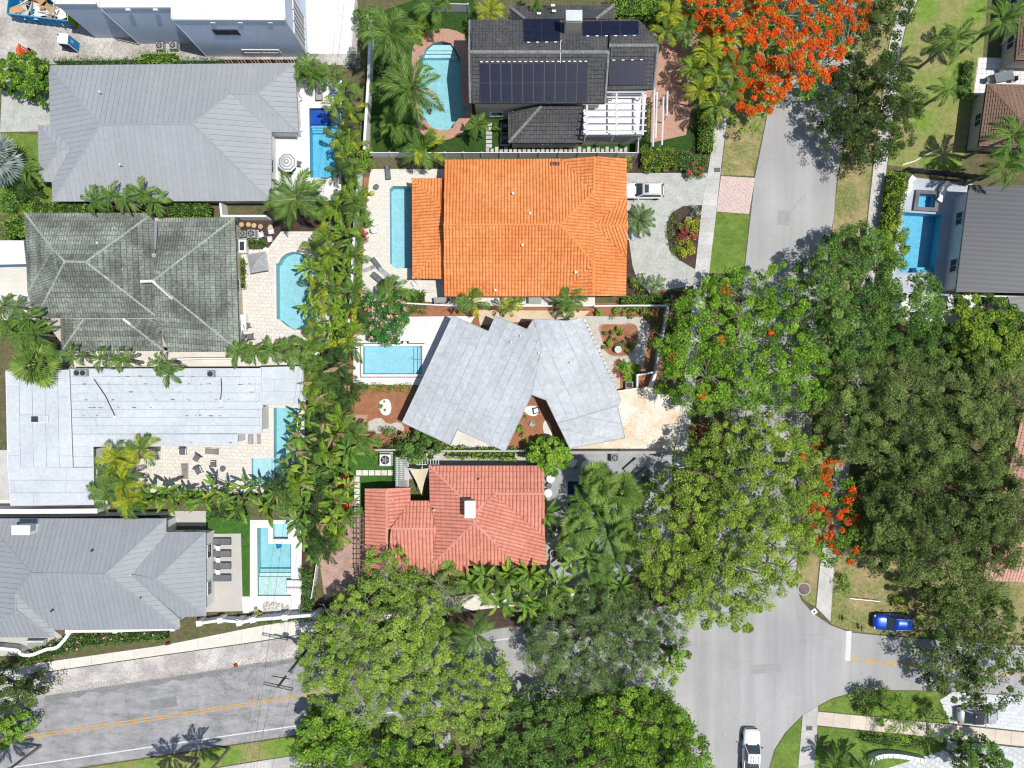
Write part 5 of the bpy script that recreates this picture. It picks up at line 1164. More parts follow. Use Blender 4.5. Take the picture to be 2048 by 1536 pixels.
def palm(label, px, py, h, r, n, sp, group=None, name='palm_tree', spread=0.0, seed=None, lean=None, mix=None, top=62, low=-14, cat='palm', trunk=.13, wind=0.0):
    rr = random.Random(seed if seed is not None else int(px)*131+int(py)*17); c = P(px, py, h)
    lean = lean or (rr.uniform(-.25, .25), rr.uniform(-.25, .25)); bx, by = c.x+lean[0], c.y+lean[1]
    t = thing(name, label, cat, (bx, by, 0), rr.uniform(0, .01), group)
    paddleish = sp in ('paddle', 'paddley', 'paddlel', 'banana')
    pn = 'leaf' if paddleish or sp == 'spiky' else 'frond'
    if spread == 0:
        m = MB(); q = Vector((-lean[0], -lean[1], h)); s = 6; pts = [Vector((q.x*(i/s)**1.6, q.y*(i/s)**1.6, h*i/s-.03)) for i in range(s+1)]
        m.tube(pts, [trunk*(1.35-.5*(i/s)) if i else trunk*1.7 for i in range(s+1)], 8, cap=False); m.build('trunk', m_palmtr, t, world=False); stems = [q]
        if sp in ('xmas', 'coco', 'areca', 'arecay'):
            MB().tube([q+Vector((0, 0, -.75)), q+Vector((0, 0, -.2)), q+Vector((0, 0, .1))], [trunk*.9, trunk*.95, trunk*.5], 8).build('crownshaft', M('crownshaft_green', (.20, .27, .09), (.26, .30, .12)), t, world=False)
    else:
        stems = [Vector((-lean[0]+math.cos(a)*spread*d, -lean[1]+math.sin(a)*spread*d, h*z)) for a, d, z in ((rr.uniform(0, 6.28), math.sqrt(rr.random()), rr.uniform(.62, 1.0)) for _ in range(max(3, n//4)))]
        m = MB()
        for q in stems: m.tube([(q.x*.4, q.y*.4, -.02), (q.x*.75, q.y*.75, q.z*.5), q], [.06, .05, .04], 6, cap=False)
        m.build('stems', m_palmtr if not paddleish else M('green_stem', (.12, .17, .05), (.18, .18, .08)), t, world=False)
    for i in range(n):
        q = stems[i % len(stems)]; f = i/max(n-1, 1)
        el = math.radians(top+(low-top)*f**.8 + rr.uniform(-9, 9)); az = i*2.39996 + rr.uniform(-.3, .3)
        if wind: az = az + wind*math.sin(math.pi-az)*.5
        k = sp if not mix or rr.random() > mix[1] else mix[0]
        if i == n-1 and sp in ('areca', 'coco', 'xmas') and rr.random() < .35: k = 'dry'
        o = bpy.data.objects.new(pn, rr.choice(FR[k])); COL.objects.link(o); o.parent = t
        o.location = q; o.rotation_euler = (rr.uniform(-.25, .25), -el, az); s = r*rr.uniform(.82, 1.12)*(1 if not paddleish else rr.uniform(.8, 1.15)); o.scale = (s, s, s)
    return t
# ------------------------------------------------------------------ street trees
tree('flame tree covered in orange-red blossom over the street', [(1352, -60), (1362, 30), (1402, 70), (1412, 110), (1450, 160), (1470, 205), (1505, 235), (1535, 225), (1562, 205), (1600, 185), (1650, 168), (1690, 112), (1722, 60), (1745, 5), (1755, -60)], 8.5, l_poinc, spacing=1.15, size=.26, n=40, blossom=(.95, l_flame, .20, 210), seed=2, bark=m_barkl, drop=.16)
tree('dark green oak on the verge beside the flame tree', ell(1752, 205, 100, 118, 16, 3, .14), 8.5, l_oak, spacing=1.1, size=.24, n=85, seed=3, drop=.14)
tree('dark green oak cut by the top edge of the picture', ell(1778, 8, 60, 52, 12, 4), 7.5, l_oak, spacing=1.1, size=.24, n=80, seed=4)
tree('light green flame tree with a few orange blossoms over the sidewalk', [(1368, 592), (1402, 556), (1480, 536), (1560, 524), (1618, 575), (1612, 650), (1660, 720), (1662, 790), (1590, 825), (1500, 822), (1440, 830), (1352, 802), (1322, 745), (1300, 690), (1345, 655)], 9.5, l_poinc, hb=5.8, spacing=1.15, size=.25, n=66, blossom=(.05, l_flame, .2, 46), seed=5, bark=m_barkl, drop=.16, twigs=20)
tree('deep green tree left of the blue pool on the right', [(1660, 462), (1720, 440), (1768, 462), (1795, 520), (1860, 550), (1892, 590), (1902, 645), (1850, 700), (1780, 730), (1700, 745), (1630, 715), (1595, 645), (1592, 585), (1632, 500)], 9.0, l_mid, spacing=1.15, size=.26, n=82, seed=6, drop=.12)
tree('small yellow-green tree at the corner of the blue pool', ell(1790, 488, 36, 34, 10, 7), 6.0, l_ygr, spacing=.9, size=.26, n=60, seed=7, tr=.12)
tree('rounded yellow-green tree with yellow tips at the right edge', ell(1975, 670, 80, 88, 14, 8, .12), 6.5, leaf_mat('yellow_tip_leaf', (.04, .09, .014), (.085, .165, .026), (.22, .28, .03)), spacing=1.05, size=.30, n=80, seed=8, drop=.06)
tree('olive green tree by the right edge below the yellow-green tree', ell(1990, 790, 90, 85, 14, 9), 7.5, l_olive, spacing=1.1, size=.22, n=85, seed=9)
tree('broad olive green tree in the middle of the eastern row', [(1700, 720), (1780, 700), (1850, 690), (1930, 730), (1950, 800), (1940, 900), (1900, 960), (1830, 940), (1770, 920), (1690, 930), (1640, 890), (1622, 810), (1650, 750)], 9.5, l_olive, spacing=1.2, size=.22, n=100, seed=10, drop=.12)
tree('largest olive green tree above the blue car', [(1760, 960), (1830, 930), (1900, 950), (1990, 900), (2040, 950), (2060, 1040), (2030, 1130), (1960, 1185), (1890, 1195), (1810, 1180), (1745, 1145), (1720, 1080), (1722, 1010)], 9.5, l_olive, spacing=1.2, size=.22, n=100, seed=11, drop=.12)
tree('sparse flame tree with orange sprays between the two leafy canopies', [(1598, 880), (1650, 885), (1690, 920), (1715, 980), (1722, 1060), (1712, 1130), (1660, 1145), (1622, 1120), (1630, 1060), (1605, 990), (1590, 930)], 6.0, l_poinc, spacing=1.1, size=.25, n=38, blossom=(.62, l_flame, .20, 75), seed=12, drop=.3, bark=m_barkl, under=.2)
tree('yellow-green tree with a dense crown beside the stained driveway', [(1400, 880), (1440, 850), (1500, 830), (1560, 830), (1630, 870), (1645, 950), (1665, 1010), (1620, 1065), (1500, 1060), (1420, 1040), (1340, 1040), (1300, 1000), (1345, 950)], 10.0, l_mahog, hb=6.2, spacing=1.1, size=.23, n=82, seed=13, drop=.10)
tree('yellow-green tree leaning over the street junction', [(1290, 1040), (1400, 1030), (1500, 1040), (1610, 1050), (1645, 1085), (1605, 1140), (1560, 1200), (1490, 1262), (1430, 1255), (1370, 1250), (1310, 1200), (1270, 1140), (1262, 1080)], 9.0, l_mahog, hb=5.4, spacing=1.1, size=.23, n=76, seed=14, drop=.15)
tree('open-crowned dark tree overhanging the eastern street', [(1862, 1232), (1900, 1200), (1980, 1200), (2060, 1220), (2080, 1330), (2040, 1400), (1980, 1430), (1900, 1410), (1860, 1380), (1835, 1335), (1862, 1290)], 7.5, l_oak, spacing=1.15, size=.28, n=52, seed=15, drop=.24, bark=m_barkl, twigs=20)
tree('grey-green feathery tree south of the red tile house', [(1040, 1280), (1070, 1230), (1130, 1200), (1200, 1170), (1290, 1190), (1360, 1230), (1385, 1280), (1330, 1320), (1290, 1350), (1240, 1385), (1160, 1390), (1090, 1370), (1050, 1330)], 7.0, l_grey, spacing=1.0, size=.23, n=92, seed=16, drop=.12, aspect=.3)
tree('large light green tree with bare twigs over the western street', [(640, 1230), (690, 1180), (740, 1150), (800, 1150), (870, 1170), (900, 1210), (930, 1300), (1000, 1330), (1030, 1400), (1010, 1460), (960, 1500), (880, 1480), (800, 1480), (720, 1450), (650, 1420), (600, 1380), (590, 1320), (610, 1270)], 9.0, leaf_mat('fresh_leaf', (.045, .085, .016), (.135, .225, .038), (.28, .37, .07)), spacing=1.05, size=.23, n=84, seed=17, drop=.15, bark=m_barkl, twigs=90)
tree('small leafy tree with twigs reaching over the red tile roof', [(735, 1110), (770, 1080), (810, 1095), (825, 1130), (850, 1170), (820, 1200), (760, 1200), (720, 1170)], 6.0, l_bright, spacing=.95, size=.22, n=48, seed=18, drop=.2, bark=m_barkl, twigs=24, tr=.14)
tree('bright green tree at the bottom edge left of the junction', [(590, 1440), (660, 1420), (720, 1440), (730, 1500), (690, 1560), (600, 1570), (580, 1500)], 6.0, l_bright, spacing=1.05, size=.30, n=70, seed=19)
tree('bright green tree at the bottom edge under the large light green tree', [(720, 1500), (780, 1480), (860, 1490), (920, 1520), (930, 1580), (720, 1590)], 5.5, l_bright, spacing=1.05, size=.30, n=70, seed=20)
tree('mid green tree at the bottom edge beside the white pickup', [(1180, 1400), (1240, 1385), (1310, 1370), (1360, 1420), (1400, 1460), (1430, 1520), (1440, 1590), (1160, 1600), (1150, 1480)], 8.0, l_bright, spacing=1.1, size=.25, n=78, seed=21, drop=.13)
tree('dark green tree at the bottom edge in the middle', [(960, 1480), (1000, 1400), (1060, 1380), (1130, 1385), (1180, 1420), (1180, 1500), (1160, 1600), (940, 1600)], 7.5, l_mid, spacing=1.1, size=.25, n=78, seed=22, drop=.13)
tree('round dense green tree between the silver and red roofs', ell(1098, 912, 45, 36, 14, 23, .06), 4.2, l_bright, spacing=.75, size=.26, n=70, seed=23, drop=0, tr=.12, hb=1.6)
tree('dark glossy tree beside the white slatted pergola', ell(836, 893, 44, 38, 12, 24, .15), 4.2, l_mid, spacing=.8, size=.28, n=55, seed=24, drop=.06, tr=.12)
tree('pink-flowering oleander tree beside the pale blue pool', ell(768, 636, 50, 54, 14, 25, .18), 4.0, leaf_mat('oleander_leaf', (.02, .075, .018), (.05, .17, .035), (.10, .27, .06)), spacing=.85, size=.34, n=52, seed=25, drop=.06, tr=.10, aspect=.28, blossom=(.6, l_pink, .22, 16))
tree('big-leaved bushy tree by the dumpster', ell(48, 148, 56, 44, 14, 26, .12), 4.5, l_bright, spacing=.9, size=.32, n=60, seed=26, tr=.14)
tree('dark shade tree at the left edge of the western street', ell(14, 1385, 60, 42, 12, 27), 6.0, l_oak, spacing=1.0, size=.26, n=60, seed=27, drop=.2)
tree('bright green tree at the left edge beside the yellow lines', ell(6, 1458, 40, 34, 12, 28), 5.0, l_bright, spacing=.9, size=.26, n=70, seed=28)
tree('feathery light green sapling on the corner lawn', ell(1795, 1440, 44, 46, 12, 29, .2), 5.0, l_bright, spacing=.9, size=.22, n=46, seed=29, drop=.2, tr=.09, aspect=.3)
tree('wispy sapling beside the silver car', ell(1880, 1450, 34, 30, 10, 30, .2), 4.0, l_mid, spacing=.9, size=.22, n=34, seed=30, drop=.25, tr=.08, aspect=.3)
tree('olive green tree reaching over the dry lawn behind the blue car', ell(1915, 1205, 60, 36, 12, 31), 7.0, l_olive, spacing=1.1, size=.22, n=60, seed=31, drop=.2)
tree('leafy tree beside the curved white wall in the lower right corner', ell(1960, 1520, 60, 40, 12, 32), 4.5, l_mid, spacing=1.0, size=.28, n=60, seed=32)
tree('leafy tree behind the sidewalk beneath the twiggy canopy', ell(690, 1265, 60, 50, 12, 33), 6.5, l_bright, spacing=1.05, size=.24, n=60, seed=33, twigs=30, bark=m_barkl)
tree('bare-twigged tree before the red tile house porch', ell(860, 1190, 60, 38, 12, 34), 5.0, l_olive, spacing=1.1, size=.2, n=18, seed=34, twigs=110, bark=m_barkl, drop=.3, under=.1)
tree('tree filling the gap between the grey-green tree and the junction', ell(1350, 1330, 30, 40, 10, 35), 6.5, l_bright, spacing=1.0, size=.24, n=44, seed=35, drop=.25)
tree('dark bushy tree under the eastern olive canopy', ell(1700, 830, 60, 70, 12, 36), 6.0, l_mid, spacing=1.15, size=.25, n=70, seed=36)
tree('shaded tree between the deep green and yellow-green trees', ell(1850, 690, 60, 40, 12, 37), 6.5, l_mid, spacing=1.1, size=.25, n=70, seed=37)
tree('olive green tree against the pink tile roof', ell(1965, 900, 85, 80, 14, 41), 8.0, l_olive, spacing=1.15, size=.22, n=85, seed=41)
tree('olive green tree hidden in the middle of the eastern canopy', ell(1825, 905, 80, 70, 14, 42), 7.5, l_olive, spacing=1.15, size=.22, n=80, seed=42)
tree('olive green tree under the largest canopy beside the sparse flame tree', ell(1790, 1040, 75, 80, 14, 43), 7.0, l_olive, spacing=1.15, size=.22, n=80, seed=43)
tree('olive green tree at the right edge over the pink tile roof', ell(2040, 1040, 60, 90, 14, 44), 8.5, l_olive, spacing=1.15, size=.22, n=80, seed=44)
# ------------------------------------------------------------------ single palms
palm('tall windblown coconut palm at the top beside the alley', 785, 72, 8.5, 3.8, 20, 'coco', lean=(.6, -.9), wind=.6, seed=1)
palm('coconut palm overhanging the curved turquoise pool', 826, 182, 8.0, 4.0, 22, 'coco', lean=(-.4, -1.5), wind=.7, seed=2)
palm('coconut palm below the striped parasol', 596, 398, 6.5, 3.8, 18, 'coco', seed=3)
palm('windblown coconut palm over the western street sidewalk', 952, 1268, 7.5, 3.0, 18, 'coco', wind=1.0, seed=4)
palm('slim windblown palm on the upper right lawn', 1908, 82, 6.8, 2.9, 14, 'coco', seed=5, wind=.9)
palm('slim short palm on the upper right lawn below the other', 1895, 180, 4.6, 2.2, 11, 'coco', seed=6, wind=.9)
palm('leafy palm in the upper right corner by the brown roof', 2002, 42, 7.0, 2.7, 14, 'xmas', seed=7)
palm('palm at the right edge over the brown roof corner', 2022, 275, 7.5, 2.9, 15, 'xmas', seed=8)
palm('palm at the right edge above the charcoal roof', 2005, 335, 6.5, 2.8, 15, 'xmas', seed=9)
palm('silver-leaved fan palm at the left edge', 2, 322, 4.0, 3.3, 16, 'bism', seed=10, trunk=.22)
palm('leafy palm beside the silver fan palm', 58, 345, 3.6, 2.0, 14, 'xmas', seed=501)
palm('dark palm below the silver fan palm', 40, 372, 3.2, 1.8, 14, 'arecad', seed=502, spread=.5)
palm('bushy fan palm over the corner of the flat pale roof', 78, 728, 5.0, 2.9, 26, 'fan', seed=11, trunk=.2)
palm('round date palm beside the orange roof eave', 1277, 440, 2.2, 2.3, 24, 'date', seed=12, trunk=.18, top=70, low=0, mix=None)
palm('fan palm over the dark blue pool', 1200, 972, 5.0, 2.4, 16, 'fan', seed=13)
palm('fan palm south of the dark blue pool', 1160, 1050, 4.6, 2.4, 16, 'fan', seed=14)
palm('fan palm in the thicket beside the yellow-green tree', 1238, 980, 5.2, 2.4, 14, 'fan', seed=15)
palm('spiky grey-green palm in the thicket below the fan palms', 1215, 1075, 4.2, 2.4, 18, 'date', seed=16)
for k, (x, y, h) in enumerate(row(((1228, 1012, 4.8), (1262, 985, 4.2), (1140, 1085, 4.2), (1250, 1070, 4.4), (1185, 955, 4.6)))):
    palm(nth('pale fan palm in the thicket round the dark blue pool', k), x, y, h, 2.1, 15, 'fan', 'fan palms round the dark blue pool', seed=400+k, mix=('date', .12))
palm('palm at the top of the brick drive', 1372, 58, 4.4, 1.9, 13, 'areca', seed=511)
palm('short palm in the middle of the row beside the brick drive', 1384, 138, 4.0, 1.8, 13, 'arecal', seed=512)
palm('drooping banana plant beside the grey patio', 1092, 1030, 3.6, 2.3, 12, 'banana', seed=17, name='banana_plant', spread=.3, cat='banana plant')
palm('short palm beside the stepping stones of the solar panel house', 955, 252, 2.8, 1.7, 16, 'xmas', seed=18)
palm('small palm at the front corner of the orange house', 1310, 570, 2.0, 1.5, 16, 'date', seed=19)
palm('feathery areca palm below the brick patio', 720, 880, 3.6, 2.4, 16, 'areca', seed=20, spread=.5)
palm('areca palm against the eave in the gap between orange and silver roofs', 945, 600, 3.6, 2.2, 16, 'areca', seed=21, spread=.5, mix=('arecay', .35))
palm('yellow-tipped areca palm between the orange and silver roofs', 1020, 608, 3.2, 1.8, 14, 'areca', seed=22, spread=.4, mix=('arecay', .6))
palm('fine-leaved areca palm north of the pebble path', 1142, 602, 3.4, 2.3, 18, 'areca', seed=23, spread=.5)
palm('areca palm beside the pink oleander', 782, 582, 3.4, 2.4, 16, 'areca', seed=24, spread=.6)
palm('tall palm with bright fronds on the turf behind the white fence', 842, 305, 3.4, 3.0, 18, 'areca', seed=25, spread=.8, mix=('arecay', .25))
palm('wind-bent palm on the dark turf between the coconut palms', 795, 245, 3.8, 2.5, 16, 'areca', seed=26, spread=.7)
palm('palm in the top corner above the dark turf', 865, 15, 4.5, 2.6, 16, 'areca', seed=27, spread=.7)
palm('golden palm touching the north wall of the solar panel house', 980, 22, 4.6, 2.1, 14, 'arecay', seed=28)
palm('palm behind the north roof of the solar panel house', 1075, -6, 4.6, 1.9, 12, 'areca', seed=29)
for k, (x, y, h, s) in enumerate(row(((1338, 28, 4.6, 'arecay'), (1332, 62, 4.4, 'arecay'), (1418, 106, 5.0, 'arecay'), (1455, 82, 5.2, 'arecay'), (1398, 180, 4.6, 'arecay'), (1432, 150, 5.0, 'arecay'), (1468, 130, 5.4, 'areca'), (1432, 212, 4.6, 'arecay'), (1460, 182, 5.0, 'areca')), 1)):
    palm(nth('yellow-green palm between the brick drive and flame tree', k, 'top'), x, y, h, 2.1, 13, s, 'yellow-green palms beside the brick drive', trunk=.09, seed=40+k, mix=('areca', .3))
for k, (x, y, h) in enumerate(row(((190, 398, 4.6), (225, 392, 5.0), (258, 402, 4.6), (285, 385, 5.0), (308, 405, 4.4)), 0)):
    palm(nth('feather palm between the grey metal and mossy tile roofs', k, 'left'), x, y, h, 1.9, 11, 'xmas', 'palms between the grey and mossy roofs', seed=60+k)
for k, (x, y, h) in enumerate(row(((58, 640, 5.0), (48, 672, 5.5), (75, 668, 5.2), (20, 650, 4.5), (10, 610, 4.0)), 1)):
    palm(nth('feather palm at the left edge beside the mossy roof', k, 'top'), x, y, h, 2.2, 13, 'xmas', 'palms at the left edge', seed=70+k)
for k, (x, y, h) in enumerate(row(((150, 712, 4.2), (205, 718, 4.6), (246, 722, 4.6), (322, 726, 4.6), (338, 748, 4.4)), 0)):
    palm(nth('feather palm between the mossy roof and flat pale roof', k, 'left'), x, y, h, 1.7, 10, 'xmas', 'palms between the mossy and flat roofs', seed=80+k)
for k, (x, y, h) in enumerate(row(((478, 706, 3.6), (512, 708, 3.6), (548, 702, 3.6), (582, 696, 3.6), (600, 718, 3.4)), 0)):
    palm(nth('feather palm in the row along the travertine deck', k, 'left'), x, y, h, 1.9, 12, 'xmas', 'palms below the travertine deck', seed=90+k)
for k, (x, y, h) in enumerate(row(((600, 140, 3.2), (630, 142, 3.4), (658, 140, 3.2), (615, 125, 3.0)), 0)):
    palm(nth('areca palm north of the blue-shelved pool', k, 'left'), x, y, h, 1.8, 14, 'areca', 'palms north of the blue-shelved pool', spread=.5, seed=100+k)
for k, (x, y, h, s) in enumerate(row(((236, 918, 4.2, 'arecay'), (282, 898, 3.8, 'arecay'), (250, 962, 4.4, 'arecay'), (215, 985, 3.8, 'areca'), (262, 1000, 4.2, 'arecay'), (225, 945, 4.0, 'areca')), 1)):
    palm(nth('golden feather palm beside the flat pale roof', k, 'top'), x, y, h, 2.4, 15, s, 'golden palms beside the flat roof', trunk=.1, seed=110+k, mix=('areca', .3))
for k in range(14):
    x = 285+k*21; y = 985+12*math.sin(k*1.7)+(18 if k % 3 == 0 else 0)
    palm('broad-leaved plant '+('leftmost in', 'second from the left in', 'third from the left in', 'fourth from the left in', 'fifth from the left in', 'sixth from the left in', 'seventh from the left in', 'eighth from the left in', 'sixth from the right in', 'fifth from the right in', 'fourth from the right in', 'third from the right in', 'second from the right in', 'rightmost in')[k]+' the row between the lower left pools', x, y, 3.4+.5*math.sin(k), 2.2, 11, 'paddle', 'broad-leaved plants between the lower left pools', name='bird_of_paradise', spread=.6, seed=130+k, mix=('paddley', .22), cat='plant', top=80, low=15)
def zone(kind, x, y):
    lm = ((200, 'by the head of the blue-shelved pool'), (260, 'by the cobalt shelf of the blue-shelved pool'), (320, 'right of the striped parasol'), (370, 'at the foot of the blue-shelved pool'), (415, 'right of the coconut palm'), (450, 'above the travertine deck corner'), (490, 'by the top of the round-ended pool'), (525, 'left of the grey loungers'),
          (560, 'across the middle of the round-ended pool'), (600, 'beside the white table under the leaves'), (630, 'below the white table under the leaves'), (670, 'at the foot of the round-ended pool'), (710, 'left of the pale blue pool'), (750, 'level with the end of the flat pale roof'), (785, 'left of the red mulch yard'),
          (820, 'at the top of the L-shaped pool'), (850, 'left of the brick patio'), (890, 'by the middle of the L-shaped pool'), (925, 'left of the large pale air conditioner'), (955, 'left of the stepping stones'), (990, 'left of the orange chairs'), (1025, 'above the small square hot tub'), (1060, 'right of the small square hot tub'), (1200, 'above the white picket fence'))
    row_ = next(b for a, b in lm if y < a); cx = 690 - max(0, y-420)*.075
    side = 'west side of belt' if x < cx-22 else 'east side of belt' if x > cx+18 else 'middle of belt'
    return kind + ' ' + row_ + ', ' + side
# long planted belt between the western and the central gardens
belt_u = [(688, 175), (672, 205), (700, 215), (690, 245), (676, 270), (702, 285), (690, 312), (676, 340), (704, 350), (694, 385), (715, 395), (680, 405), (706, 430), (665, 425), (640, 420)]
for k, (x, y) in enumerate(belt_u):
    palm(zone(('areca palm clump', 'lime areca palm clump', 'areca palm clump', 'dark areca palm clump')[k % 4], x, y), x, y, 3.6+.5*math.sin(k*2.1), 1.65, 16, ('areca', 'arecal', 'areca', 'arecad')[k % 4], 'areca clumps beside the blue-shelved pool', spread=.6, seed=150+k, mix=('arecay', .10))
belt_m = [(650, 470), (690, 470), (628, 500), (668, 505), (705, 505), (620, 535), (655, 540), (695, 545), (630, 572), (668, 578), (705, 585), (622, 612), (655, 612), (690, 620), (715, 615), (635, 645), (625, 680), (660, 660), (695, 655), (640, 700), (672, 695), (700, 690)]
for k, (x, y) in enumerate(belt_m):
    sp = ('arecal', 'paddle', 'arecad', 'xmas', 'areca', 'paddlel')[k % 6]
    palm(zone({'paddle': 'broad-leaved clump', 'paddlel': 'lime broad-leaved clump', 'areca': 'areca palm clump', 'arecal': 'lime areca palm clump', 'arecad': 'dark areca palm clump', 'xmas': 'drooping feather palm clump'}[sp], x, y), x, y, 3.7+.6*math.sin(k*1.3), 1.9, 17, sp, 'clumps beside the round-ended pool', name='bird_of_paradise' if sp.startswith('paddle') else 'palm_tree', spread=.6, seed=180+k, mix=('paddley' if sp.startswith('paddle') else 'arecay', .22), cat='plant', top=78, low=8)
belt_l = [(640, 735), (675, 730), (622, 765), (655, 765), (688, 765), (630, 800), (662, 800), (692, 795), (610, 835), (645, 835), (678, 830), (600, 870), (635, 870), (665, 868), (698, 868), (590, 905), (622, 905), (655, 905), (690, 905), (575, 940), (608, 940), (640, 940), (672, 938), (556, 975), (590, 972), (622, 975), (655, 975), (685, 970), (575, 1005), (605, 1008), (640, 1008), (670, 1005), (600, 1040), (632, 1042), (665, 1040), (690, 1035), (612, 1075), (645, 1078), (672, 1072), (625, 1102), (655, 1105)]
for k, (x, y) in enumerate(belt_l):
    sp = ('areca', 'paddle', 'arecad', 'arecal', 'banana', 'arecad', 'paddlel')[k % 7] if y > 800 else ('areca', 'arecad', 'arecal')[k % 3]
    palm(zone({'paddle': 'broad-leaved clump', 'paddlel': 'lime broad-leaved clump', 'areca': 'areca palm clump', 'arecal': 'lime areca palm clump', 'arecad': 'dark areca palm clump', 'banana': 'banana clump'}[sp], x, y), x, y, 4.2+.7*math.sin(k*1.9), 1.95, 16, sp, 'clumps in the long belt between the lower gardens', name='bird_of_paradise' if sp.startswith('paddle') else 'banana_plant' if sp == 'banana' else 'palm_tree', spread=.6, seed=220+k, mix=('dry', .10), cat='plant', top=76, low=2)
for k, (x, y) in enumerate(row(((905, 1155), (935, 1168), (965, 1150), (990, 1175), (1015, 1150), (1040, 1180), (1060, 1148), (1085, 1175), (1110, 1165), (1005, 1205), (1050, 1215), (1085, 1210), (1125, 1195)))):
    palm(nth(('banana plant' if k % 3 else 'fan palm')+' in the thicket south of the red roof', k), x, y, 3.6+.4*math.sin(k), 2.3, 11, 'banana' if k % 3 else 'fan', 'banana thicket south of the red roof', name='banana_plant' if k % 3 else 'palm_tree', spread=.5, seed=280+k, mix=('paddley', .15), cat='plant')
for k, (x, y) in enumerate(row(((1180, 1110), (1205, 1140), (1150, 1130), (1230, 1120), (1240, 1170), (1190, 1175), (1270, 1040), (1190, 1020), (1215, 1045), (1262, 1105), (1170, 1005)), 1)):
    palm(nth('leafy plant in the thicket east of the red house', k, 'top'), x, y, 3.6, 2.2, 12, 'banana' if k % 2 else 'areca', 'dark thicket plants', name='banana_plant' if k % 2 else 'palm_tree', spread=.5, seed=300+k, cat='plant')
for k, (x, y, h) in enumerate(((389, 1577, 8.0), (330, 1590, 7.0), (-28, 1572, 8.0))):
    palm('tall palm rooted on the southern verge with its crown below the picture edge', x, y, h, 2.8, 14, 'xmas', 'palms on the southern verge', seed=320+k, lean=(.5, .2))
for k, (x, y, h) in enumerate(row(((1690, 1545, 3.0), (1670, 1520, 2.6), (1730, 1540, 3.2), (1935, 1535, 4.5), (1990, 1555, 5.0)), 0)):
    palm(nth('palm in the planted corner at the lower right', k, 'left'), x, y, h, 2.0, 13, 'xmas', 'palms in the lower right corner', seed=330+k)
# ------------------------------------------------------------------ hedges, shrubs and beds
hedge('clipped hedge along the fence north of the grey metal roof', [(112, 124), (250, 122), (330, 122), (440, 124)], .9, 1.6, l_mid)
hedge('bulging hedge beside the two air conditioners', [(278, 118), (345, 116)], 1.9, 1.9, l_bright, size=.2)
hedge('hedge between the grey metal and mossy tile roofs at the left', [(60, 416), (120, 415), (185, 414)], 1.5, 1.8, l_bright)
hedge('rounded hedge between the grey metal and mossy tile roofs at the right', [(335, 418), (415, 419)], 1.5, 1.9, l_bright, size=.2)
hedge('leafy hedge at the left edge above the white shed', [(24, 440), (26, 472)], 3.0, 2.0, l_bright, size=.22)
hedge('low trimmed hedge on the travertine deck', [(495, 486), (528, 488)], .8, .7, l_mid)
hedge('short hedge strip beside the mossy roof eave', [(483, 520), (484, 575)], .6, .6, l_olive)
hedge('dense green hedge in the top middle beside the solar panel house', [(1225, 8), (1290, 5), (1345, 10)], 2.6, 2.4, l_bright, size=.18)
hedge('clipped olive hedge between the drive and the white car', [(1285, 316), (1350, 314)], 2.2, 1.2, l_ygr, size=.15)
hedge('clipped green hedge along the sidewalk beside the brick drive', [(1410, 215), (1415, 255), (1416, 300)], 1.8, 1.5, l_bright, size=.17)
hedge('loose hedge running on to the sidewalk corner', [(1355, 316), (1395, 326), (1410, 332)], 2.2, 1.2, l_mid, size=.18)
bush('yellow-green shrub at the north corner of the orange roof', 1248, 322, 1.1, 1.6, l_ygr)
bush('green shrub with red flowers at the sidewalk corner', 1388, 345, 1.2, 1.0, l_mid, blossom=(leaf_mat('red_blossom', (.4, .02, .04), (.6, .05, .09), (.7, .12, .16)), 26, .16))
for k, (x, y) in enumerate(row(((1295, 338), (1312, 340), (1334, 338)), 0)): bush(nth('small bright shrub in the dark bed above the white car', k, 'left'), x, y, .45, .6, l_bright, group='small shrubs above the white car', size=.15, n=40)
bush('yellow croton at the top of the crescent bed', 1378, 447, 1.35, .8, l_yel, size=.2, n=80); bush('yellow croton at the foot of the crescent bed', 1374, 488, 1.5, .8, l_yel, size=.2, n=80)
bush('dark red cordyline in the middle of the crescent bed', 1374, 466, 1.25, 1.0, l_redlf, size=.28, n=70); bush('pale green shrub at the top of the crescent bed', 1384, 424, 1.05, .8, leaf_mat('sage_leaf', (.10, .16, .09), (.22, .30, .19), (.38, .44, .32)), size=.18)
hedge('low brown ground cover along the curve of the crescent bed', [(1352, 428), (1342, 446), (1341, 470), (1348, 498), (1364, 516)], .6, .3, l_olive, size=.13, core=False)
bush('glossy green shrub at the corner of the orange house', 1278, 568, 1.2, 1.4, l_bright); bush('red bromeliad beside the glossy shrub', 1322, 588, .4, .4, leaf_mat('crimson_leaf', (.3, .03, .06), (.45, .06, .10), (.55, .15, .18)), size=.2, n=30)
hedge('hedge along the white wall south of the orange house', [(1245, 602), (1285, 603), (1335, 600)], 1.2, 1.1, l_bright)
hedge('clipped box hedge beside the shell paver deck', [(808, 594), (848, 594)], 1.4, .8, l_bright, size=.15); hedge('ground cover patch in the mulch by the white fence', [(815, 618), (848, 618)], .8, .4, l_mid, core=False)
bush('lime shrub by the fence at the shell paver deck', 735, 386, .85, 1.1, l_yel); bush('dark red croton by the white boundary wall', 728, 476, 1.0, 1.2, l_redlf, size=.22); bush('pale shrub by the white boundary wall', 718, 512, 1.0, 1.1, l_ygr); bush('dark green shrub by the white boundary wall', 725, 440, 1.2, 1.6, l_mid); bush('broad green shrub beside the grey loungers', 716, 560, 1.1, 1.3, l_bright); bush('small green shrub at the north corner of the shell deck', 732, 322, 1.5, 1.6, l_bright)
hedge('low hedge along the white boundary wall beside the pale pool', [(698, 650), (692, 690), (688, 720)], .9, .9, l_mid)
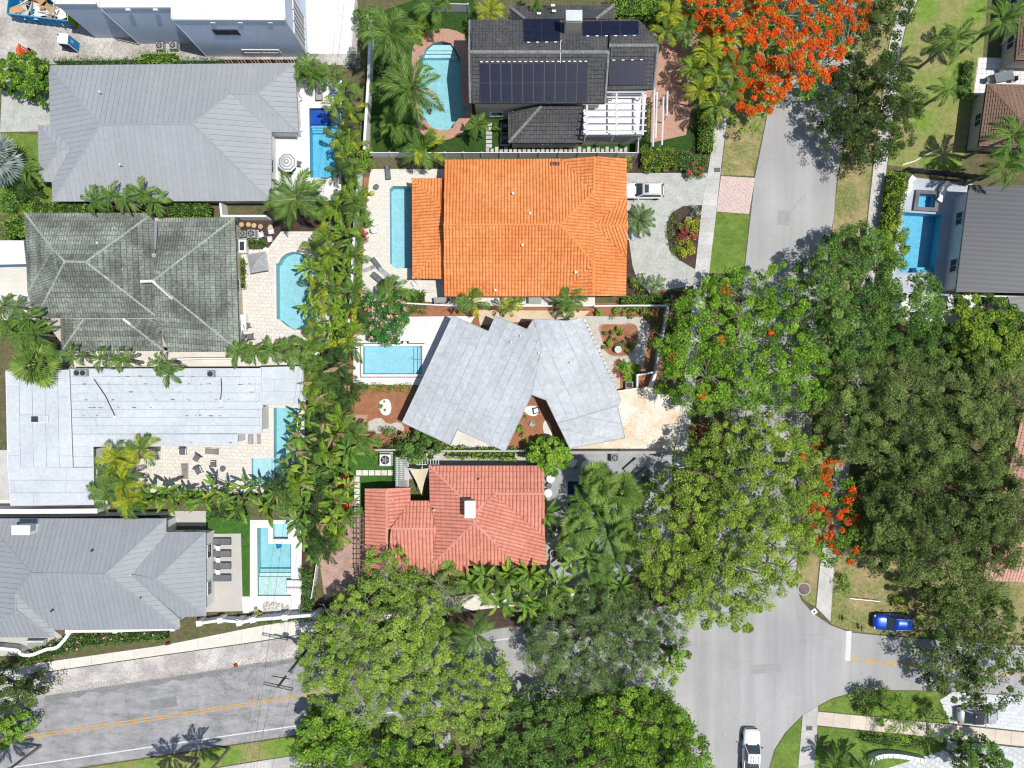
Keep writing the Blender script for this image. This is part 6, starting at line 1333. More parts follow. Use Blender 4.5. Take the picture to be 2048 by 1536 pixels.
hedge('ground cover strip below the pale blue pool', [(706, 776), (760, 776), (822, 776)], .6, .25, l_bright, size=.13, core=False)
hedge('flowering hedge along the garden wall of the red tile house', [(895, 905), (960, 908), (1030, 908)], 1.1, 1.2, l_bright, size=.2, blossom=(l_yel, 30, .16))
bush('yellow-leaved shrub above the square air conditioner', 745, 912, .8, 1.0, l_ygr); bush('dark shrub behind the pebble path', 772, 876, 1.4, 1.0, l_olive)
for k, (x, y, r_) in enumerate(row(((1218, 668, .7), (1240, 662, .6), (1216, 690, .6), (1258, 692, .7), (1240, 684, .8)), 0)): bush(nth('low shrub in the curved flower bed', k, 'left'), x, y, r_, .8, l_bright if k % 2 == 0 else l_olive, group='shrubs in the curved flower bed', size=.18, n=45)
for k, (x, y, r_, m_) in enumerate(row(((1198, 622, .6, l_bright), (1236, 626, .9, l_bright), (1278, 628, 1.1, l_bright), (1308, 640, 1.3, l_olive), (1262, 618, .7, l_ygr)), 0)): bush(nth('shrub in the mulch along the northern garden wall', k, 'left'), x, y, r_, .9, m_, group='shrubs along the northern garden wall', size=.2, n=50)
for k, (x, y, r_, m_) in enumerate(row(((1330, 680, 1.4, l_mid), (1345, 650, 1.5, l_mid), (1340, 700, 1.0, l_redlf), (1350, 730, 1.2, l_mid), (1400, 860, 1.2, l_redlf), (1390, 830, 1.0, l_olive)), 1)): bush(nth('dark shrub between the garden wall and the sidewalk', k, 'top'), x, y, r_, 1.0, m_, group='shrubs beside the sidewalk', size=.22, n=50)
hedge('glossy hedge along the west side of the blue pool', [(1802, 345), (1795, 390), (1788, 440), (1782, 470)], 2.0, 1.8, l_ygr, size=.24)
hedge('clipped hedge on the upper right lawn beside the tiled terrace', [(1944, 120), (1939, 160), (1937, 190)], 1.0, 1.2, l_mid)
hedge('flowering hedge along the street front of the slate roof house', [(40, 1322), (100, 1303), (160, 1285), (230, 1275), (330, 1270)], 1.5, 1.1, l_mid, size=.2, blossom=(l_pink, 24, .16))
hedge('narrow hedge strip beside the white-edged pool', [(606, 1140), (618, 1180), (612, 1225)], 1.3, .9, l_mid); bush('lime shrub in the stone planter by the pool', 517, 1224, .65, .8, l_yel); hedge('small plants along the white wall by the sidewalk', [(505, 1240), (560, 1238), (620, 1235)], .7, .4, l_olive, core=False)
hedge('dark ground cover at the head of the strip of turf', [(420, 1026), (490, 1030)], 1.6, .7, l_mid)
bush('dark rounded shrub on the corner lawn', 1738, 1400, 1.9, 1.6, l_oak, size=.24); bush('dark bush on the corner lawn under the open tree', 1850, 1415, 1.2, 1.0, l_oak)
hedge('clipped curved hedge in the lower right corner', [(1730, 1478), (1780, 1488), (1840, 1490)], 1.0, .9, l_mid); bush('green shrub at the end of the dry lawn hedge', 1688, 1170, 1.3, 1.2, l_bright); bush('yellow-green shrub behind the blue car', 1795, 1208, 1.2, 1.0, l_ygr)
bush('leafy shrub under the deep shade at the lower right', 1990, 1190, 2.0, 1.4, l_mid)
bush('grey-green saltbush at the end of the alley', 700, 118, 1.5, 1.4, leaf_mat('silver_leaf', (.16, .19, .17), (.28, .31, .28), (.42, .45, .42)), size=.25, n=50)
bush('leafy shrub beside the top coconut palm', 735, 40, 1.8, 2.2, l_mid, size=.25); bush('bright shrub beside the brick pool surround', 845, 60, 1.5, 1.8, l_ygr, size=.25); bush('silvery shrub between the two coconut palms', 775, 130, 1.5, 1.6, l_grey, size=.3); bush('round green shrub at the end of the white boundary wall', 728, 318, 1.3, 2.2, l_bright)
bush('green shrub beside the stepping stones', 995, 255, .6, 1.0, l_mid, size=.15); bush('dark shrub behind the coconut palm at the pool', 765, 175, 1.6, 2.0, l_mid, size=.28)
hedge('narrow planting along the white pergola terrace', [(1293, 200), (1294, 235), (1290, 280)], .6, .5, l_mid, core=False)
bush('dense shrub at the left edge below the silver fan palm', 22, 400, 1.8, 1.6, l_mid, size=.25); bush('bright shrub left of the hedge below the grey metal roof', 40, 428, 1.4, 1.4, l_bright, size=.22); bush('dark shrub beside the grey porch roof corner', 66, 372, .9, 1.2, l_mid)
for k, (x, y, r_, m_) in enumerate(row(((712, 470, 1.0, l_bright), (646, 520, 1.2, l_lime), (676, 636, 1.2, l_bright), (648, 745, 1.3, l_mid), (684, 812, 1.2, l_lime), (628, 852, 1.2, l_mid), (664, 920, 1.3, l_oak), (602, 958, 1.2, l_lime), (646, 1022, 1.3, l_oak)), 1)): bush(nth('leafy shrub among the palms of the long belt', k, 'top'), x, y, r_, 3.2, m_, size=.26, n=60, group='shrubs of the long belt')
for k, (x, y, r_, m_) in enumerate(row(((1150, 1000, .9, l_mid), (1110, 1060, .9, l_oak), (1130, 1120, 1.1, l_mid), (1285, 985, 1.3, l_mid), (1215, 1100, 1.2, l_oak), (1300, 960, 1.1, l_oak)), 1)): bush(nth('shrub in the thicket round the dark blue pool', k, 'top'), x, y, r_, 2.0, m_, size=.25, n=55, group='shrubs round the dark blue pool')
def rosette(label, px, py, r, mat, n=14, group=None, name='bromeliad', cat='plant'):
    rr = np.random.default_rng(int(px*7+py)); V = []; tn = []
    for i in range(n):
        a = i*2.4; el = .9-.8*i/n; d = np.array([math.cos(a)*math.cos(el), math.sin(a)*math.cos(el), math.sin(el)]); u = np.array([-math.sin(a), math.cos(a), 0]); L = r*(.8+.3*rr.random())
        o = np.array([0, 0, .05]); m_ = o+d*L*.55+[0, 0, .04]; e = o+d*L+[0, 0, -.15*L]; V.append([o, m_-u*r*.11, e, m_+u*r*.11]); tn.append(np.clip(.5+.2*rr.normal(), 0, 1))
    p = P(px, py); t = tag(link(name, quad_mesh(name, np.array(V), np.array(tn), mat)), label, cat, group); t.location = (p.x, p.y, .02); return t
for k, (x, y) in enumerate(row(((1238, 735), (1250, 742), (1262, 732), (1270, 745), (1255, 756), (1266, 758), (1275, 735), (1246, 728)))): rosette(nth('green bromeliad below the curved flower bed', k), x, y, .75, l_bright, 16, 'green bromeliads below the flower bed')
for k, (x, y) in enumerate(row(((1236, 725), (1232, 742), (1240, 750)))): rosette(nth('dark red bromeliad below the curved flower bed', k), x, y, .6, l_redlf, 14, 'red bromeliads below the flower bed')
rosette('pale agave in the courtyard bed', 1065, 848, .55, leaf_mat('agave_leaf', (.25, .30, .26), (.36, .42, .36), (.5, .55, .48)), 16, name='agave'); rosette('small agave in the courtyard bed', 1050, 833, .3, l_mid, 12, name='agave')
bush('green shrub in the courtyard between the silver roofs', 1044, 860, .95, .9, l_bright); rosette('green cactus rosette on the pale stone patch', 762, 812, .42, l_mid, 18, name='agave'); rosette('red bromeliad on the pale stone patch', 770, 820, .25, l_redlf, 12); rosette('grey agave on the pale stone patch', 769, 803, .2, l_grey, 12, name='agave')
# ------------------------------------------------------------------ walls and fences
def wall(label, pts, h, th, mat, name='garden_wall', cat='wall', capm=None, posts=0, post=.3, group=None, top=True):
    ps = [P(x, y, h if top else 0) for x, y in pts]; c = sum(ps, Vector())/len(ps); t = thing(name, label, cat, (c.x, c.y, 0), 0, group)
    for i, (a, b) in enumerate(zip(ps, ps[1:])):
        d = b-a; L = d.length; m = MB(); rz = math.atan2(d.y, d.x)
        m.box(((a.x+b.x)/2, (a.y+b.y)/2, h/2-.05), (L+th*.98, th, h-.1), rz); m.build('wall_panel', mat, t)
        MB().box(((a.x+b.x)/2, (a.y+b.y)/2, h-.035+.001*(i % 3)), (L+th*1.2, th*1.25, .07), rz).build('coping', capm or mat, t)
        if posts:
            k = max(1, round(L/posts))
            for j in range(0 if i == 0 else 1, k+1):
                p = a.lerp(b, j/k); MB().box((p.x, p.y, (h+.08)/2), (post, post, h+.08), rz).build('post', capm or mat, t)
    return t
def fence(label, pts, h, mat, step=2.2, gapz=.1, slats=0, name='fence', pm=None, th=.05, top=True):
    ps = [P(x, y, h if top else 0) for x, y in pts]; c = sum(ps, Vector())/len(ps); t = thing(name, label, 'fence', (c.x, c.y, 0))
    for a, b in zip(ps, ps[1:]):
        d = b-a; L = d.length; rz = math.atan2(d.y, d.x); k = max(1, round(L/step))
        for j in range(k):
            p0, p1 = a.lerp(b, j/k), a.lerp(b, (j+1)/k); mid = (p0+p1)/2
            if slats:
                for s in range(slats):
                    q = p0.lerp(p1, (s+.5)/slats); MB().box((q.x, q.y, h/2), (L/k/slats*.72, th, h-.08), rz).build('slat', mat, t)
            else: MB().box((mid.x, mid.y, h/2), (L/k-.06, th, h-2*gapz), rz).build('panel', mat, t)
            MB().box((mid.x, mid.y, h-.05), (L/k-.05, th*1.6, .07), rz).build('rail', pm or mat, t)
        for j in range(0 if a is ps[0] else 1, k+1):
            p = a.lerp(b, j/k); MB().box((p.x, p.y, (h+.1)/2), (.14, .14, h+.1), rz).build('post', pm or mat, t)
    return t
fence('long white panel fence between the solar panel house and the orange roof', [(742, 305), (1000, 305), (1276, 305)], 1.9, m_white)
fence('short white panel fence closing the side yard of the solar panel house', [(1277, 276), (1276, 303)], 1.9, m_white, step=1.6)
fence('white panel fence at the top edge beside the dark turf', [(848, 6), (936, 8)], 1.9, m_white, step=2.6)
wall('white boundary wall between the alley and the coconut palms', [(740, 40), (737, 150), (728, 296)], 2.0, .25, m_stuccow)
wall('white boundary wall west of the shell paver deck', [(718, 332), (710, 430), (705, 520), (701, 606)], 1.9, .22, m_stuccow)
wall('white boundary wall west of the pale blue pool', [(698, 640), (690, 680), (682, 720)], 1.8, .22, m_stuccow)
wall('white wall north of the silver roof house, western stretch', [(806, 606), (860, 609), (912, 612)], 1.2, .12, m_stuccow)
wall('white wall north of the silver roof house, middle stretch', [(1026, 612), (1110, 612), (1190, 611)], 1.2, .12, m_stuccow)
wall('white garden wall north of the curved flower bed', [(1190, 612), (1260, 611), (1334, 611)], 1.5, .14, m_stuccow)
wall('white garden wall east of the curved flower bed', [(1336, 613), (1328, 660), (1319, 700), (1312, 744)], 1.6, .2, M('grey_wall', (.46, .48, .52), (.40, .42, .46)), capm=M('grey_wall_cap', (.56, .58, .62), (.5, .52, .56)))
wall('short white wall stub beside the stained driveway', [(1312, 744), (1304, 772)], 1.6, .25, m_stuccow); wall('small white enclosure wall round the planter box', [(1311, 744), (1275, 750), (1275, 777), (1236, 783)], 1.3, .16, m_stuccow)
wall('grey wall south of the stained driveway', [(1140, 905), (1240, 905), (1345, 905)], 1.8, .22, M('grey_render', (.45, .44, .43), (.38, .37, .36)))
wall('grey wall between the brick patio and the red tile house', [(752, 900), (810, 900), (900, 902), (1060, 902)], 1.6, .18, MATS['grey_render'])
wall('white street wall with square pillars beside the white-edged pool', [(478, 1246), (505, 1240), (634, 1230)], 1.7, .3, m_stuccow, posts=4.5, post=.65)
wall('white street wall between the slate roof and its eastern pillar', [(398, 1247), (440, 1241), (478, 1244)], 1.5, .25, m_stuccow, posts=4.5, post=.62)
wall('low white wall along the hedge of the slate roof house', [(135, 1263), (230, 1262), (345, 1258)], 1.4, .25, m_stuccow, posts=4.6, post=.5)
cw = smoothpoly([(-20, 1295), (20, 1299), (36, 1301), (42, 1310), (62, 1311), (82, 1303), (95, 1298), (112, 1297), (126, 1283), (138, 1266)], 2, closed=False)
wall('scalloped white wall of the slate roof house terrace', cw, 1.3, .3, m_stuccow)
wall('long white wall in the alley north of the slate roof', [(-60, 1023), (60, 1023), (190, 1022)], 2.6, .45, m_stuccow); wall('thin white wall beside the dark alley north of the slate roof', [(-60, 1033), (80, 1033), (330, 1029)], 1.8, .12, m_stuccow)
wall('white wall between the two left gardens below the mossy roof', [(480, 715), (560, 716), (640, 716)], 1.4, .15, m_stuccow); wall('white wall segment beside the gate below the mossy roof', [(340, 719), (400, 717), (462, 717)], 1.6, .15, m_stuccow)
wall('white wall between the grey and mossy roofs', [(440, 404), (443, 432), (470, 432), (530, 432)], 1.8, .2, m_stuccow)
fence('white picket fence leaning beside the hedge strip', [(634, 1118), (628, 1160), (622, 1196)], 1.3, m_white, step=1.8, slats=9)
fence('dark panel fence north of the blue pool', [(1818, 335), (1900, 342), (1978, 352)], 1.8, m_dark, step=1.7)
fence('timber rail frame north of the grey metal roof', [(440, 119), (520, 119), (592, 119)], 1.4, m_wood, step=1.6, slats=4)
fence('chain of thin wire fence panels by the dumpster hedge', [(108, 122), (270, 120), (432, 121)], 1.5, m_steel, step=3, slats=8, th=.02)
strip('lawn_edging', [(1805, 330), (1830, 322), (1860, 306), (1880, 298)], .12, .03, m_white)
# ------------------------------------------------------------------ stepping stones and edging
def stones(parent, cs, sx, sy, mat, name='stepping_stone', z=.05, rz=0):
    for x, y in cs: p = P(x, y); MB().box((p.x, p.y, z/2+.012), (sx, sy, z), rz+R.uniform(-.02, .02), .015).build(name, mat, parent)
sb = strip('stepping_path', [(712, 945), (790, 945)], .5, .0115, m_turf); stones(sb, [(718+i*12.6, 945.5) for i in range(6)], .66, .62, m_slabw)
sb = strip('stepping_path', [(714, 955), (714, 1024)], .5, .0115, m_turf); stones(sb, [(714, 958+i*12.2) for i in range(6)], .64, .62, m_slabw)
sb = strip('stepping_path', [(975, 299), (1255, 299)], .5, .0115, m_turfd); stones(sb, [(975+i*18.4, 299) for i in range(16)], .40, .62, m_slab); stones(sb, [(984.2+i*18.4, 301) for i in range(15)], .36, .40, m_slab)
sb = strip('stepping_path', [(978, 246), (978, 294)], .5, .0115, m_turfd); stones(sb, [(978, 249+i*8.6) for i in range(6)], .72, .40, m_slab)
sb = strip('stepping_path', [(478, 450), (550, 454)], .5, .0135, m_mulchd)
for x, y in ((483, 449), (497, 449), (508, 451), (521, 453), (541, 454)): MB().lathe([(.0, .03), (.28, .03), (.30, .0)][::-1], P(x, y) + Vector((0, 0, .02)), 10).build('stepping_stone', M('sandstone', (.62, .45, .26), (.54, .38, .22), rand=.15), sb)
sb = strip('paver_edge', [(1167, 641), (1232, 782)], .5, .0135, m_mulchd)
for i in range(17): p = P(1168+(1232-1168)*i/16.5, 643+(782-643)*i/16.5); MB().box((p.x, p.y, .035), (.52, .44, .05), math.radians(-66)+1.57, .01).build('paver', m_slabw, sb)
# brick rim of the curved bed
bd = strip('bed_edging', isl+isl[:1], .16, .024, M('edging_mortar', (.45, .36, .30)))
ip = [P(x, y) for x, y in isl]; acc_ = 0; per = []
for a, b in zip(ip, ip[1:]+ip[:1]): per.append((a, b))
for a, b in per:
    d = b-a; k = max(1, round(d.length/.24))
    for j in range(k):
        p = a.lerp(b, (j+.5)/k); MB().box((p.x, p.y, .055), (d.length/k*.85, .13, .07), math.atan2(d.y, d.x)).build('brick', M('rim_brick', (.56, .32, .24), (.46, .25, .18), rand=.25), bd)
# ------------------------------------------------------------------ garden furniture (built once, then copied)
def make_lounger(name, fab, frame, L=1.95, W=.68, back=.35, towel=None):
    t = bpy.data.objects.new(name, None); COL.objects.link(t)
    m = MB()
    for s in (-1, 1): m.box((0, s*W/2, .28), (L, .05, .06))
    for x in (-L/2, L/2): m.box((x, 0, .28), (.05, W, .06))
    m.build('frame', frame, t, world=False)
    for sx in (-1, 1):
        for sy in (-1, 1): MB().box((sx*(L/2-.15), sy*(W/2-.03), .125), (.05, .05, .25)).build('leg', frame, t, world=False)
    bl = L*.36
    MB().box((-bl/2, 0, .36), (L-bl-.04, W-.06, .10), 0, .03).build('seat', fab, t, world=False)
    MB().box((L/2-bl/2-.02, 0, .36+math.sin(back)*bl/2), (bl, W-.06, .10), 0, .03, tilt=(0, -back)).build('backrest', fab, t, world=False)
    if towel:
        for k in range(5): MB().box((-L/2+.25+k*.34, 0, .425), (.15, W-.02, .02)).build('stripe', towel, t, world=False)
    return t
def make_chair(name, fab, frame, W=.62):
    t = bpy.data.objects.new(name, None); COL.objects.link(t)
    for sx in (-1, 1):
        for sy in (-1, 1): MB().box((sx*W*.42, sy*W*.42, .2), (.05, .05, .4)).build('leg', frame, t, world=False)
        MB().box((0, sx*W*.46, .58), (W*.85, .06, .04)).build('arm', frame, t, world=False)
    MB().box((0, 0, .43), (W*.9, W*.86, .10), 0, .03).build('seat', fab, t, world=False); MB().box((W*.46, 0, .66), (.08, W*.86, .48), 0, .03, tilt=(0, .25)).build('backrest', fab, t, world=False)
    return t
def make_table(name, top, leg, r=.45, square=False):
    t = bpy.data.objects.new(name, None); COL.objects.link(t)
    (MB().box((0, 0, .52), (r*2, r*2, .04), 0, .01) if square else MB().lathe([(r*.96, .49), (r, .51), (r, .53), (r*.97, .545)], n=18)).build('table_top', top, t, world=False)
    MB().tube([(0, 0, .02), (0, 0, .5)], .04, 8).build('leg', leg, t, world=False); MB().lathe([(r*.5, 0), (r*.5, .02), (.05, .05)], n=12).build('base', leg, t, world=False); return t
PROTO = {}
def put(kind, label, cat, px, py, rz, group=None, s=1.0, z=.02, h=.4):
    mk, nm = FURN[kind]
    if kind not in PROTO: o = mk(); PROTO[kind] = o
    else: o = copy_tree(PROTO[kind])
    p = P(px, py, h); o.name = nm; o.location = (p.x, p.y, z); o.rotation_euler = (0, 0, math.radians(rz)); o.scale = (s, s, s); 
    for k in ('group',):
        if k in o: del o[k]
    tag(o, label, cat, group); return o
FURN = {
 'lg': (lambda: make_lounger('sun_lounger', m_greyf, m_dark), 'sun_lounger'), 'lw': (lambda: make_lounger('sun_lounger', m_lgrey, m_white), 'sun_lounger'), 'lb': (lambda: make_lounger('sun_lounger', m_wfab, m_white, towel=m_bfab), 'sun_lounger'),
 'lf': (lambda: make_lounger('sun_lounger', m_greyf, m_dark, 2.1, .78, .06), 'sun_lounger'), 'lwh': (lambda: make_lounger('sun_lounger', m_wfab, m_white, 1.7, .72, .12), 'sun_lounger'), 'll': (lambda: make_lounger('sun_lounger', m_lgrey, m_dark, 1.9, .8, .3), 'sun_lounger'),
 'lwood': (lambda: make_lounger('sun_lounger', M('taupe_fabric', (.27, .25, .22), (.24, .22, .19)), m_white, 1.8, .75, .25), 'sun_lounger'),
 'cg': (lambda: make_chair('garden_chair', m_greyf, m_white, .72), 'garden_chair'), 'cw': (lambda: make_chair('garden_chair', m_wfab, m_white), 'garden_chair'), 'cd': (lambda: make_chair('garden_chair', m_greyf, m_dark), 'garden_chair'), 'cr': (lambda: make_chair('garden_chair', m_orange, m_orange, .66), 'garden_chair'),
 'tw': (lambda: make_table('side_table', m_white, m_white), 'side_table'), 'ts': (lambda: make_table('side_table', m_wfab, m_white, .27, True), 'side_table'), 'tg': (lambda: make_table('side_table', m_lgrey, m_dark, .5, True), 'side_table'), 'to': (lambda: make_table('side_table', m_orange, m_orange, .3), 'side_table'), 'td': (lambda: make_table('side_table', m_greyf, m_dark, .32), 'side_table'),
}
put('ll', 'grey sun lounger at the head of the blue-shelved pool', 'lounger', 637, 184, 92); put('lb', 'blue and white striped sun lounger at the head of the blue-shelved pool', 'lounger', 667, 186, 95)
put('cw', 'white chair half under the eave beside the blue-shelved pool', 'chair', 598, 198, 30); put('cw', 'white chair beside the grey roof corner near the blue-shelved pool', 'chair', 598, 259, 200)
put('cd', 'grey chair right of the striped parasol', 'chair', 597, 328, 170); put('cd', 'grey chair below the striped parasol', 'chair', 580, 348, 60); put('lg', 'dark lounger under the coconut palm below the striped parasol', 'lounger', 622, 381, 140)
put('lg', 'grey lounger north of the orange patio roof', 'lounger', 775, 344, 95, s=.85); put('td', 'small round table on the shell deck by the orange house', 'table', 753, 374, 0)
put('lg', 'grey sun lounger at the upper left of the group beside the long pool', 'lounger', 752, 527, 128, s=.8); put('lg', 'long grey sun lounger in the middle of the group beside the long pool', 'lounger', 757, 558, 140); put('lw', 'pale sun lounger in the group beside the long pool', 'lounger', 768, 544, 140, s=.8); put('lw', 'pale lounger against the hedge beside the long pool', 'lounger', 738, 537, 20, s=.75)
put('cd', 'grey chair below the group of loungers beside the long pool', 'chair', 788, 566, 40, s=1.1); put('cw', 'white stool below the orange patio roof', 'stool', 828, 567, 35, s=.85); put('cw', 'pale folding chair on the shell deck, upper of two', 'chair', 750, 446, 200); put('cw', 'pale folding chair on the shell deck, lower of two', 'chair', 749, 461, 190)
for k in range(4): put('lf', ['topmost', 'second', 'third', 'lowest'][k]+' charcoal sun lounger in the row on the taupe patio', 'lounger', 443.5, 1083+k*24.3, 180, 'charcoal loungers on the taupe patio')
for k in range(3): put('ts', ['upper', 'middle', 'lower'][k]+' white side table between the charcoal loungers', 'table', 437, 1096+k*24, 0, 'side tables between the charcoal loungers')
put('lwh', 'upper white in-pool lounger on the mint sun shelf', 'lounger', 588, 1167, 0, z=.05); put('lwh', 'lower white in-pool lounger on the mint sun shelf', 'lounger', 588, 1182, 0, z=.05)
put('cg', 'grey lounge chair against the flat pale roof wall', 'chair', 367, 903, 90, s=1.2); put('cg', 'tilted grey lounge chair facing down on the travertine deck', 'chair', 395, 916, 55, s=1.25); put('lwood', 'taupe lounger along the flat pale roof eave', 'lounger', 424, 903, -4, s=.95); put('lwood', 'taupe lounger standing upright in the picture beside the golden palms', 'lounger', 369, 943, 90)
put('cg', 'tilted grey lounge chair near the broad-leaved row', 'chair', 398, 941, 115, s=1.2); put('cg', 'pale square lounge seat in the middle of the travertine deck', 'chair', 427, 928, 0, s=1.05); put('td', 'small dark side table on the travertine deck', 'table', 446, 938, 0); put('cg', 'wide grey lounge seat at the bottom of the travertine deck', 'chair', 427, 960, 0, s=1.5); put('lb', 'blue folding seat at the bottom of the travertine deck', 'seat', 457, 957, 15, s=.5)
put('ll', 'dark slatted lounger beside the flat roof corner', 'lounger', 500, 877, 90, s=.7); put('lw', 'pale lounger beside the flat roof corner', 'lounger', 517, 877, 90, s=.7)
put('tw', 'white round table under the broad leaves by the round-ended pool', 'table', 676, 587, 0, s=1.15); put('cw', 'white chair left of the round table under the broad leaves', 'chair', 665, 575, 120); put('cw', 'white chair right of the round table under the broad leaves', 'chair', 686, 580, 20)
put('tw', 'white round table beside the grey square parasol', 'table', 532, 502, 0, s=.9); put('cw', 'left white chair on the dark bed above the travertine deck', 'chair', 523, 470, 20); put('cw', 'upper white chair on the dark bed above the travertine deck', 'chair', 543, 463, 100); put('cw', 'lower white chair on the dark bed above the travertine deck', 'chair', 540, 479, 10)
put('cd', 'dark armchair at the lower corner of the mossy roof', 'chair', 496, 652, 200); put('cd', 'left dark armchair at the bottom of the travertine deck', 'chair', 487, 674, 250, s=1.3); put('cd', 'right dark armchair at the bottom of the travertine deck', 'chair', 502, 674, 280, s=1.3)
put('ll', 'upper slate sun lounger in the shade beside the dark blue pool', 'lounger', 1264, 932, 42, s=1.05); put('ll', 'lower slate sun lounger in the shade beside the dark blue pool', 'lounger', 1284, 950, 42, s=1.05)
for k, (x, y, s_) in enumerate(((1101, 957, 1.1), (1096, 986, 1.1), (1143, 925, 1.2), (1173, 930, 1.4), (1150, 935, .7))): put('tw' if k < 4 else 'td', ['white round table upper right of the red roof', 'white round table beside the red roof ridge end', 'white round table by the round dense tree', 'large white round table in the shade by the grey wall', 'small dark round table in the shade by the grey wall'][k], 'table', x, y, 0, s=s_)
put('td', 'small grey stool between the two white round tables', 'stool', 1098, 971, 0)
put('cr', 'orange chair by the stepping stones', 'chair', 693, 954, 100); put('to', 'round orange table in the leafy shade', 'table', 682, 970, 0); put('cr', 'orange chair in the leafy shade left of the stepping stones', 'chair', 662, 998, 190); put('cr', 'faded orange chair at the lower end of the stepping stones', 'chair', 697, 1010, 220, s=1.2); put('cr', 'orange seat half hidden by leaves left of the stepping stones', 'chair', 672, 975, 70)
def parasol(label, px, py, h, r, n=8, mats=None, square=False, rz=0.0):
    p = P(px, py, h); t = thing('parasol', label, 'parasol', (p.x, p.y, 0)); mats = mats or [m_wfab]; nr = 7
    for k in range(nr):
        r0, r1 = r*k/nr, r*(k+1)/nr; z0, z1 = h-.5*(k/nr)**1.1, h-.5*((k+1)/nr)**1.1; vs = []; fs = []
        for j in range(n):
            a = 2*math.pi*j/n+rz
            vs += [(math.cos(a)*r0, math.sin(a)*r0, z0), (math.cos(a)*r1, math.sin(a)*r1, z1)]
        for j in range(n): q = (j+1) % n; fs.append((2*j, 2*j+1, 2*q+1, 2*q))
        MB().add(vs, fs).build('canopy_ring', mats[k % len(mats)], t, world=False)
    MB().tube([(0, 0, 0), (0, 0, h+.06)], .03, 8).build('pole', m_steel, t, world=False); MB().lathe([(.35, 0), (.35, .08), (.06, .12)], n=14).build('base', m_dark, t, world=False)
    for j in range(n): a = 2*math.pi*j/n+rz; MB().tube([(0, 0, h-.06), (math.cos(a)*r*.97, math.sin(a)*r*.97, h-.55)], .012, 4).build('rib', m_steel, t, world=False)
    return t
parasol('octagonal white and grey striped parasol by the grey metal roof', 572, 322, 2.6, 1.15, 8, [m_wfab, m_lgrey], rz=.39)
parasol('square pale grey parasol on the travertine deck', 513, 523, 2.7, 1.55, 4, [m_lgrey], rz=.95)
# ------------------------------------------------------------------ air conditioners, boxes and small fittings
def condenser(label, px, py, s=.85, z=.1, body=None, h=.85, rz=0):
    p = P(px, py, z+h); t = thing('condenser_unit', label, 'air conditioner', (p.x, p.y, z), rz)
    MB().box((0, 0, h/2), (s, s, h), 0, .06).build('casing', body or m_lgrey, t, world=False); MB().lathe([(s*.40, h), (s*.40, h+.03), (s*.34, h+.05)], n=18).build('fan_guard', m_dark, t, world=False)
    for k in range(5): a = k*1.2566; MB().box((math.cos(a)*s*.17, math.sin(a)*s*.17, h+.06), (s*.30, s*.10, .015), a).build('fan_blade', m_lgrey, t, world=False)
    MB().box((0, 0, -z/2), (s*1.25, s*1.25, z)).build('pad', m_conc, t, world=False); return t
condenser('left of the two air conditioners below the pale blue building', 318, 91); condenser('right of the two air conditioners below the pale blue building', 345, 90)
condenser('square air conditioner beside the mossy roof corner', 502, 467, .95); condenser('smaller air conditioner touching the mossy roof corner', 485, 467, .7)
condenser('large pale air conditioner on the turf above the stepping stones', 770, 920, 1.3, body=m_white); condenser('air conditioner by the grey wall beside the slate loungers', 1230, 916, .9); condenser('air conditioner by the south wall of the orange house', 1040, 600, .9, body=m_white)
for k, (x, y) in enumerate(((1010, 252), (1010, 276))): condenser(['upper', 'lower'][k]+' dark air conditioner beside the charcoal lower roof', x, y, .95, body=m_dark)
def boxthing(name, label, cat, px, py, sz, mat, rz=0, z=.0, h=None, parts=()):
    p = P(px, py, z+sz[2]); t = thing(name, label, cat, (p.x, p.y, z), rz)
    MB().box((0, 0, sz[2]/2), sz, 0, min(sz)*.12).build('body', mat, t, world=False)
    for nm, c, d, mt in parts: MB().box(c, d, 0, min(d)*.1).build(nm, mt, t, world=False)
    return t
boxthing('grill', 'covered grey grill by the corner of the orange house', 'grill', 880, 600, (1.5, .7, .95), m_lgrey, .1, parts=(('lid', (0, 0, 1.02), (1.1, .6, .18), m_lgrey), ('side_shelf', (.95, 0, .8), (.4, .5, .05), m_dark)))
boxthing('bin', 'white storage bin by the south wall of the orange house', 'bin', 1070, 600, (1.4, .7, .8), m_white, parts=(('lid', (0, 0, .83), (1.5, .8, .08), m_lgrey),))
boxthing('planter', 'square pale planter box inside the white enclosure wall', 'planter', 1259, 770, (.9, .8, .7), m_slab, parts=(('soil', (0, 0, .70), (.7, .6, .04), m_mulchd), ('rim', (0, -.38, .72), (.9, .08, .06), m_white)))
boxthing('skylight', 'white box skylight against the mossy roof wall', 'skylight', 484, 492, (.9, 1.6, 1.0), m_white, parts=(('pane', (0, 0, 1.02), (.5, 1.0, .05), m_glass),)); boxthing('garden_box', 'white garden box against the mossy roof wall near the armchairs', 'box', 484, 645, (.9, 1.8, .8), m_white, parts=(('lid', (0, 0, .82), (.95, 1.85, .06), m_white),))
t = thing('birdbath', 'pale round pedestal in the curved flower bed', 'birdbath', P(1236, 699, .6)*1.0); t.location.z = 0
MB().lathe([(.25, 0), (.16, .1), (.12, .5), (.38, .66), (.42, .72), (.38, .72)], n=18).build('bowl', M('pale_green_ceramic', (.58, .68, .66)), t, world=False); MB().lathe([(.3, .0), (.3, .05)], n=16).build('foot', m_stone, t, world=False)
t = thing('plant_pot', 'large round pot beside the red roof corner', 'pot', (P(1107, 1105).x, P(1107, 1105).y, 0)); MB().lathe([(.30, 0), (.45, .4), (.48, .6), (.40, .6), (.38, .5)], n=18).build('pot', m_stone, t, world=False); MB().lathe([(.37, .48), (.37, .52)], n=16).build('soil', m_mulchd, t, world=False)
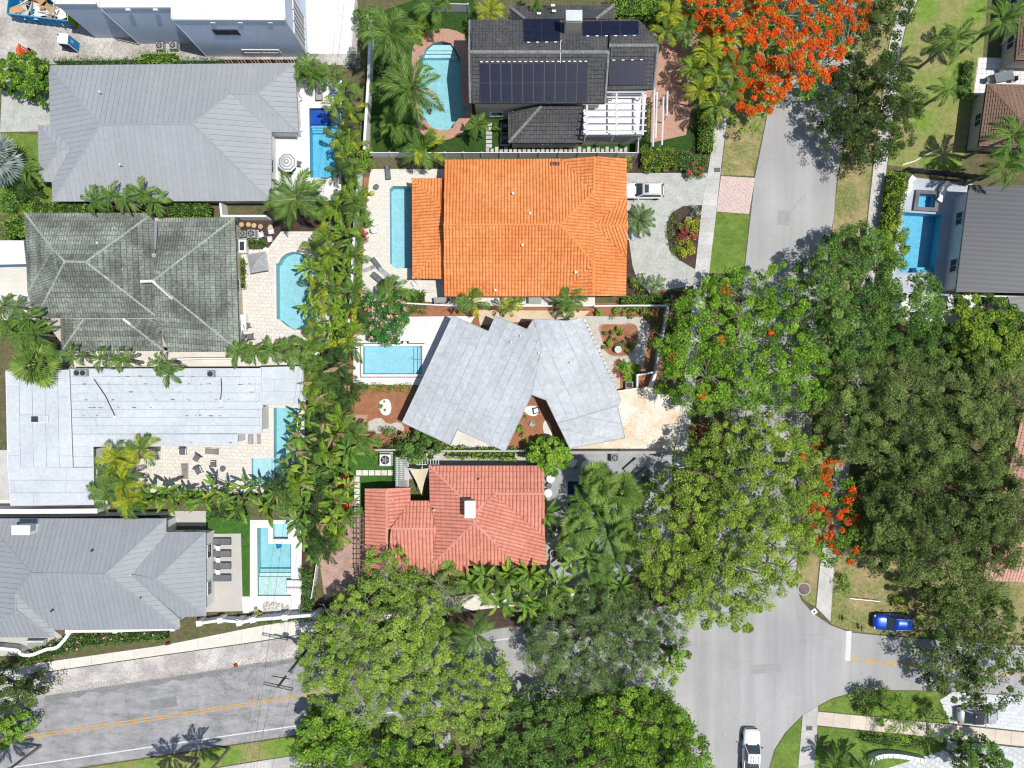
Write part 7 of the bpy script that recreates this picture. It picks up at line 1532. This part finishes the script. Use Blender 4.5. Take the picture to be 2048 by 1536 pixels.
t = thing('fire_pit', 'dark square fountain grille on the pale courtyard stones', 'fountain', (P(1072, 821).x, P(1072, 821).y, 0)); MB().box((0, 0, .12), (.75, .7, .2), .2, .03).build('basin', m_dark, t, world=False); MB().box((0, 0, .24), (.5, .45, .05), .2).build('grille', m_steel, t, world=False)
t = thing('pool_light', 'white round skimmer cover at the pale blue pool', 'cover', (P(810, 686).x, P(810, 686).y, .05)); MB().lathe([(.24, 0), (.22, .05)], n=16).build('lid', m_white, t, world=False); MB().box((0, 0, -.01), (.9, .5, .02)).build('plate', m_mulchd, t, world=False)
tag(MB().tube([P(846, 720, .05), P(846, 720, .5), P(826, 719, .5), P(824, 719, -.3)], .025, 6).build('handrail', m_steel), 'thin steel handrail at the steps of the pale blue pool', 'handrail')
# shade sail and slatted pergola at the red house
t = thing('shade_sail', 'cream triangular shade sail beside the red tile roof', 'shade sail', P(840, 960, 0)); a, b, c = P(817, 936, 2.9), P(858, 936, 3.0), P(843, 990, 2.5); n_ = 8; vs = []; fs = []; ix = {}
for i in range(n_+1):
    for j in range(n_+1-i):
        u, v = i/n_, j/n_; wq = 1-u-v; q = a*wq+b*u+c*v; q = q + (( (a+b+c)/3)-q)*(.22*(4*u*v*(wq < .01)+4*u*wq*(v < .01)+4*v*wq*(u < .01))*.6) + Vector((0, 0, -.9*(u*v+v*wq+u*wq)*.6)); ix[(i, j)] = len(vs); vs.append(q)
for i in range(n_):
    for j in range(n_-i):
        fs.append((ix[(i, j)], ix[(i+1, j)], ix[(i, j+1)]))
        if i+j < n_-1: fs.append((ix[(i+1, j)], ix[(i+1, j+1)], ix[(i, j+1)]))
MB().add(vs, fs).build('sail', M('cream_canvas', (.66, .57, .40), (.60, .52, .36), rough=.9), t, smooth=True)
for q in (a, b, c): MB().tube([(q.x, q.y, 0), (q.x, q.y, q.z+.05)], .05, 6).build('pole', m_dark, t)
t = thing('pergola', 'white slatted pergola left of the shade sail', 'pergola', P(804, 945))
for k in range(17): MB().tube([P(791, 916+k*4.0, 2.5), P(818, 916+k*4.0, 2.5)], .05, 4).build('slat', m_white, t)
for x in (794, 816): MB().tube([P(x, 914, 2.38), P(x, 982, 2.38)], .06, 4).build('beam', m_white, t)
for x in (794, 816):
    for y in (915, 981): p = P(x, y, 2.4); MB().tube([(p.x, p.y, 0), (p.x, p.y, 2.35)], .06, 6).build('post', m_white, t)
t = thing('pergola', 'small white slatted frame above the shade sail', 'pergola', P(850, 922))
for k in range(9): MB().tube([P(834+k*5.4, 912, 2.4), P(834+k*5.4, 930, 2.4)], .04, 4).build('slat', m_white, t)
for y in (913, 929): MB().tube([P(832, y, 2.3), P(880, y, 2.3)], .05, 4).build('beam', m_white, t)
t = thing('trellis', 'weathered timber trellis along the west side of the red tile house', 'trellis', P(718, 1090))
for k in range(12): MB().tube([P(709, 1026+k*10.5, 2.4), P(731, 1026+k*10.5, 2.4)], .05, 4).build('slat', m_wood, t)
for x in (712, 719, 726): MB().tube([P(x, 1022, 2.3), P(x, 1150, 2.3)], .045, 4).build('beam', m_wood, t)
for y in (1028, 1086, 1144): p = P(711, y, 2.3); MB().tube([(p.x, p.y, 0), (p.x, p.y, 2.25)], .06, 6).build('post', m_wood, t)
t = thing('rock_planter', 'low planter of round stones at the south end of the white-edged pool', 'planter', P(545, 1211))
for k in range(46): p = P(528+R.random()*50, 1206+R.random()*16); r_ = R.uniform(.12, .22); MB().lathe([(r_*.8, 0), (r_, r_*.4), (r_*.6, r_*.8), (.02, r_*.9)], p+Vector((0, 0, .02)), 7).build('stone', m_stone, t)
# ------------------------------------------------------------------ cars
def car(label, px, py, rz, paint, L=4.7, W=1.86, Hh=1.62, kind='suv', roofm=None, rails=True, sunroof=False, group=None, cat='car'):
    """front is +x"""
    p = P(px, py, .8); t = thing('parked_car' if kind != 'pickup' else 'pickup_truck', label, cat, (p.x, p.y, .02), math.radians(rz), group)
    hl, hw = L/2, W/2
    hood, belt = (.98, .98) if kind != 'sedan' else (.84, .88)
    xs = [(-hl, .66, .60, .0), (-hl+.05, .80, .74, .0), (-hl+.17, .92, .88, .06), (-hl+.45, .985, .96, .12), (-hl*.4, 1.0, 1.0, .14), (hl*.25, 1.0, 1.0, .14), (hl-.85, .985, .97, .11), (hl-.42, .95, .92, .05), (hl-.18, .87, .84, .0), (hl-.05, .74, .70, .0), (hl, .54, .58, .0)]
    m = MB(); rings = []
    for x, wf, hf, _ in xs:
        zt = (hood if x > hl*.25 else belt)*hf; w_ = hw*wf
        rings.append([(x, -w_*.90, .24), (x, -w_, .48), (x, -w_*.985, zt-.16), (x, -w_*.90, zt-.03), (x, -w_*.45, zt+.025), (x, 0, zt+.035), (x, w_*.45, zt+.025), (x, w_*.90, zt-.03), (x, w_*.985, zt-.16), (x, w_, .48), (x, w_*.90, .24)])
    n = 11; vs = [v for r in rings for v in r]; fs = []
    for i in range(len(rings)-1):
        for k in range(n-1): fs.append((i*n+k, i*n+k+1, i*n+n+k+1, i*n+n+k)[::-1])
        fs.append((i*n+n-1, i*n, i*n+n, i*n+2*n-1)[::-1])
    fs.append(tuple(range(n))); fs.append(tuple(range((len(rings)-1)*n+n-1, (len(rings)-1)*n-1, -1)))
    o = m.add(vs, fs).build('body', paint, t, world=False, smooth=True)
    # cabin
    fb, ft, rt, rb = (hl*.42, hl*.12, -hl*.78, -hl*.93) if kind == 'suv' else (hl*.42, hl*.08, -hl*.42, -hl*.74) if kind == 'sedan' else (hl*.40, hl*.16, -hl*.22, -hl*.28)
    zb = belt*.97; wb, wt = hw*.90, hw*.72
    c8 = dict(A=(fb, -wb, zb), B=(fb, wb, zb), C=(ft, wt, Hh-.06), D=(ft, -wt, Hh-.06), E=(rb, -wb*.97, zb), F_=(rb, wb*.97, zb), G=(rt, wt, Hh-.08), H=(rt, -wt, Hh-.08))
    V_ = {k: Vector(v) for k, v in c8.items()}
    def pane(nm, q, mt, off=.0, sh=.88):
        c = sum(q, Vector())/4; nn = (q[1]-q[0]).cross(q[3]-q[0]).normalized(); nn = nn if nn.dot(c-Vector((0, 0, .9))) > 0 else -nn
        qq = [c+(v-c)*sh+nn*off for v in q]; return MB().add(qq+[v-nn*.03 for v in qq], [(0, 1, 2, 3), (0, 1, 5, 4), (1, 2, 6, 5), (2, 3, 7, 6), (3, 0, 4, 7)]).build(nm, mt, t, world=False)
    order = 'ABCDEFGH'
    vv = [V_['A'], V_['B'], V_['C'], V_['D'], V_['E'], V_['F_'], V_['G'], V_['H']]
    MB().add(vv, [(0, 1, 2, 3), (5, 4, 7, 6), (1, 5, 6, 2), (4, 0, 3, 7)]).build('pillars', paint, t, world=False)
    rz_ = [(ft+.02, .96), ((ft*2+rt)/3, 1.02), ((ft+2*rt)/3, 1.02), (rt-.02, .95)]; vs = []; fs = []
    for x, f in rz_: vs += [(x, -wt*1.02, Hh-.10), (x, -wt*.86, Hh-.02*(2-f)), (x, 0, Hh+.03*(f-.9)*4), (x, wt*.86, Hh-.02*(2-f)), (x, wt*1.02, Hh-.10)]
    for i in range(3):
        for k in range(4): fs.append((i*5+k, i*5+k+1, i*5+6+k, i*5+5+k)[::-1])
    fs.append((0, 1, 2, 3, 4)); fs.append((19, 18, 17, 16, 15)); MB().add(vs, fs).build('roof', roofm or paint, t, world=False, smooth=True)
    pane('windshield', [V_['A'], V_['B'], V_['C'], V_['D']], m_glass, .012, .93); pane('rear_window', [V_['E'], V_['F_'], V_['G'], V_['H']], m_glass, .012, .85)
    for s, q in ((-1, ['A', 'E', 'H', 'D']), (1, ['B', 'F_', 'G', 'C'])): pane('side_window', [V_[k] for k in q], m_glass, .012, .86)
    if kind == 'pickup':
        bx0, bx1 = -hl+.12, -hl*.30
        MB().box(((bx0+bx1)/2, 0, 1.025), (bx1-bx0, W*.78, .05)).build('bed_floor', m_dark, t, world=False)
        for s in (-1, 1): MB().box(((bx0+bx1)/2, s*W*.44, 1.06), (bx1-bx0, .10, .14), 0, .02).build('bed_rail', paint, t, world=False)
        MB().box((bx0, 0, 1.06), (.08, W*.88, .14), 0, .02).build('tailgate', paint, t, world=False)
        for k in range(4):
            for q in range(3): MB().box((ft-.35-q*.42, (k-1.5)*.28, Hh+.055), (.26, .05, .02)).build('roof_rib', m_lgrey, t, world=False)
    for sx in (hl*.60, -hl*.60):
        for s in (-1, 1):
            w_ = MB().lathe([(.16, -.11), (.33, -.11), (.35, -.05), (.35, .05), (.33, .11), (.16, .11)], n=18); w_.v = [(sx+v[0], s*(hw-.09)+v[2], .34+v[1]) for v in w_.v]; wh = w_.build('wheel', m_black, t, world=False)
            r_ = MB().lathe([(.0, 0), (.2, .0), (.23, .02)][::-1], n=14); r_.v = [(sx+v[0], s*(hw-.0)+v[2]*s, .34+v[1]) for v in r_.v]; r_.build('rim', m_steel, wh, world=False)
    for s in (-1, 1):
        MB().box((hl-.20, s*hw*.66, .72), (.22, .34, .14), -s*.35, .03).build('headlight', M('lamp_glass', (.75, .77, .80), rough=.1, fineamt=0), t, world=False); MB().box((-hl+.08, s*hw*.74, .80), (.12, .26, .20), s*.2, .03).build('tail_light', M('tail_lamp', (.45, .02, .02), rough=.2, fineamt=0), t, world=False)
        MB().box((fb-.28, s*(hw+.11), 1.02), (.12, .24, .15), 0, .04).build('mirror', paint if kind != 'pickup' else m_dark, t, world=False)
        if rails: MB().tube([(ft-.15, s*wt*.92, Hh-.01), (ft-.3, s*wt*.92, Hh+.05), (rt+.25, s*wt*.92, Hh+.05), (rt+.1, s*wt*.92, Hh-.02)], .022, 5).build('roof_rail', m_steel, t, world=False)
    MB().box((hl-.03, 0, .5), (.10, W*.62, .22), 0, .03).build('grille', m_dark, t, world=False); MB().box((-hl+.03, 0, .42), (.10, W*.7, .16), 0, .03).build('bumper', m_dark, t, world=False)
    MB().box((fb+.03, 0, zb+.02), (.16, wb*1.7, .03)).build('cowl', m_dark, t, world=False)
    if sunroof: MB().box((ft-.45, 0, Hh+.015), (.48, .95, .03), 0, .01).build('sunroof', m_glass, t, world=False)
    return t
def paint(name, c, metal=.2): return M(name, c, tuple(x*.92 for x in c), rough=.28, scale=.8, fineamt=.04, metal=metal, spec=.5, coat=.5)
car('white crossover parked nose-in beside the orange roof', 1288, 381, 180, paint('white_car_paint', (.80, .81, .83), 0), sunroof=True)
car('shiny cobalt blue crossover on the dry verge', 1787, 1245, 178, paint('blue_car_paint', (.012, .07, .52), .4), L=4.6, W=1.88)
car('silver sedan with dark glass roof in the driveway at the lower right', 1957, 1433, 0, paint('silver_car_paint', (.52, .54, .56), .4), L=4.75, W=1.88, Hh=1.45, kind='sedan', roofm=M('dark_glass_roof', (.05, .05, .055), rough=.12, fineamt=0), rails=False)
car('white pickup truck at the bottom edge of the street', 1503, 1507, 88, paint('white_truck_paint', (.80, .82, .86), 0), L=5.6, W=2.0, Hh=1.88, kind='pickup', rails=False, cat='pickup truck')
# ------------------------------------------------------------------ building site
d = thing('dumpster', 'blue open dumpster full of scrap with a lime green end', 'dumpster', P(78, 20), math.radians(-7))
dl, dw, dh = 7.0, 2.45, 1.7; c0 = P(78, 14, 1.7); d.location = (c0.x, c0.y, .12)
for nm, c, sz in (('floor', (0, 0, .05), (dl, dw, .1)), ('side', (0, -dw/2, dh/2), (dl, .1, dh)), ('side', (0, dw/2, dh/2), (dl, .1, dh)), ('end', (-dl/2, 0, dh/2), (.1, dw, dh))): MB().box(c, sz).build(nm, m_blue, d, world=False)
eg = MB().box((dl/2, 0, dh/2), (.08, dw, dh)).build('end', m_lime, d, world=False)
for k in range(5): MB().box((dl/2+.07, -dw/2+.25+k*.49, dh/2), (.14, .18, dh-.05), 0, .03).build('rib', M('lime_rib', (.30, .42, .04)), eg, world=False)
for k in range(9): MB().box((-dl/2+.5+k*.75, -dw/2-.09, dh/2), (.12, .10, dh-.1)).build('rib', m_blue, d, world=False)
for s in (-1, 1): MB().tube([(-dl/2, s*dw/2, dh), (dl/2, s*dw/2, dh)], .08, 6).build('rim', M('light_blue_paint', (.10, .40, .66)), d, world=False)
for s in (-1, 1): MB().box((0, s*.5, -.06), (dl*.95, .14, .11)).build('skid', m_dark, d, world=False)
scr = [M('plywood', (.58, .36, .18), (.50, .30, .15), rand=.2), M('cardboard', (.50, .40, .29), (.44, .35, .25), rand=.15), m_white, M('drywall', (.62, .60, .56)), m_wood, M('rust', (.25, .11, .06))]
ms_ = Matrix.Rotation(math.radians(-7), 3, 'Z')
for k in range(46):
    x, y = R.uniform(-3.0, 3.1), R.uniform(-.95, .95); q = ms_ @ Vector((x, y, 0)); w_ = R.random()
    sz = (R.uniform(.9, 1.7), R.uniform(.5, 1.1), .04) if w_ < .4 else (R.uniform(1.0, 2.2), .10, .05) if w_ < .75 else (R.uniform(.3, .6), R.uniform(.25, .5), R.uniform(.15, .35))
    o = MB().box((0, 0, 0), sz, R.uniform(0, 3.14), 0, (R.uniform(-.35, .35), R.uniform(-.3, .3))).build('scrap_piece', R.choice(scr)); o.location = (c0.x+q.x, c0.y+q.y, .9+R.random()*.75)
    mi = scr.index(o.data.materials[0]); tag(o, ('tan plywood', 'brown cardboard', 'white painted', 'pale drywall', 'weathered timber', 'rusty metal')[mi]+(' sheet' if w_ < .4 else ' strip' if w_ < .75 else ' block')+(' in the left half of' if x < 0 else ' in the right half of')+' the blue dumpster', 'scrap', 'scrap heaped in the blue dumpster')
t = thing('portable_toilet', 'blue portable toilet with white roof on the building site', 'portable toilet', P(124, 76, 2.3), math.radians(-6)); t.location.z = 0
MB().box((0, 0, 1.1), (1.15, 1.15, 2.05), 0, .04).build('cabin', M('toilet_shell', (.10, .12, .20)), t, world=False); MB().box((0, 0, 2.2), (1.25, 1.25, .2), 0, .09).build('roof', m_white, t, world=False)
dr = MB().box((.60, 0, 1.05), (.06, 1.02, 1.95), 0, .01).build('door', m_blue, t, world=False); MB().box((.64, .05, 1.45), (.03, .34, .45)).build('sign_plate', M('pale_blue_sign', (.30, .50, .66)), dr, world=False); MB().box((.65, -.4, 1.1), (.05, .06, .16)).build('latch', m_dark, dr, world=False)
for s in (-1, 1): MB().box((.6, s*.55, 1.05), (.1, .08, 2.05)).build('door_frame', m_white, t, world=False)
MB().cyl((-.4, .3, 2.25), .06, .3, 8).build('vent_pipe', m_dark, t, world=False); MB().box((0, 0, .05), (1.2, 1.2, .1)).build('base', m_black, t, world=False)
m = MB(); m.tube([P(37, 112, .25), P(36, 100, .28), P(39, 88, .22)], [.18, .2, .12], 8); tag(m.build('barrier_roll', m_orange), 'orange roll of barrier netting beside the bushy tree', 'barrier')
m = MB()
for k in range(34): a = R.uniform(0, 6.28); p = P(49+R.gauss(0, 4), 107+R.gauss(0, 3.5)); m.tube([p+Vector((0, 0, R.uniform(.02, .3))), p+Vector((math.cos(a)*.5, math.sin(a)*.4, R.uniform(.05, .45))), p+Vector((math.cos(a+1)*.7, math.sin(a+1)*.5, R.uniform(.02, .3)))], .05, 4)
tag(m.build('barrier_netting', m_orange), 'tangled heap of orange barrier netting', 'netting')
tag(MB().tube([P(56, 97, .1), P(64, 102, .1), P(71, 107, .1)], .14, 8).build('drain_pipe', m_black), 'short black pipe lying beside the orange netting', 'pipe')
m = MB()
for k in range(420):
    x, y = (R.uniform(160, 300), R.uniform(84, 118)) if k % 3 else (R.uniform(0, 280), R.uniform(40, 120)); p = P(x, y); s_ = R.uniform(.03, .12); m.box(p+Vector((0, 0, s_*.3)), (s_*1.4, s_, s_*.7), R.uniform(0, 3), 0, (R.uniform(-.4, .4), R.uniform(-.4, .4)))
o = m.build('rubble', m_stone); o['kind'] = 'stuff'; tag(o, 'pale rubble scattered over the building site', 'rubble')
m = MB()
for k in range(500):
    f = R.random(); x = 85+f*515; y = 1388-f*78+R.gauss(0, 2.2); p = P(x, y); s_ = R.uniform(.03, .10); m.box(p+Vector((0, 0, .015+s_*.3)), (s_*1.4, s_, s_*.6), R.uniform(0, 3))
o = m.build('loose_gravel', m_stone); o['kind'] = 'stuff'; tag(o, 'loose gravel along the ragged edge of the western street', 'gravel')
# ------------------------------------------------------------------ street furniture
t = thing('utility_pole', 'leaning timber utility pole with crossarm by the western street', 'utility pole', (P(556, 1373, 12).x, P(556, 1373, 12).y, 0)); b0 = t.location.copy()
MB().tube([(0, 0, -.05), (0, 0, 12.1)], [.19, .12], 10).build('pole', M('creosote_wood', (.10, .085, .07), (.15, .13, .11)), t, world=False)
ca, cb = P(527, 1366, 11.5), P(587, 1379, 11.5); dv = (cb-ca).normalized(); nv = Vector((-dv.y, dv.x, 0))
for s in (-1, 1): MB().tube([ca+nv*.12*s, cb+nv*.12*s], .06, 4).build('crossarm', M('creosote_wood', (.1, .1, .1)), t)
for f in (.03, .3, .7, .97): q = ca.lerp(cb, f); MB().lathe([(.07, 0), (.09, .1), (.05, .22)], q+Vector((0, 0, .06)), 8).build('insulator', m_lgrey, t)
MB().cyl(b0+Vector((.3, .25, 8.9)), .26, .8, 12).build('transformer', m_lgrey, t)
ca2, cb2 = P(545, 1352, 9.8), P(580, 1358, 9.8); MB().tube([ca2, cb2], .05, 4).build('crossarm', M('creosote_wood', (.1, .1, .1)), t)
def wire(a, b, sag, label, r=.012):
    a = Vector(a); b = Vector(b); k = 16; tag(MB().tube([a.lerp(b, i/k)+Vector((0, 0, -sag*4*(i/k)*(1-i/k))) for i in range(k+1)], r, 4).build('overhead_wire', m_dark), label, 'wire', 'overhead wires from the utility pole')
for f in (.03, .97): wire(ca.lerp(cb, f)+Vector((0, 0, .3)), P(700+f*40, -120, 9.5), .9, 'thin overhead wire running north from the utility pole along the planted belt')
for f in (.03, .3, .97): wire(ca.lerp(cb, f)+Vector((0, 0, .3)), P(470+f*30, 1700, 12.0), .4, 'thin overhead wire running south from the utility pole over the street')
wire(P(880, 582, 3.4), P(704, 580, 7.5), .2, 'thin service wire crossing the shell deck to the orange roof')
t = thing('street_sign', 'thin sign post on the dry verge beside the stop line', 'sign', (P(1719, 1254, 2.6).x, P(1719, 1254, 2.6).y, 0))
MB().tube([(0, 0, 0), (0, 0, 3.0)], .035, 6).build('post', m_steel, t, world=False); m = MB().lathe([(.38, -.01), (.38, .01)], n=8); m.v = [(v[2], v[0], v[1]+2.2) for v in m.v]; m.build('sign_plate', m_red, t, world=False)
MB().box((0, 0, 2.9), (.75, .03, .2)).build('name_blade', M('sign_green', (.02, .18, .08)), t, world=False); MB().box((0, 0, 3.12), (.03, .75, .2)).build('name_blade', M('sign_green', (.02, .18, .08)), t, world=False)
t = thing('manhole', 'round dark manhole cover in a concrete ring at the junction', 'manhole', (P(1608, 1178).x, P(1608, 1178).y, .014)); MB().lathe([(.78, 0), (.76, .02)], n=28).build('ring', m_conc, t, world=False)
cv = MB().lathe([(.66, .02), (.65, .035)], n=28).build('lid', M('cast_iron', (.16, .12, .11), (.22, .17, .15)), t, world=False)
for r_ in (.2, .4, .55): MB().lathe([(r_-.03, .035), (r_-.02, .045), (r_+.02, .045), (r_+.03, .034)], n=24).build('ring_rib', M('cast_iron', (.1, .1, .1)), cv, world=False)
for k, (x, y, lb) in enumerate(((1434, 340, 'dark meter cover in the sidewalk beside the pink apron'), (1618, 1456, 'dark meter cover in the sidewalk at the lower right'))):
    t = thing('meter_cover', lb, 'cover', (P(x, y).x, P(x, y).y, .045)); MB().box((0, 0, .006), (.85, .62, .012)).build('frame', m_conc, t, world=False); MB().box((0, 0, .014), (.72, .5, .02)).build('lid', M('slate_cover', (.14, .145, .16)), t, world=False)
t = thing('drain_cover', 'small pale square drain cover at the junction corner', 'cover', (P(1628, 1223).x, P(1628, 1223).y, .03)); MB().box((0, 0, .01), (.62, .62, .05), .6).build('frame', m_deckw, t, world=False); MB().cyl((0, 0, .035), .12, .01, 12).build('hole', m_dark, t, world=False)
for k, (x, y, lb) in enumerate(((472, 1330, 'orange traffic cone at the ragged street edge'), (337, 1286, 'small red cone on the pale sidewalk'))):
    t = thing('traffic_cone', lb, 'cone', (P(x, y).x, P(x, y).y, .03), .3); MB().lathe([(.17, .03), (.05, .70), (.03, .72)], n=14).build('cone', m_orange if k == 0 else m_red, t, world=False); MB().lathe([(.125, .28), (.10, .42)], (0, 0, .0), 14).build('band', m_white, t, world=False); MB().box((0, 0, .02), (.42, .42, .04), 0, .01).build('base', m_black, t, world=False)
t = thing('bench', 'low white curved wall seat in the lower right garden', 'wall', P(1790, 1512)); 
ps = smoothpoly([tuple(P(x, y, 1.0)) for x, y in ((1742, 1530), (1752, 1514), (1790, 1510), (1852, 1522))], 2, closed=False); m = MB()
for a, b in zip(ps, ps[1:]): a = Vector(a); b = Vector(b); m.box(((a.x+b.x)/2, (a.y+b.y)/2, .5), ((b-a).length+.05, .4, 1.0), math.atan2(b.y-a.y, b.x-a.x))
m.build('wall_panel', m_stuccow, t); m = MB()
for a, b in zip(ps, ps[1:]): a = Vector(a); b = Vector(b); m.box(((a.x+b.x)/2, (a.y+b.y)/2, 1.03), ((b-a).length+.05, .5, .07), math.atan2(b.y-a.y, b.x-a.x))
m.build('coping', m_white, t); t.name = 'garden_wall'
t = thing('terrace_bed', 'grey outdoor daybed on the scalloped terrace', 'daybed', P(72, 1290, .5)); t.location.z = 0
MB().box((0, 0, .2), (2.1, 1.3, .35), 0, .05).build('frame', m_lgrey, t, world=False); MB().box((0, -.1, .45), (2.0, 1.0, .18), 0, .06).build('cushion', m_lgrey, t, world=False); MB().box((0, .5, .62), (2.0, .2, .45), 0, .06).build('backrest', m_wfab, t, world=False)
tag(MB().tube([P(1700, 1197, .6), P(1760, 1203, .6)], .04, 6).build('guard_rail', m_steel), 'low steel rail on the dry lawn above the blue car', 'rail')
t = thing('patio_umbrella_frame', 'glass topped dining set on the tiled terrace', 'dining set', (P(2000, 158).x, P(2000, 158).y, .03)); MB().box((0, 0, .74), (2.2, 1.1, .03), .2, .01).build('table_top', M('frosted_glass', (.22, .25, .27), rough=.15), t, world=False)
for sx in (-1, 1):
    for sy in (-1, 1): MB().tube([(sx*.9, sy*.4, 0), (sx*.9, sy*.4, .73)], .03, 6).build('leg', m_dark, t, world=False)
t.name = 'dining_table'
for k in range(4):
    put('cd', ['left', 'lower', 'right', 'upper'][k]+' dark chair at the glass table on the tiled terrace', 'chair', (1976, 2000, 2026, 2002)[k], (160, 174, 158, 144)[k], (180, 270, 0, 90)[k], h=.5)
# swimming robot and tidy-ups
t = thing('pool_cleaner', 'small blue pool cleaner under the water of the white-edged pool', 'pool cleaner', (P(551, 1095).x, P(551, 1095).y, -1.28)); MB().box((0, 0, .15), (.6, .5, .25), .3, .08).build('body', m_blue, t, world=False)
for s in (-1, 1): MB().box((0, s*.28, .1), (.55, .08, .2), .3, .04).build('track', m_black, t, world=False)

# fallen leaves on the verges, along the kerbs and under the crowns
def litter(label, polys, n, mat, sz=.11):
    V = []; tn = []
    for poly in polys:
        W = [P(x, y) for x, y in poly]; xs = [p.x for p in W]; ys = [p.y for p in W]; c = 0
        while c < n//len(polys):
            x, y = R.uniform(min(xs), max(xs)), R.uniform(min(ys), max(ys))
            if not inpoly(x, y, W): continue
            c += 1; a = R.uniform(0, 6.28); l = sz*R.uniform(.5, 1.3); d = np.array([math.cos(a), math.sin(a), R.uniform(-.2, .2)])*l; u = np.array([-math.sin(a), math.cos(a), R.uniform(-.2, .2)])*l*.5; o = np.array([x, y, .05]); V.append([o-d*.5, o-u*.5, o+d*.5, o+u*.5]); tn.append(R.random())
    o = link('fallen_leaves', quad_mesh('fallen_leaves', np.array(V), np.array(tn), mat)); o['kind'] = 'stuff'; tag(o, label, 'leaves')
l_fall = leaf_mat('fallen_leaf', (.09, .06, .03), (.17, .115, .06), (.26, .18, .09))
litter('scattered brown leaves on the eastern verge and sidewalk', [[(1660, 480), (1735, 460), (1640, 1100), (1600, 1160)], [(1664, 1130), (2040, 1130), (2040, 1285), (1700, 1262)], [(1690, 60), (1800, 60), (1745, 440), (1668, 440)]], 2600, l_fall)
litter('scattered brown leaves on the western street edge', [[(600, 1300), (1000, 1245), (1000, 1300), (600, 1350)], [(85, 1380), (600, 1302), (600, 1330), (85, 1408)], [(150, 1534), (575, 1468), (575, 1484), (150, 1550)]], 1500, l_fall)
litter('scattered fallen leaves on the stained driveway and sidewalk', [[(1250, 800), (1372, 800), (1345, 900), (1160, 900)], [(1400, 545), (1488, 548), (1470, 700), (1380, 800)]], 700, l_fall)
litter('dry leaves over the shaded soil beneath the eastern canopy', [[(1720, 620), (2040, 620), (2040, 1130), (1690, 1130)]], 2500, l_fall)
